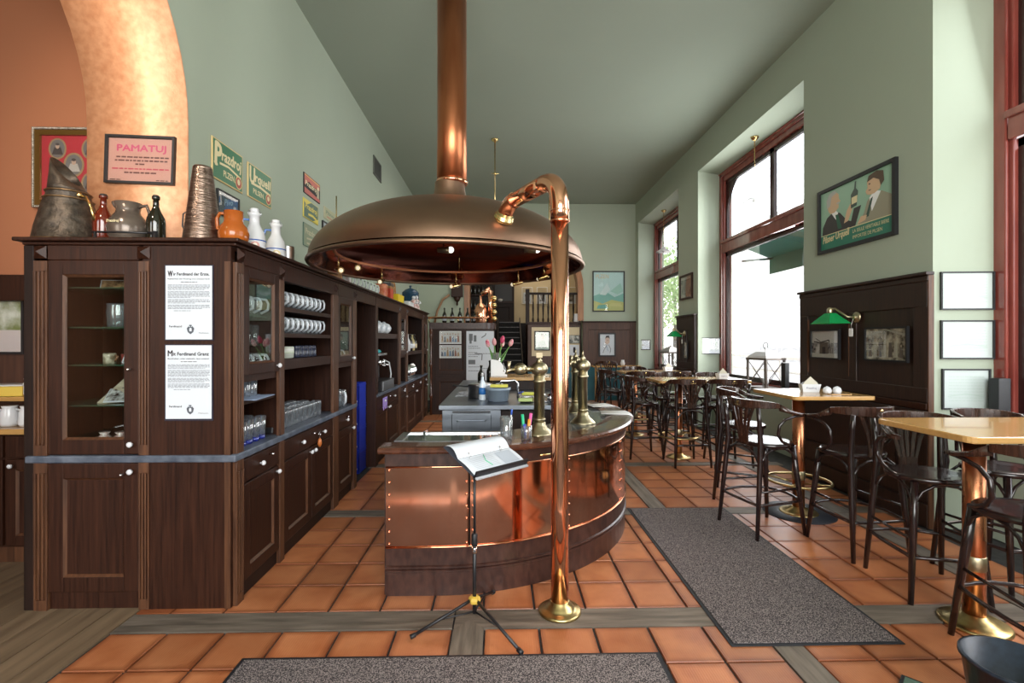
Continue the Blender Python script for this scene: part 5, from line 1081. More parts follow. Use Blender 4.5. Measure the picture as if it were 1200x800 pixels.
o = o.build('purple_cloth', flat((.36, .25, .62), .7), None, .003, (XF + .035, Y5 + .42, .78)); tag(o, 'lilac cleaning cloth hanging over a drawer front', 'cloth')
# coffee machine bay
cm = thing('coffee_machine', 'chrome coffee machine on the slate of the open bay past the niche', 'coffee machine', (XF - .13, Y5 + .62, ZK1 + .001)); 
child('base', B(-.20, -.32, 0, .16, .34, .14), M['iron'], cm, .01); child('front_panel', B(.16, -.30, .01, .168, .32, .13), M['steel'], cm); child('body', B(-.20, -.20, .14, -.02, .25, .46), M['iron'], cm, .012); child('top', B(-.22, -.24, .46, .08, .28, .50), M['chrome'], cm, .008)
for k in (-1, 1): b = MB(); b.lathe([(.035, 0), (.035, .05), (.028, .06)], (.06, .10 * k, .34), 12); b.tube([(.06, .10 * k, .35), (.15, .10 * k, .33)], .012, 6); child('brew_head', b, M['chrome'], cm)
b = MB(); b.tube([(.02, .29, .40), (.10, .31, .36), (.13, .30, .20), (.12, .27, .05)], .010, 6); child('steam_wand', b, M['porcelain'], cm)
lathe_thing('teal_towel', 'crumpled teal towel on top of the coffee machine', 'towel', (XF - .17, Y5 + .62, ZK1 + .503), [(.08, 0), (.11, .015), (.09, .04), (.05, .055), (0, .05)], flat((.03, .30, .32), .8), 9)
lathe_thing('white_bottle', 'white spray bottle on top of the coffee machine', 'bottle', (XF - .13, Y5 + .46, ZK1 + .503), [(.035, 0), (.037, .09), (.015, .13), (.012, .17), (0, .175)], M['porcelain'])
for k in range(3): lathe_thing('white_teapot', 'white china pot on the shelf over the coffee machine, %s from the near end' % ORD[k], 'teapot', (XF - .09, Y5 + .30 + .28 * k, 1.661), [(.06, 0), (.10, .04), (.11, .08), (.08, .13), (.03, .15), (.02, .165), (0, .17)], noisy('china', (.35, .42, .48), (.80, .82, .84), (20, 20, 20), .2), 16, 'china pots over the coffee machine')
for k in range(5): bottle('liqueur bottle on the middle shelf of the far bay, %s from the near end' % ORD[k], (XF - .07, Y7 + .25 + .22 * k, 1.381), .05, .30, [M['steel'], M['porcelain'], M['bottle_dark'], flat((.5, .42, .22), .2), M['bottle_dark']][k], 'bottles in the far bay', lab=[None, None, M['paper'], M['white'], M['cream']][k])
t = thing('plate_rack', 'wire rack of standing steel plates on the slate of the far bay', 'plate rack', (XF - .10, Y7 + .6, ZK1 + .001)); child('base', B(-.1, -.3, 0, .1, .3, .015), M['steel'], t)
for k in range(5): b = MB(); b.lathe([(.0, 0), (.10, 0), (.13, .012), (.13, .016), (0, .006)], n=18); b.xf(Matrix.Translation((0, -.2 + .1 * k, .145)) @ Matrix.Rotation(PI / 2 - .25, 4, 'X')); child('plate', b, M['chrome'], t)
tinbox('white_box', 'white and yellow box at the end of the far slate', 'box', (XF - .12, Y8 + .30, ZK1 + .001), .12, .2, .26, (.55, .60, .66), 0, (.7, .55, .08))
# ================================================================ tables, bar chairs, mats and loose things
def table(label, x0, x1, y0, y1, z, px, py, group='high tables along the windows', ring=True):
    t = thing('high_table', label, 'table', (px, py, .001), 0, group)
    r = .05; q = []
    for cx, cy, a0 in ((x1 - r, y1 - r, 0), (x0 + r, y1 - r, 90), (x0 + r, y0 + r, 180), (x1 - r, y0 + r, 270)):
        for k in range(5): a = math.radians(a0 + 22.5 * k); q.append((cx + r * math.cos(a) - px, cy + r * math.sin(a) - py))
    child('tabletop', MB().prism(q, 'z', z - .034, z), M['table'], t, .006)
    child('under_frame', B(x0 + .22 - px, y0 + .22 - py, z - .06, x1 - .22 - px, y1 - .22 - py, z - .034), M['oak_black'], t)
    child('column', MB().lathe([(.05, .03), (.05, z - .06)], n=24), M['copper_satin'], t)
    child('column_band', MB().lathe([(.0505, .30), (.053, .305), (.053, .375), (.0505, .38)], n=24), M['brass_old'], t)
    child('base', MB().lathe([(.158, 0), (.158, .010), (.148, .016), (.110, .018), (.105, .028), (.085, .031), (.080, .040), (.06, .044), (.053, .058)], n=36), M['brass_floor'], t)
    if ring:
        b = MB(); b.tube([(.26 * math.cos(2 * PI * i / 24), .26 * math.sin(2 * PI * i / 24), .29) for i in range(24)], .012, 7, close=True)
        for k in range(4): a = PI / 4 + PI / 2 * k; b.tube([(.05 * math.cos(a), .05 * math.sin(a), .27), (.26 * math.cos(a), .26 * math.sin(a), .29)], .008, 6)
        child('foot_ring', b, M['brass_floor'], t)
    return t
table('nearest high table with a light wooden top and copper column, at the right edge', 2.30, 3.50, 2.31, 2.93, 1.08, 2.60, 2.60, ring=False)
table('second high table from the front, on a round black mat before the panelling', 2.50, 3.22, 4.06, 4.78, 1.08, 2.70, 4.33)
table('third high table from the front, with a copper column beside two near chairs', 2.03, 3.24, 6.14, 6.82, 1.045, 2.38, 6.43)
table('fourth high table from the front, before the far window pier', 2.04, 3.10, 7.88, 8.55, 1.04, 2.22, 8.0)
o = MB().lathe([(0, 0), (.30, 0), (.30, .0), (.295, .007), (0, .007)], n=40).build('round_mat', flat((.008, .010, .016), .5), None, 0, (2.70, 4.33, .0)); tag(o, 'round black rubber mat under the second high table', 'mat')
# shelf table on the back wall
t = thing('wall_shelf_table', 'narrow wooden counter on posts along the back wall', 'table', (2.3, 12.3, 0)); child('board', B(0, -.25, .90, 1.22, .25, .94), M['table'], t, .006)
for x in (.10, 1.1): child('leg', B(x - .035, -.21, 0, x + .035, -.14, .90), M['table'], t)
struct('trim_3', B(2.17, YB - .06, 0, XR - .0, YB, .88), noisy('teal_paint', (.012, .095, .125), (.02, .13, .16), (3, 3, 3), .5))
# ---- the bar chair
def make_chair():
    t = thing('bar_chair', 'x', 'chair', (0, 0, 0), 0, 'bentwood bar chairs')
    n = 28; q = []
    for k in range(n): a = 2 * PI * k / n; r = .212 * (1 + .06 * math.cos(2 * a)); q.append((r * math.cos(a), r * math.sin(a) * (1.03 if math.sin(a) > 0 else .95)))
    s = MB(); k = len(q)
    lev = ((.93, .702), (1.0, .708), (1.0, .730), (.96, .737), (.80, .734), (.5, .727))
    for sc, z in lev:
        for x, y in q: s.v.append((x * sc, y * sc, z))
    for i in range(len(lev) - 1):
        for j in range(k): s.face((i * k + j, i * k + (j + 1) % k, (i + 1) * k + (j + 1) % k, (i + 1) * k + j), None, True)
    s.face(range(k - 1, -1, -1)); s.face([(len(lev) - 1) * k + j for j in range(k)]); child('seat', s, M['chair'], t)
    for sx in (-1, 1):
        child('leg', MB().tube([(sx * .150, .150, .708), (sx * .165, .168, .50), (sx * .205, .215, .0)], [.021, .022, .0145], 10), M['chair'], t)
        child('leg', MB().tube([(sx * .225, -.255, 0), (sx * .205, -.22, .40), (sx * .188, -.192, .73), (sx * .190, -.205, .92), (sx * .196, -.222, 1.03)], [.0145, .020, .021, .018, .015], 10), M['chair'], t)
    # curved back rail, a tall band
    rail = MB(); m = 18; rings = []
    for i in range(m + 1):
        a = math.radians(192 + (348 - 192) * i / m); e = abs(i - m / 2) / (m / 2); z0 = 1.012 + .012 * e; z1 = 1.085 - .022 * e ** 3
        for (dr, z) in ((-.011, z0), (.011, z0), (.014, z1), (-.008, z1)): rail.v.append(((.232 + dr) * math.cos(a), (.232 + dr) * math.sin(a) * 1.02, z))
    for i in range(m):
        for j in range(4): rail.face((i * 4 + j, (i + 1) * 4 + j, (i + 1) * 4 + (j + 1) % 4, i * 4 + (j + 1) % 4), None, False)
    rail.face((3, 2, 1, 0)); rail.face([m * 4 + j for j in range(4)])
    ro = child('back_rail', rail, M['chair_back'], t, .004)
    em = MB(); em.lathe([(.013, 0), (.012, .002), (0, .003)], n=12); em.xf(Matrix.Translation((0, -.2515, 1.058)) @ Matrix.Rotation(PI / 2, 4, 'X'))
    a = Art(.06, .02, -.2520); a.text('Prazdroj', 0, 0, 1, gold, None, .1, .02); b0 = len(em.v); em.v += [(v[0], v[1], v[2] + 1.028) for v in a.v]
    for f in a.f: em.face([b0 + i for i in f])
    child('emblem', em, M['brass'], ro)
    for sx in (-1, 1):                                     # flat arm and its bent support
        ar = MB(); path = [(sx * .226, -.045, 1.030), (sx * .245, .03, .995), (sx * .255, .11, .978), (sx * .250, .18, .972)]
        for i, p in enumerate(path):
            w = [.012, .018, .022, .018][i]; h = [.026, .014, .011, .010][i]; ar.v += [(p[0] - w, p[1], p[2] - h), (p[0] + w, p[1], p[2] - h), (p[0] + w, p[1], p[2] + h), (p[0] - w, p[1], p[2] + h)]
        for i in range(3):
            for j in range(4): ar.face((i * 4 + j, (i + 1) * 4 + j, (i + 1) * 4 + (j + 1) % 4, i * 4 + (j + 1) % 4), None, True)
        ar.face((3, 2, 1, 0)); ar.face((12, 13, 14, 15)); ao = child('armrest', ar, M['chair_back'], t)
        c = [(sx * .250, .15, .968), (sx * .252, .07, .962), (sx * .252, -.02, .94), (sx * .248, -.07, .895), (sx * .240, -.075, .82), (sx * .230, -.03, .765), (sx * .218, .04, .735), (sx * .205, .10, .722)]
        child('arm_support', MB().tube(c, .0115, 8), M['chair'], ao)
    sp = MB()                                              # fan of slats
    for k in range(5):
        f = (k - 2) / 2; xb, xt = .040 * f, .118 * f; wb, wt = .0075, .016
        yb, yt = -.196, -.222 + .018 * abs(f); zb, zt_ = .75, 1.020
        for (x, w, y, z) in ((xb, wb, yb, zb), (xb * .6 + xt * .4, wb * .6 + wt * .4, yb * .5 + yt * .5 - .004, .90), (xt, wt, yt, zt_)):
            sp.v += [(x - w, y - .005, z), (x + w, y - .005, z), (x + w, y + .005, z), (x - w, y + .005, z)]
        o_ = k * 12
        for i in range(2):
            for j in range(4): sp.face((o_ + i * 4 + j, o_ + i * 4 + (j + 1) % 4, o_ + (i + 1) * 4 + (j + 1) % 4, o_ + (i + 1) * 4 + j))
    sp.box(-.052, -.203, .722, .052, -.188, .785); child('splat', sp, M['chair_back'], t)
    def legat(sx, sy, z):
        if sy > 0: return Vector((sx * (.165 + .04 * (.55 - z) / .55), .168 + .047 * (.55 - z) / .55, z))
        return Vector((sx * (.225 - .02 * z / .4), -.255 + .035 * z / .4, z)) if z < .4 else Vector((sx * .195, -.205, z))
    # bent foot ring between the legs
    c = [legat(1, 1, .27), legat(-1, 1, .27), legat(-1, -1, .27), legat(1, -1, .27)]; pts = []
    for i in range(4):
        p, q2 = c[i], c[(i + 1) % 4]; mid = (p + q2) / 2; out = Vector((mid.x, mid.y, 0)).normalized() * .03
        for f in (.04, .25, .5, .75, .96): pts.append(p.lerp(q2, f) + out * math.sin(PI * f) + Vector((0, 0, .01 * math.sin(PI * f))))
    child('foot_ring', MB().tube(pts, .0115, 8, close=True), M['chair'], t)
    for sx in (-1, 1): child('stretcher', MB().tube([legat(sx, 1, .37), legat(sx, 0 or -1, .37)], .009, 7), M['chair'], t)
    for a, b in (((1, 1), (-1, 1)), ((-1, 1), (-1, -1)), ((-1, -1), (1, -1)), ((1, -1), (1, 1))):
        p, q2 = legat(*a, .50), legat(*b, .50); pu, qu = p.lerp(q2, .14), q2.lerp(p, .14)
        child('brace', MB().tube([p, p.lerp(q2, .03) + Vector((0, 0, .09)), pu + Vector((0, 0, .155)), p.lerp(q2, .32) + Vector((0, 0, .192)), p.lerp(q2, .5) + Vector((0, 0, .20)), q2.lerp(p, .32) + Vector((0, 0, .192)), qu + Vector((0, 0, .155)), q2.lerp(p, .03) + Vector((0, 0, .09)), q2], .0095, 7), M['chair'], t)
    return t
chairs = [
 (2.66, 2.96, PI - .22, 'dark bentwood bar chair behind the left corner of the nearest table, facing the viewer'),
 (2.56, 2.27, -.12, 'dark bentwood bar chair cut by the right edge, its seat before the nearest column'),
 (3.26, 3.08, PI + .1, 'dark bentwood bar chair half hidden behind the nearest table near the window reveal'),
 (2.66, 3.60, .10, 'dark bentwood bar chair with its emblem towards us, before the second table'),
 (2.18, 3.97, -PI / 2 + .22, 'dark bentwood bar chair standing clear at the left of the second table'),
 (2.42, 4.78, -PI / 2 - .5, 'dark bentwood bar chair at the far left of the second table'),
 (2.35, 6.12, .02, 'left one of two dark bar chairs whose backs face us at the third table'),
 (2.88, 6.12, -.05, 'right one of two dark bar chairs whose backs face us at the third table'),
 (1.93, 6.56, -PI / 2 + .1, 'dark bentwood bar chair at the left end of the third table'),
 (2.50, 7.05, PI, 'dark bar chair on the far side of the third table, left one'),
 (3.12, 7.08, PI - .1, 'dark bar chair on the far side of the third table, right one'),
 (2.24, 7.72, .05, 'dark bar chair with its back to us at the fourth table, left one'),
 (2.80, 7.72, -.05, 'dark bar chair with its back to us at the fourth table, right one'),
 (1.90, 8.15, -PI / 2 + .1, 'dark bar chair at the left end of the fourth table'),
 (2.45, 8.85, PI, 'dark bar chair on the far side of the fourth table'),
 (2.55, 11.70, .1, 'dark chair at the wall counter under the caricature'),
]
ch = make_chair()
for i, (x, y, a, lab) in enumerate(chairs):
    if i == 0: ch.location = (x, y, .001); ch.rotation_euler = (0, 0, a); ch['label'] = lab
    else: dup(ch, (x, y, .001), a, lab)
# ---- on the tables
def napkin(loc, rz, lab):
    t = thing('napkin_holder', lab, 'napkin holder', loc, rz, 'napkin holders'); mb = MB(); mb.v = [(-.07, -.03, 0), (.07, -.03, 0), (.07, .03, 0), (-.07, .03, 0), (-.085, -.035, .075), (.085, -.035, .075), (.085, .035, .075), (-.085, .035, .075)]
    for q in ((0, 3, 2, 1), (0, 1, 5, 4), (1, 2, 6, 5), (2, 3, 7, 6), (3, 0, 4, 7)): mb.face(q)
    child('box', mb, M['porcelain'], t)
    for k in range(3): b = MB(); y = -.015 + .014 * k; b.prism([(-.075 + .01 * k, .02), (.07, .02), (.065 - .02 * k, .085), (.0 + .01 * k, .145 - .01 * k), (-.06, .085)], 'y', y, y + .006); child('napkin', b, [flat((.55, .52, .42), .8), flat((.10, .08, .07), .8), M['paper']][k], t)
    a = Art(.09, .03); a.text('Prazdroj', 0, 0, 1, flat((.05, .06, .15), .5), None, .15); o = a.build('lettering', None, t); o.location = (0, -.0335, .025); return t
napkin((2.86, 4.42, 1.082), -.1, 'white napkin holder on the second high table')
napkin((2.98, 6.45, 1.047), .3, 'white napkin holder on the third high table')
napkin((2.85, 8.2, 1.042), .3, 'white napkin holder on the fourth high table')
for k, x in enumerate((2.93, 3.02)): 
    t = thing('salt_shaker', ['white shaker next to the napkin holder, left of two', 'white shaker on the second table, right of two'][k], 'shaker', (x, 4.28, 1.082), 0); child('body', MB().lathe([(.022, 0), (.034, .012), (.036, .03), (.028, .052), (.012, .062), (0, .064)], n=16), M['porcelain'], t); child('cap', MB().lathe([(.010, .062), (.006, .066), (0, .067)], n=10), M['steel'], t)
o = B(-.09, -.03, 0, .09, .03, .006).build('coaster_tray', M['table'], None, .002, (3.0, 4.22, 1.081)); tag(o, 'small wooden board under the shakers', 'tray')
lathe_thing('white_jug', 'small white jug on the counter of the back wall', 'jug', (3.1, 12.25, .942), [(.04, 0), (.06, .05), (.04, .12), (.045, .14), (0, .14)], M['porcelain'])
# lanterns in the windows
def lantern(loc, s, lab):
    t = thing('lantern', lab, 'lantern', loc, .3, 'lanterns on the window sills'); w, h = .17 * s, .44 * s; wd = flat((.11, .085, .07), .6)
    child('base', B(-w - .02, -w - .02, 0, w + .02, w + .02, .04), wd, t)
    for sx in (-1, 1):
        for sy in (-1, 1): child('post', B(sx * w - .014, sy * w - .014, .04, sx * w + .014, sy * w + .014, h), wd, t)
    child('top_frame', B(-w - .02, -w - .02, h, w + .02, w + .02, h + .03), wd, t)
    for sy in (-1, 1):
        b = MB(); b.tube([(-w, sy * w, .05), (w, sy * w, h)], .006, 5); b.tube([(w, sy * w, .05), (-w, sy * w, h)], .006, 5); child('cross_bars', b, wd, t)
        b = MB(); b.tube([(sy * w, -w, .05), (sy * w, w, h)], .006, 5); b.tube([(sy * w, w, .05), (sy * w, -w, h)], .006, 5); child('cross_bars', b, wd, t)
    child('roof', MB().lathe([(w * 1.5, h + .03), (w * 1.35, h + .06), (w * .8, h + .12), (w * .3, h + .155), (.02, h + .165), (.02, h + .185), (0, h + .19)], n=4, a0=PI / 4, a1=PI / 4 + 2 * PI, sm=False), flat((.32, .31, .30), .4, .5), t)
    b = MB(); b.tube([(.045 * math.cos(2 * PI * i / 14), 0, h + .215 + .045 * math.sin(2 * PI * i / 14)) for i in range(14)], .006, 5, close=True); child('ring', b, M['iron'], t)
    child('candle', MB().lathe([(.04, .04), (.04, .17), (0, .17)], n=14), M['porcelain'], t); return t
lantern((3.96, 7.15, SILL + .036), 1.0, 'big grey wooden lantern with crossed bars on the sill of the large window')
lantern((3.96, 11.2, SILL + .036), 1.0, 'wooden lantern on the sill of the far window')
o = B(-.03, -.05, 0, .03, .05, .42).build('menu_holder', M['iron'], None, .004, (3.94, 6.62, SILL + .036)); tag(o, 'slim black box standing on the sill right of the lantern', 'box')
o = B(-.05, -.04, 0, .05, .04, .42).build('menu_holder', M['iron'], None, .004, (4.0, 3.79, SILL + .036)); tag(o, 'slim black box at the foot of the near window frame', 'box')
# pendants in the window recesses
def pendant(loc, lab, drop=1.0):
    t = thing('pendant_lamp', lab, 'lamp', loc, 0, 'pendant lamps in the window recesses')
    child('ceiling_rose', MB().lathe([(.06, 0), (.055, -.02), (.03, -.05), (.012, -.06)], n=18), M['brass'], t); child('rod', MB().tube([(0, 0, -.05), (0, 0, -drop)], .006, 6), M['brass'], t)
    child('shade', MB().lathe([(.03, -drop + .06), (.045, -drop + .04), (.06, -drop + .01), (.17, -drop - .06), (.168, -drop - .064), (.055, -drop), (.03, -drop + .03)], n=26, cap=False), M['shade'], t); child('bulb', MB().ball((0, 0, -drop - .04), .035, 10), M['white'], t); return t
pendant((3.83, 7.22, HEAD), 'white shaded pendant lamp on a brass rod in the large window', .92)
pendant((3.83, 11.3, HEAD), 'white shaded pendant lamp on a brass rod in the far window', .92)
t = thing('ceiling_rod', 'thin brass lamp rod dropping from the ceiling behind the hood', 'lamp rod', (-.108, 8.74, ZC)); child('rose', MB().lathe([(.07, 0), (.065, -.02), (.02, -.05), (.01, -.06)], n=18), M['brass'], t); child('rod', MB().tube([(0, 0, -.05), (0, 0, -1.75)], .011, 8), M['brass'], t); b = MB(); b.ball((0, 0, -.62), .03, 10); b.tube([(-.07, 0, -.62), (.07, 0, -.62)], .008, 6); child('rod_knot', b, M['brass'], t); child('shade', MB().lathe([(.03, -1.74), (.19, -1.86), (.186, -1.862), (.03, -1.76)], n=24, cap=False), M['porcelain'], t)
# ---- door mats
def mat(label, x0, x1, y0, y1, sk=0):
    t = thing('door_mat', label, 'mat', ((x0 + x1) / 2, (y0 + y1) / 2, .0025), sk, 'grey speckled door mats'); w, d = (x1 - x0) / 2, (y1 - y0) / 2
    child('border', B(-w, -d, 0, w, d, .004), flat((.010, .011, .015), .6), t, .002); child('pile', B(-w + .022, -d + .022, .003, w - .022, d - .022, .009), M['carpet'], t); return t
mat('long grey speckled mat running from the bar to the right foreground', 1.168, 2.068, 2.425, 4.46)
mat('grey speckled mat at the bottom edge in front of the music stand', -1.262, .785, 1.28, 2.39)
t = thing('green_tray', 'corner of a small green rubber tray with a black edge on the floor', 'tray', (1.84, 2.075, .002), .75); child('rim', B(-.09, -.08, 0, .09, .08, .012), M['black'], t, .003); child('pad', B(-.075, -.065, .01, .075, .065, .014), flat((.08, .14, .10), .5), t)
# bucket
t = thing('bucket', 'dark blue black bucket at the lower right corner', 'bucket', (1.985, 1.81, .0145), 0)
bk = noisy('bucket_blue', (.006, .010, .018), (.014, .022, .036), (30, 30, 30), .35)
child('body', MB().lathe([(.0, .004), (.125, .004), (.128, 0), (.165, .29), (.175, .292), (.175, .305), (.162, .305), (.122, .012), (0, .010)], n=36), bk, t)
# ---- music stand with an open ring binder
t = thing('music_stand', 'black folding music stand on a tripod in front of the bar', 'music stand', (-.145, 2.66, 0)); bx, by = 0, 0
child('pole', MB().tube([(0, 0, .06), (0, 0, .48)], .0105, 10), M['black'], t); child('pole', MB().tube([(0, 0, .46), (0, 0, .84)], .0075, 10), M['black'], t)
child('clamp', MB().lathe([(.015, .43), (.017, .44), (.017, .49), (.012, .50)], n=12), M['black'], t); child('clamp', MB().lathe([(.0135, .39), (.0145, .40), (.0145, .415), (.0135, .42)], n=12), M['chrome'], t)
hub = MB(); hub.lathe([(.016, .115), (.03, .12), (.034, .135), (.03, .15), (.016, .155)], n=6, sm=False); child('hub', hub, noisy('yellow_hub', (.55, .36, .05), (.68, .48, .10), (9, 9, 9), .35), t)
for fx, fy in ((-.32, -.13), (.245, -.27), (.10, .31)):
    v = Vector((fx, fy, 0)); d = v.normalized(); lg = child('leg', MB().tube([d * .02 + Vector((0, 0, .135)), v + Vector((0, 0, .014))], .0085, 8), M['black'], t)
    child('rubber_foot', MB().tube([v * .94 + Vector((0, 0, .020)), v * 1.02 + Vector((0, 0, .013))], .0125, 8), M['black'], lg)
    child('strut', MB().tube([Vector((0, 0, .07)), v * .55 + Vector((0, 0, .068))], .005, 6), M['black'], lg)
P = [Vector(p) - Vector((-.145, 2.66, 0)) for p in ((-.138, 2.53, .848), (.14, 2.80, .848), (.0, 2.98, .958), (-.29, 2.72, .958))]
ux = (P[1] - P[0]).normalized(); uy = (P[3] - P[0]); uy = (uy - ux * uy.dot(ux)).normalized(); uz = ux.cross(uy); LX, LY = .395, .265
def SP(a, b_, c=0): return P[0] + ux * (a * LX) + uy * (b_ * LY) + uz * c
def slab(mb, a0, b0, a1, b1, c0, c1):
    k = len(mb.v); mb.v += [tuple(SP(a, b_, c)) for c in (c0, c1) for a, b_ in ((a0, b0), (a1, b0), (a1, b1), (a0, b1))]
    for q in ((0, 3, 2, 1), (4, 5, 6, 7), (0, 1, 5, 4), (1, 2, 6, 5), (2, 3, 7, 6), (3, 0, 4, 7)): mb.face([k + i for i in q])
    return mb
d = MB(); slab(d, 0, 0, 1, 1, -.012, -.006); slab(d, 0, -.035, 1, -.0, -.012, .028); child('desk', d, M['black'], t); child('lip', slab(MB(), .0, -.09, 1, -.036, -.012, -.004), flat((.42, .44, .48), .3), t)
child('desk_bracket', MB().tube([(0, 0, .83), tuple(SP(.5, .45, -.014))], .012, 8), M['black'], t)
bk_ = thing('open_binder', 'open ring binder with printed white pages on the music stand', 'binder', (-.145, 2.66, 0))
child('cover', slab(MB(), -.02, .02, 1.02, 1.05, -.0055, -.001), flat((.05, .055, .07), .5), bk_)
def page(a0, a1, bulge):
    mb = MB(); n = 8
    for i in range(n + 1):
        f = i / n; c = .002 + bulge * math.sin(PI * min(1, f * 1.1)) ** .8
        for b_ in (.03, 1.03): mb.v.append(tuple(SP(a0 + (a1 - a0) * f, b_, c)))
    for i in range(n): mb.face((2 * i, 2 * i + 2, 2 * i + 3, 2 * i + 1), None, True)
    return mb
def vpage(b0, b1, bulge):
    mb = MB(); n = 8
    for i in range(n + 1):
        f = i / n; c = .003 + bulge * math.sin(PI * f)
        for a in (.0, 1.0): mb.v.append(tuple(SP(a, b0 + (b1 - b0) * f, c)))
    for i in range(n): mb.face((2 * i, 2 * i + 1, 2 * i + 3, 2 * i + 2), None, True)
    return mb
child('page', vpage(.02, .56, .006), M['paper'], bk_); child('page', vpage(.57, 1.06, .026), M['paper'], bk_)
pl = MB()
for k in range(9): 
    b_ = .12 + .043 * k; k0 = len(pl.v); pl.v += [tuple(SP(a, bb, .0115)) for a, bb in ((.10, b_), (.55, b_), (.55, b_ + .012), (.10, b_ + .012))]; pl.face((k0, k0 + 1, k0 + 2, k0 + 3))
child('text_lines', pl, flat((.45, .47, .50), .8), bk_); pl = MB(); k0 = 0
pl.v += [tuple(SP(a, bb, .012)) for a, bb in ((.62, .10), (.92, .10), (.92, .48), (.62, .48))]; pl.face((0, 1, 2, 3)); child('table_print', pl, flat((.42, .46, .52), .8), bk_)
pl = MB(); pl.tube([tuple(SP(.40, .14, .012)), tuple(SP(.36, .3, .013)), tuple(SP(.42, .5, .012))], .002, 5); child('green_mark', pl, flat((.05, .55, .25), .6), bk_)
rg = MB()
for a in (.18, .78): rg.tube([tuple(SP(a, .52, .004)), tuple(SP(a, .54, .022)), tuple(SP(a, .585, .026)), tuple(SP(a, .62, .015))], .003, 5)
child('rings', rg, M['chrome'], bk_)
# ---- on the bar: pen glasses
def penglass(loc, lab, s=1.0):
    t = thing('water_glass', lab, 'glass', loc); child('body', MB().lathe([(.034 * s, 0), (.036 * s, .004), (.041 * s, .135 * s), (.038 * s, .135 * s), (.033 * s, .012), (0, .01)], n=18), M['glass_ware'], t); return t
penglass((.035, 3.17, .917), 'clear glass with a pen on the bar top behind the binder', 1.05)
t = thing('pen_cup', 'glass cup of coloured markers on the bar top', 'pen cup', (.165, 3.14, .917)); child('cup', MB().lathe([(.034, 0), (.036, .09), (.034, .09), (.032, .006), (0, .005)], n=16), M['glass_ware'], t)
for x, y, h, c, nm in ((-.02, .0, .16, (.02, .42, .20), 'green_marker'), (.015, -.012, .13, (.85, .30, .03), 'orange_marker'), (.024, .012, .165, (.85, .12, .38), 'pink_marker'), (-.01, -.02, .10, (.05, .08, .5), 'blue_pen')): child(nm, MB().tube([(x * .5, y * .5, .008), (x * 1.3, y * 1.3, h)], .010, 8), flat(c, .35), t)
t = thing('ball_pen', 'blue capped pen leaning in the clear glass on the bar', 'pen', (.05, 3.17, .93)); child('barrel', MB().tube([(0, 0, 0), (.022, .004, .17)], .005, 6), M['white'], t); child('cap', MB().tube([(.0178, .003, .14), (.0225, .004, .175)], .0058, 6), flat((.03, .1, .5), .3), t)
# ================================================================ behind the bar, the back of the room, the street
BZ = .9475
def on_bench(u): pass
# things on the steel bench
t = thing('saucepan', 'steel saucepan on the left of the steel bench', 'pan', (-.22, 5.25, BZ)); child('body', MB().lathe([(.13, 0), (.135, .005), (.135, .13), (.14, .135), (.13, .132), (.128, .01), (0, .008)], n=26), M['steel'], t); child('handle', MB().tube([(-.135, 0, .115), (-.30, -.04, .13)], .010, 6), M['iron'], t); child('lid', MB().lathe([(.138, .136), (.10, .15), (.02, .158), (.02, .175), (0, .178)], n=26), M['steel'], t)
t = thing('plastic_tub', 'blue grey plastic tub on the steel bench', 'tub', (-.03, 4.93, BZ)); child('body', MB().lathe([(.10, 0), (.118, .11), (.13, .112), (.13, .135), (.122, .135), (.105, .01), (0, .008)], n=26), flat((.24, .30, .37), .4), t)
o = MB().box(-.09, -.04, 0, .09, .04, .03).build('yellow_cloth', flat((.62, .58, .10), .8), None, .008, (-.02, 4.94, BZ + .135)); tag(o, 'yellow cloth lying on the plastic tub', 'cloth')
t = thing('spray_bottle', 'clear bottle with a blue label on the steel bench', 'bottle', (-.19, 4.98, BZ)); child('body', MB().lathe([(.034, 0), (.036, .01), (.036, .16), (.014, .21), (.013, .24), (0, .242)], n=16), flat((.60, .68, .75), .15), t); child('label', MB().lathe([(.0365, .06), (.0365, .13)], n=16), flat((.03, .16, .45), .4), t); child('nozzle', MB().tube([(0, 0, .24), (0, 0, .275), (.0, -.03, .275)], .008, 6), M['white'], t)
o = MB().box(-.16, -.22, 0, .16, .22, .006).build('bar_cloth', speckle('cloth_dots', (.16, .17, .19), (.5, .52, .55), 40), None, 0, (-.34, 5.55, BZ)); tag(o, 'grey speckled cloth at the left end of the steel bench', 'cloth')
for k, (x, y, h, m, lab) in enumerate(((-.28, 6.9, .26, M['bottle_dark'], 'dark bottle at the back left of the steel bench'), (-.16, 7.1, .32, M['bottle_dark'], 'tall dark bottle in the bench group behind the pan'), (-.06, 6.7, .28, flat((.10, .12, .08), .1), 'dark green bottle in the bench group behind the pan'), (.03, 7.2, .34, M['bottle_dark'], 'tallest dark bottle behind the white card stand'), (-.10, 6.3, .24, flat((.16, .10, .05), .1), 'short brown bottle in front of the dark bottles'))): bottle(lab, (x, y, BZ), .05, h, m)
lathe_thing('white_cup', 'white cup between the bottles and the tub', 'cup', (-.02, 5.9, BZ), [(.03, 0), (.045, .09), (.042, .09), (.03, .01), (0, .01)], M['porcelain'])
t = thing('bench_tap', 'curved chrome water tap over the bench sink', 'tap', (.18, 5.15, BZ)); child('spout', MB().tube([(0, 0, 0), (0, 0, .16), (-.03, 0, .19), (-.18, -.02, .185), (-.19, -.02, .15)], .011, 8), M['chrome'], t); child('lever', MB().tube([(0, 0, .05), (.06, -.02, .07)], .007, 6), flat((.02, .06, .3), .3), t)
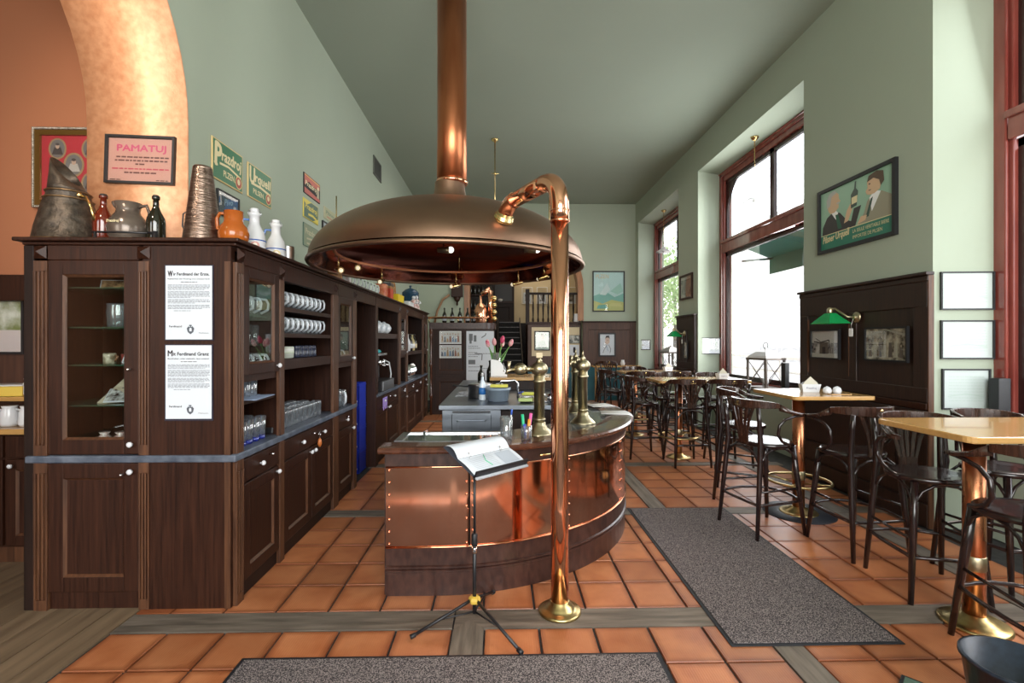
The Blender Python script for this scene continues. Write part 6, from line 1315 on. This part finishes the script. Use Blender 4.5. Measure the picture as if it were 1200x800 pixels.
t = thing('bench_sink', 'steel sink bowl sunk in the bench top beside the tap', 'sink', (.32, 5.0, BZ)); child('bowl', B(-.12, -.22, 0, .22, .22, .004), flat((.06, .07, .08), .15), t); child('rim', MB().tube([(-.12, -.22, .005), (.22, -.22, .005), (.22, .22, .005), (-.12, .22, .005)], .008, 6, close=True), M['chrome'], t)
for k, (x, y, c, lab) in enumerate(((.30, 5.32, (.60, .62, .10), 'yellow sponge at the back of the sink'), (.24, 4.76, (.42, .52, .20), 'green sponge at the front of the sink'))): o = MB().box(-.07, -.04, 0, .07, .04, .03).build('sponge', flat(c, .9), None, .008, (x, y, BZ + .014)); tag(o, lab, 'sponge')
for k in range(3): lathe_thing('steel_cup', 'small steel cup by the sink, %s from the left' % ORD[k], 'cup', (.40 + .085 * k, 4.72, BZ + .004), [(.03, 0), (.035, .09), (.032, .09), (.028, .008), (0, .006)], M['chrome'], 14, 'steel cups by the sink')
# pass shelf: card stand, tulips
t = thing('card_stand', 'white card dispenser with a curved side on the pass shelf', 'card stand', (-.02, 6.25, 1.102)); mb = MB(); mb.prism([(-.11, 0), (.10, 0), (.10, .05), (.06, .09), (.05, .14), (.0, .20), (-.11, .22)], 'y', -.04, .04); child('body', mb, M['white'], t, .004); child('slot', B(.05, -.041, .06, .062, .041, .08), M['black'], t)
t = thing('glass_vase', 'slim glass vase on the pass shelf', 'vase', (-.06, 6.45, 1.102)); child('body', MB().lathe([(.05, 0), (.052, .01), (.062, .30), (.058, .30), (.047, .02), (0, .018)], n=18), M['glass_ware'], t)
t = thing('tulip_bunch', 'pink and white tulips standing in the glass vase', 'flowers', (-.06, 6.45, 1.12)); r = random.Random(4)
for k in range(7):
    a = 2 * PI * k / 7; tip = Vector((.115 * math.cos(a) + (.06 if k == 0 else 0), .08 * math.sin(a), .35 + .06 * r.random())); child('stem', MB().tube([(0, 0, 0), (tip.x * .35, tip.y * .35, .22), tuple(tip)], .006, 5), flat((.12, .28, .05), .5), t)
    mb = MB(); mb.lathe([(.006, 0), (.026, .02), (.03, .05), (.022, .085), (.006, .105)], n=8); mb.xf(Matrix.Translation(tip) @ Vector((tip.x * .8, tip.y * .8, .35)).to_track_quat('Z', 'Y').to_matrix().to_4x4()); child('blossom', mb, noisy('tulip%d' % k, (.62, .05, .14), (.85, .66, .60), (22, 22, 22), .4) if k < 5 else [flat((.62, .06, .15), .4), flat((.74, .34, .36), .4)][k % 2], t)
    mb = MB(); mb.v = [(0, 0, .05), (tip.x * .5 - .015, tip.y * .5, .2), (tip.x * .9, tip.y * .9, .33), (tip.x * .5 + .015, tip.y * .5, .2)]; mb.face((0, 1, 2, 3)); child('leaf', mb, flat((.10, .26, .05), .5), t)
# ---- dark oak partition with a curved end behind the bar
t = thing('oak_partition', 'dark oak partition with a curved corner behind the bar', 'partition', (-1.50, 10.32, 0)); PH = 1.95
q = [(0, 0), (1.10, 0)] + [(1.10 + .25 * math.sin(a), .25 - .25 * math.cos(a)) for a in [PI / 2 * i / 8 for i in range(1, 9)]] + [(1.35, 1.0), (0, 1.0)]
child('body', MB().prism(q, 'z', 0, PH - .14), M['oak'], t)
q2 = [(-.02, -.03), (1.12, -.03)] + [(1.12 + .27 * math.sin(a), .24 - .27 * math.cos(a)) for a in [PI / 2 * i / 8 for i in range(1, 9)]] + [(1.39, 1.02), (-.02, 1.02)]
child('cornice', MB().prism(q2, 'z', PH - .14, PH), M['bar_wood'], t, .006)
panel_door(t, .12, .78, .12, .78, st=.08, name='panel_frame'); panel_door(t, .12, .78, .86, 1.78, st=.08, name='panel_frame')
for x, w in ((-.10, .07), (.02, .05)):
    p = child('turned_post', MB().lathe([(w * .5, 0), (w * .5, .35), (w * .8, .38), (w * .8, .42), (w * .45, .46), (w * .5, 1.0), (w * .8, 1.04), (w * .5, 1.10), (w * .48, 1.6), (w * .7, 1.66), (w * .7, PH - .14)], (x, -.05, 0), 14), M['oak_edge'] if x < 0 else M['bar_rail'], t)
def cart(w, h, seed):
    a = Art(w, h); r = random.Random(seed); a.rect(0, 0, 1, 1, flat((.62, .64, .62), .5))
    for i in range(7): u = .1 + .13 * i; c = [(.10, .12, .16), (.40, .26, .14), (.16, .26, .40), (.30, .12, .08)][r.randrange(4)]; a.shape([(u - .05, .1), (u + .06, .12), (u + .03, r.uniform(.4, .75)), (u - .03, r.uniform(.4, .7))], flat(c, .5)); a.disc(u, r.uniform(.7, .82), .04, .07, flat((.5, .38, .3), .5), 8)
    return a
picture('framed_cartoon', 'coloured cartoon picture on the oak partition, upper of two', 'picture', (-1.07, 10.29, 1.50), 0, .46, .27, .012, M['white'], cart(.436, .246, 1), .015)
picture('framed_cartoon', 'bluish cartoon picture on the oak partition, lower of two', 'picture', (-1.07, 10.29, 1.20), 0, .46, .27, .012, M['white'], cart(.436, .246, 2), .015)
t = thing('drink_menu_board', 'white printed menu board on the curved end of the partition', 'board', (-.44, 10.26, .70)); child('board', B(-.29, -.012, 0, .29, 0, 1.07), M['paper'], t)
a = Art(.56, 1.04, -.0125); gr = flat((.14, .15, .16), .6); a.rect(.08, .82, .22, .96, gr); a.rect(.26, .80, .36, .93, gr); a.rect(.1, .76, .18, .82, gr); a.line([(.55, .88), (.7, .93), (.72, .97)], .02, gr)
for k, vv in enumerate((.70, .66, .57, .53, .49)): a.words(.06, .5 if k % 2 else .42, vv, .012, gr)
a.line([(.30, .56), (.58, .55), (.56, .42)], .02, gr); a.rect(.06, .34, .32, .43, gr); a.words(.55, .9, .55, .012, gr); a.words(.55, .9, .25, .012, gr); a.words(.06, .5, .28, .012, gr); a.words(.06, .5, .2, .012, gr)
o = a.build('print', None, t); o.location = (0, 0, .015)
t = thing('copper_rail', 'copper pipe rail along the top of the oak partition', 'rail', (-1.6, 10.42, PH + .001)); child('pipe', MB().tube([(0, 0, .11), (1.30, 0, .11), (1.34, .0, .14)], .025, 10), M['copper'], t)
for x in (.06, .68, 1.28): child('bracket', MB().tube([(x, 0, 0), (x, 0, .11)], .012, 8), M['brass'], t)
for k in range(5): bottle('dark bottle on the oak partition under the wall clock, %s from the left' % ORD[k], (-1.25 + .17 * k, 10.75, PH + .001), .048, .34, M['bottle_dark'], 'dark bottles on the oak partition', lab=M['paper'])
t = thing('copper_still', 'small copper still with brass balls on the end of the partition', 'still', (-.45, 10.78, PH + .001)); child('kettle', MB().lathe([(.13, 0), (.14, .02), (.14, .30), (.10, .40), (.03, .46), (.025, .62)], n=24), M['copper'], t); child('column', MB().tube([(.22, 0, 0), (.22, 0, .72), (.20, 0, .78), (.02, 0, .64)], .05, 12), M['copper'], t)
for k in range(4): child('brass_ball', MB().ball((.30, -.03, .10 + .15 * k), .065, 12), M['brass'], t)
t = thing('wall_clock', 'dark carved wall clock with a pendulum on the left green wall', 'clock', (-1.15, YB - .005, 2.62)); child('case', B(-.15, -.10, .10, .15, 0, .62), M['oak'], t, .01); child('crown', MB().prism([(-.18, .62), (.18, .62), (.08, .72), (0, .78), (-.08, .72)], 'y', -.11, 0), M['oak'], t); b = MB(); b.lathe([(.10, 0), (.10, .006), (0, .006)], n=20); b.xf(Matrix.Translation((0, -.10, .44)) @ Matrix.Rotation(PI / 2, 4, 'X')); child('dial', b, M['cream'], t); child('finial', MB().lathe([(.0, -.14), (.03, -.10), (.02, -.04), (.06, 0), (.10, .10)], (0, -.05, 0), 10), M['oak'], t)
t = thing('bent_pipe', 'brown bent pipe leaning on the wall beside the clock', 'pipe', (-1.75, YB - .02, 2.0)); child('pipe', MB().tube([(0, -.03, 0), (.08, -.03, .35), (.22, -.03, .65), (.40, -.03, .78)], .03, 8), flat((.30, .16, .08), .4), t)
# ---- stairs, gallery and room behind the arch
t = thing('staircase', 'dark wooden stairs climbing behind the bar to the gallery', 'stairs', (-.06, YB + .05, 0))
for k in range(13):
    z = .168 * k; y = .24 * k; child('step', B(0, y, z, .66, y + .28, z + .168), flat((.007, .006, .006), .6, 0, .2), t); child('nosing', B(0, y - .015, z + .145, .66, y + .02, z + .170), flat((.030, .022, .020), .4), t); 
for x in (-.05, .67): b = MB(); b.prism([(0, 0), (.25, 0), (3.3, 2.1), (3.3, 2.35), (.0, .35)], 'x', x, x + .03); child('stringer', b, M['oak_black'], t)
struct('trim_4', B(-1.1, 16.0, 0, 3.6, 19.6, 2.16), M['oak_black'])
sg = B(.82, 13.45, 0, 3.6, 16.0, 2.08); struct('trim_5', sg, M['oak_back'])
t = thing('gallery_balustrade', 'oak gallery front with framed panel and balustrade behind the bar', 'balustrade', (.72, YB + .10, 0)); GW = 1.40
child('board', B(0, 0, 0, GW, .06, 2.02), M['oak_back'], t); child('ledge', B(-.03, -.06, 2.02, GW, .10, 2.07), M['oak'], t, .006); child('cream_board', B(.10, -.012, 1.16, 1.38, 0, 1.93), M['cream'], t); child('skirting', B(0, -.015, 0, GW, 0, .86), flat((.012, .085, .115), .5), t)
child('newel_post', B(-.06, -.03, 2.0, .04, .07, 2.95), M['oak_black'], t, .008); child('newel_post', B(GW - .06, -.03, 2.0, GW, .07, 2.95), M['oak_black'], t, .008); child('hand_rail', B(-.06, -.02, 2.80, GW, .06, 2.86), M['oak_black'], t, .008)
for k in range(9): x = .14 + .135 * k; child('baluster', MB().lathe([(.018, 2.07), (.03, 2.12), (.015, 2.2), (.028, 2.45), (.014, 2.65), (.02, 2.80)], (x, .02, 0), 10), M['oak_black'], t)
a = Art(.36, .46); a.rect(0, 0, 1, 1, flat((.36, .48, .40), .5)); a.shape([(.1, 0), (.9, 0), (.75, .4), (.5, .55), (.25, .4)], flat((.18, .28, .22), .5)); a.disc(.5, .68, .14, .17, flat((.46, .42, .34), .5)); a.shape([(.36, .74), (.64, .74), (.6, .9), (.4, .9)], flat((.16, .17, .14), .5))
picture('framed_portrait', 'greenish portrait in a black frame on the cream board', 'picture', (1.10, YB + .085, 1.31), 0, .42, .52, .03, M['black'], a, .02)
a = Art(.26, .20); a.rect(0, 0, 1, 1, photo(44)); picture('framed_photograph', 'small dark photograph right of the pipe on the cream board', 'picture', (1.96, YB + .085, 1.50), 0, .28, .22, .012, M['black'], a, .015)
t = thing('notice_sheet', 'white notice sheets under the small photograph on the cream board', 'notice', (1.96, YB + .083, 1.18)); child('sheet', B(-.13, -.004, 0, .13, 0, .28), M['paper'], t); child('print', B(-.03, -.006, .07, .03, -.004, .22), ink, t)
lathe_thing('white_mug', 'white mug on the ledge beside the orange arch trim', 'mug', (2.02, YB + .12, 2.071), [(.075, 0), (.08, .02), (.065, .2), (.07, .22), (0, .22)], M['porcelain'])
# gallery wall: photographs, cupboard
for k in range(4):
    a = Art(.30, .40); a.rect(0, 0, 1, 1, M['paper']); a.rect(.18, .16, .82, .84, photo(50 + k, (.05, .04, .035), (.38, .33, .28), 6)); picture('framed_photograph', 'framed portrait photograph on the gallery wall, %s from the left' % ORD[k], 'picture', (.98 + .55 * k, 17.95, 2.95), 0, .40, .62, .02, M['white'], a, .02, 'photographs on the gallery wall')
struct('wall_gallery', B(.45, 18.0, 2.16, 3.6, 18.1, 5.2), M['cream'])
t = thing('gallery_cupboard', 'dark panelled cupboard at the top of the stairs', 'cupboard', (-.30, 17.5, 2.165)); child('body', B(0, 0, 0, .78, .45, 1.75), M['oak_black'], t); panel_door(t, .08, .70, .08, .72, st=.1, wood='oak_black'); child('opening', B(.08, -.004, .85, .70, 0, 1.45), M['black'], t); child('shelf', B(.0, -.04, .78, .78, 0, .82), M['oak'], t); child('white_dish', MB().lathe([(.05, .82), (.10, .90), (.05, .92), (0, .93)], (.28, -.01, 0), 12), M['porcelain'], t)
t = thing('bottle_shelf', 'dark wooden bottle shelf on the wall left of the stairs', 'shelf', (-.95, 14.2, 0)); child('back', B(0, .25, 0, .72, .28, 3.6), M['oak_black'], t)
for z in (2.0, 2.45, 2.9, 3.3): child('shelf_board', B(0, 0, z, .72, .28, z + .03), M['oak'], t)
bt = None
for z in (2.031, 2.481, 2.931):
    for k in range(6): bottle('dark bottle on the shelf by the stairs, %s row, %s along' % ({2.031: 'lowest', 2.481: 'middle', 2.931: 'top'}[z], ORD[k]), (-.88 + .115 * k, 14.32, z), .042, .32, M['bottle_dark'], 'bottles on the shelf by the stairs')
# oak panelling on the back wall
t = thing('wall_panelling', 'brown oak panelling with a framed caricature on the back wall', 'panelling', (2.17, YB, 0)); w = XR - 2.17
child('board', B(0, -.03, .88, w, 0, 2.05), M['oak_back'], t); child('cap', B(-.02, -.08, 2.05, w, 0, 2.09), M['oak'], t, .006)
for (x0, x1, z0, z1) in ((0, .16, .88, 2.05), (w - .16, w, .88, 2.05), (.16, w - .16, 1.86, 2.05), (.16, w - .16, .88, 1.0)): child('rail', B(x0, -.055, z0, x1, -.03, z1), M['oak_back'], t, .006)
# ---- the left room: sideboard with a picture, jugs
t = thing('sideboard', 'dark oak sideboard with a light wooden top in the left room', 'sideboard', (-4.95, 3.45, 0)); SW = 2.02
child('body', B(0, .0, .12, SW, .50, .905), M['oak'], t); child('plinth', B(.02, .03, 0, SW - .02, .5, .12), M['oak_edge'], t); child('worktop', B(-.02, -.03, .905, SW + .01, .5, .945), M['table'], t, .006); child('upper_back', B(0, .40, .945, SW, .44, 2.04), M['oak_back'], t); child('top_rail', B(-.02, .32, 1.86, SW, .46, 2.06), M['oak'], t, .006); child('shelf', B(0, .16, 1.115, SW, .42, 1.145), M['table'], t)
for k in range(4): x0 = .02 + .50 * k; drawer(t, x0, x0 + .48, .745, .895, [x0 + .33]); panel_door(t, x0, x0 + .48, .135, .73, st=.07, knobat=(x0 + .05, .69))
a = Art(.42, .42); a.rect(0, 0, 1, 1, noisy('park_view', (.16, .24, .08), (.70, .75, .68), (9, 9, 9), .3)); a.rect(.4, 0, 1, .4, flat((.62, .58, .58), .3))
picture('framed_picture', 'picture of a sunlit park over the sideboard in the left room', 'picture', (-3.92, 3.845, 1.45), 0, .46, .46, .02, M['iron'], a, .02)
for k in range(4):
    t2 = thing('white_jug', 'white jug on the sideboard top in the left room, %s from the right' % ORD[k], 'jug', (-3.38 - .13 * k, 3.54, .947), 0, 'white jugs on the sideboard'); child('body', MB().lathe([(.045, 0), (.055, .02), (.05, .10), (.04, .13), (.045, .145), (0, .14)], n=16), M['porcelain'], t2); child('handle', MB().tube([(.04, 0, .12), (.085, 0, .11), (.08, 0, .05), (.05, 0, .03)], .008, 6), M['porcelain'], t2)
tinbox('card_box', 'yellow and white box on the shelf over the white jugs', 'box', (-3.68, 3.72, 1.146), .26, .16, .085, (.70, .50, .08), .15, (.6, .6, .6))
bottle('small sauce bottle with a paper label on the sideboard shelf', (-3.55, 3.70, 1.146), .03, .13, M['white'], lab=M['paper'])
lathe_thing('ketchup_bottle', 'bright red bottle at the right end of the sideboard shelf', 'bottle', (-3.47, 3.68, 1.146), [(.03, 0), (.03, .12), (.018, .14), (.018, .18), (0, .18)], flat((.5, .02, .02), .3))
# ---- outside
gt = thing('street_awning', 'dark green awning stretched outside the large window', 'awning', (XRO + .02, 4.9, 0)); mb = MB(); mb.v = [(0, 0, 3.29), (0, 3.85, 3.29), (.56, 3.85, 3.07), (.56, 0, 3.07)]; mb.face((0, 1, 2, 3)); awn = flat((.015, .16, .12), .7); o = child('canopy', mb, awn, gt); md = o.modifiers.new('th', 'SOLIDIFY'); md.thickness = .015
child('valance', B(.555, 0, 2.78, .57, 3.85, 3.07), awn, gt)
for y in (.1, 3.75): child('arm', MB().tube([(0, y, 3.0), (.55, y, 3.05)], .02, 8), M['steel'], gt)
bld = thing('building_opposite', 'pale building with window rows across the street', 'building', (24, 8, -.15)); child('wall', B(0, -40, 0, 6, 40, 13), flat((.75, .73, .68), .8), bld); child('plinth', B(-.1, -40, 0, 0, 40, 1.2), flat((.5, .48, .46), .8), bld)
for r_ in range(3):
    for k in range(12): f = child('window', B(-.06, -32 + 5.2 * k, 1.9 + 3.6 * r_, 0, -30.6 + 5.2 * k, 4.1 + 3.6 * r_), flat((.66, .64, .60), .6), bld); child('pane', B(-.08, -31.85 + 5.2 * k, 2.05 + 3.6 * r_, -.06, -30.75 + 5.2 * k, 3.95 + 3.6 * r_), flat((.16, .19, .22), .1), f)
fe = thing('terrace_fence', 'white terrace railing outside the large window', 'fence', (8.0, 9, -.15)); 
for k in range(16): child('post', B(-.04, -8 + 1.4 * k, 0, .04, -7.92 + 1.4 * k, 1.25), M['white'], fe)
for z in (.35, .8, 1.2): child('rail', B(-.02, -8, z, .02, 13.4, z + .07), M['white'], fe)
cr_ = thing('parked_car', 'pale blue car parked in the street beyond the terrace railing', 'car', (13.0, 17.2, -.15)); b = MB(); b.prism([(-2.1, .3), (2.1, .3), (2.15, .75), (1.5, .9), (.9, 1.4), (-1.0, 1.42), (-1.7, .95), (-2.1, .85)], 'x', -.85, .85); child('body', b, flat((.16, .26, .40), .2), cr_, .05); child('window', B(-.86, -1.1, .95, .86, .85, 1.34), flat((.03, .04, .05), .1), cr_)
for sx in (-1, 1):
    for sy in (-1.3, 1.3): b = MB(); b.lathe([(0, -.1), (.31, -.1), (.33, 0), (.31, .1), (0, .1)], n=18); b.xf(Matrix.Translation((sx * .8, sy, .33)) @ Matrix.Rotation(PI / 2, 4, 'Y')); child('wheel', b, M['iron'], cr_)
def tree(loc, h, seed, lab):
    t = thing('street_tree', lab, 'tree', loc, 0, 'street trees'); r = random.Random(seed); child('trunk', MB().tube([(0, 0, 0), (.05, .0, h * .35), (0, .1, h * .7)], [.16, .12, .06], 8), flat((.08, .06, .04), .8), t); mb = MB()
    for k in range(900):
        a, b_, rr_ = r.uniform(0, 2 * PI), math.acos(r.uniform(-1, 1)), r.random() ** .4; c = Vector((1.7 * rr_ * math.sin(b_) * math.cos(a), 1.7 * rr_ * math.sin(b_) * math.sin(a), h * .65 + h * .34 * rr_ * math.cos(b_))); n = Vector((r.uniform(-1, 1), r.uniform(-1, 1), r.uniform(-1, 1))).normalized(); u_ = n.orthogonal().normalized() * .14; w_ = n.cross(u_).normalized() * .09; mb.poly([c - u_, c + w_, c + u_, c - w_])
    child('foliage', mb, noisy('leaf_green%d' % seed, (.22, .34, .12), (.45, .58, .28), (2, 2, 2), .6), t, stuff=True); return t
tree((8.3, 25.5, -.15), 7.0, 3, 'leafy green tree outside the far window, nearer one'); tree((10.5, 29.0, -.15), 8.0, 5, 'leafy green tree outside the far window, farther one')
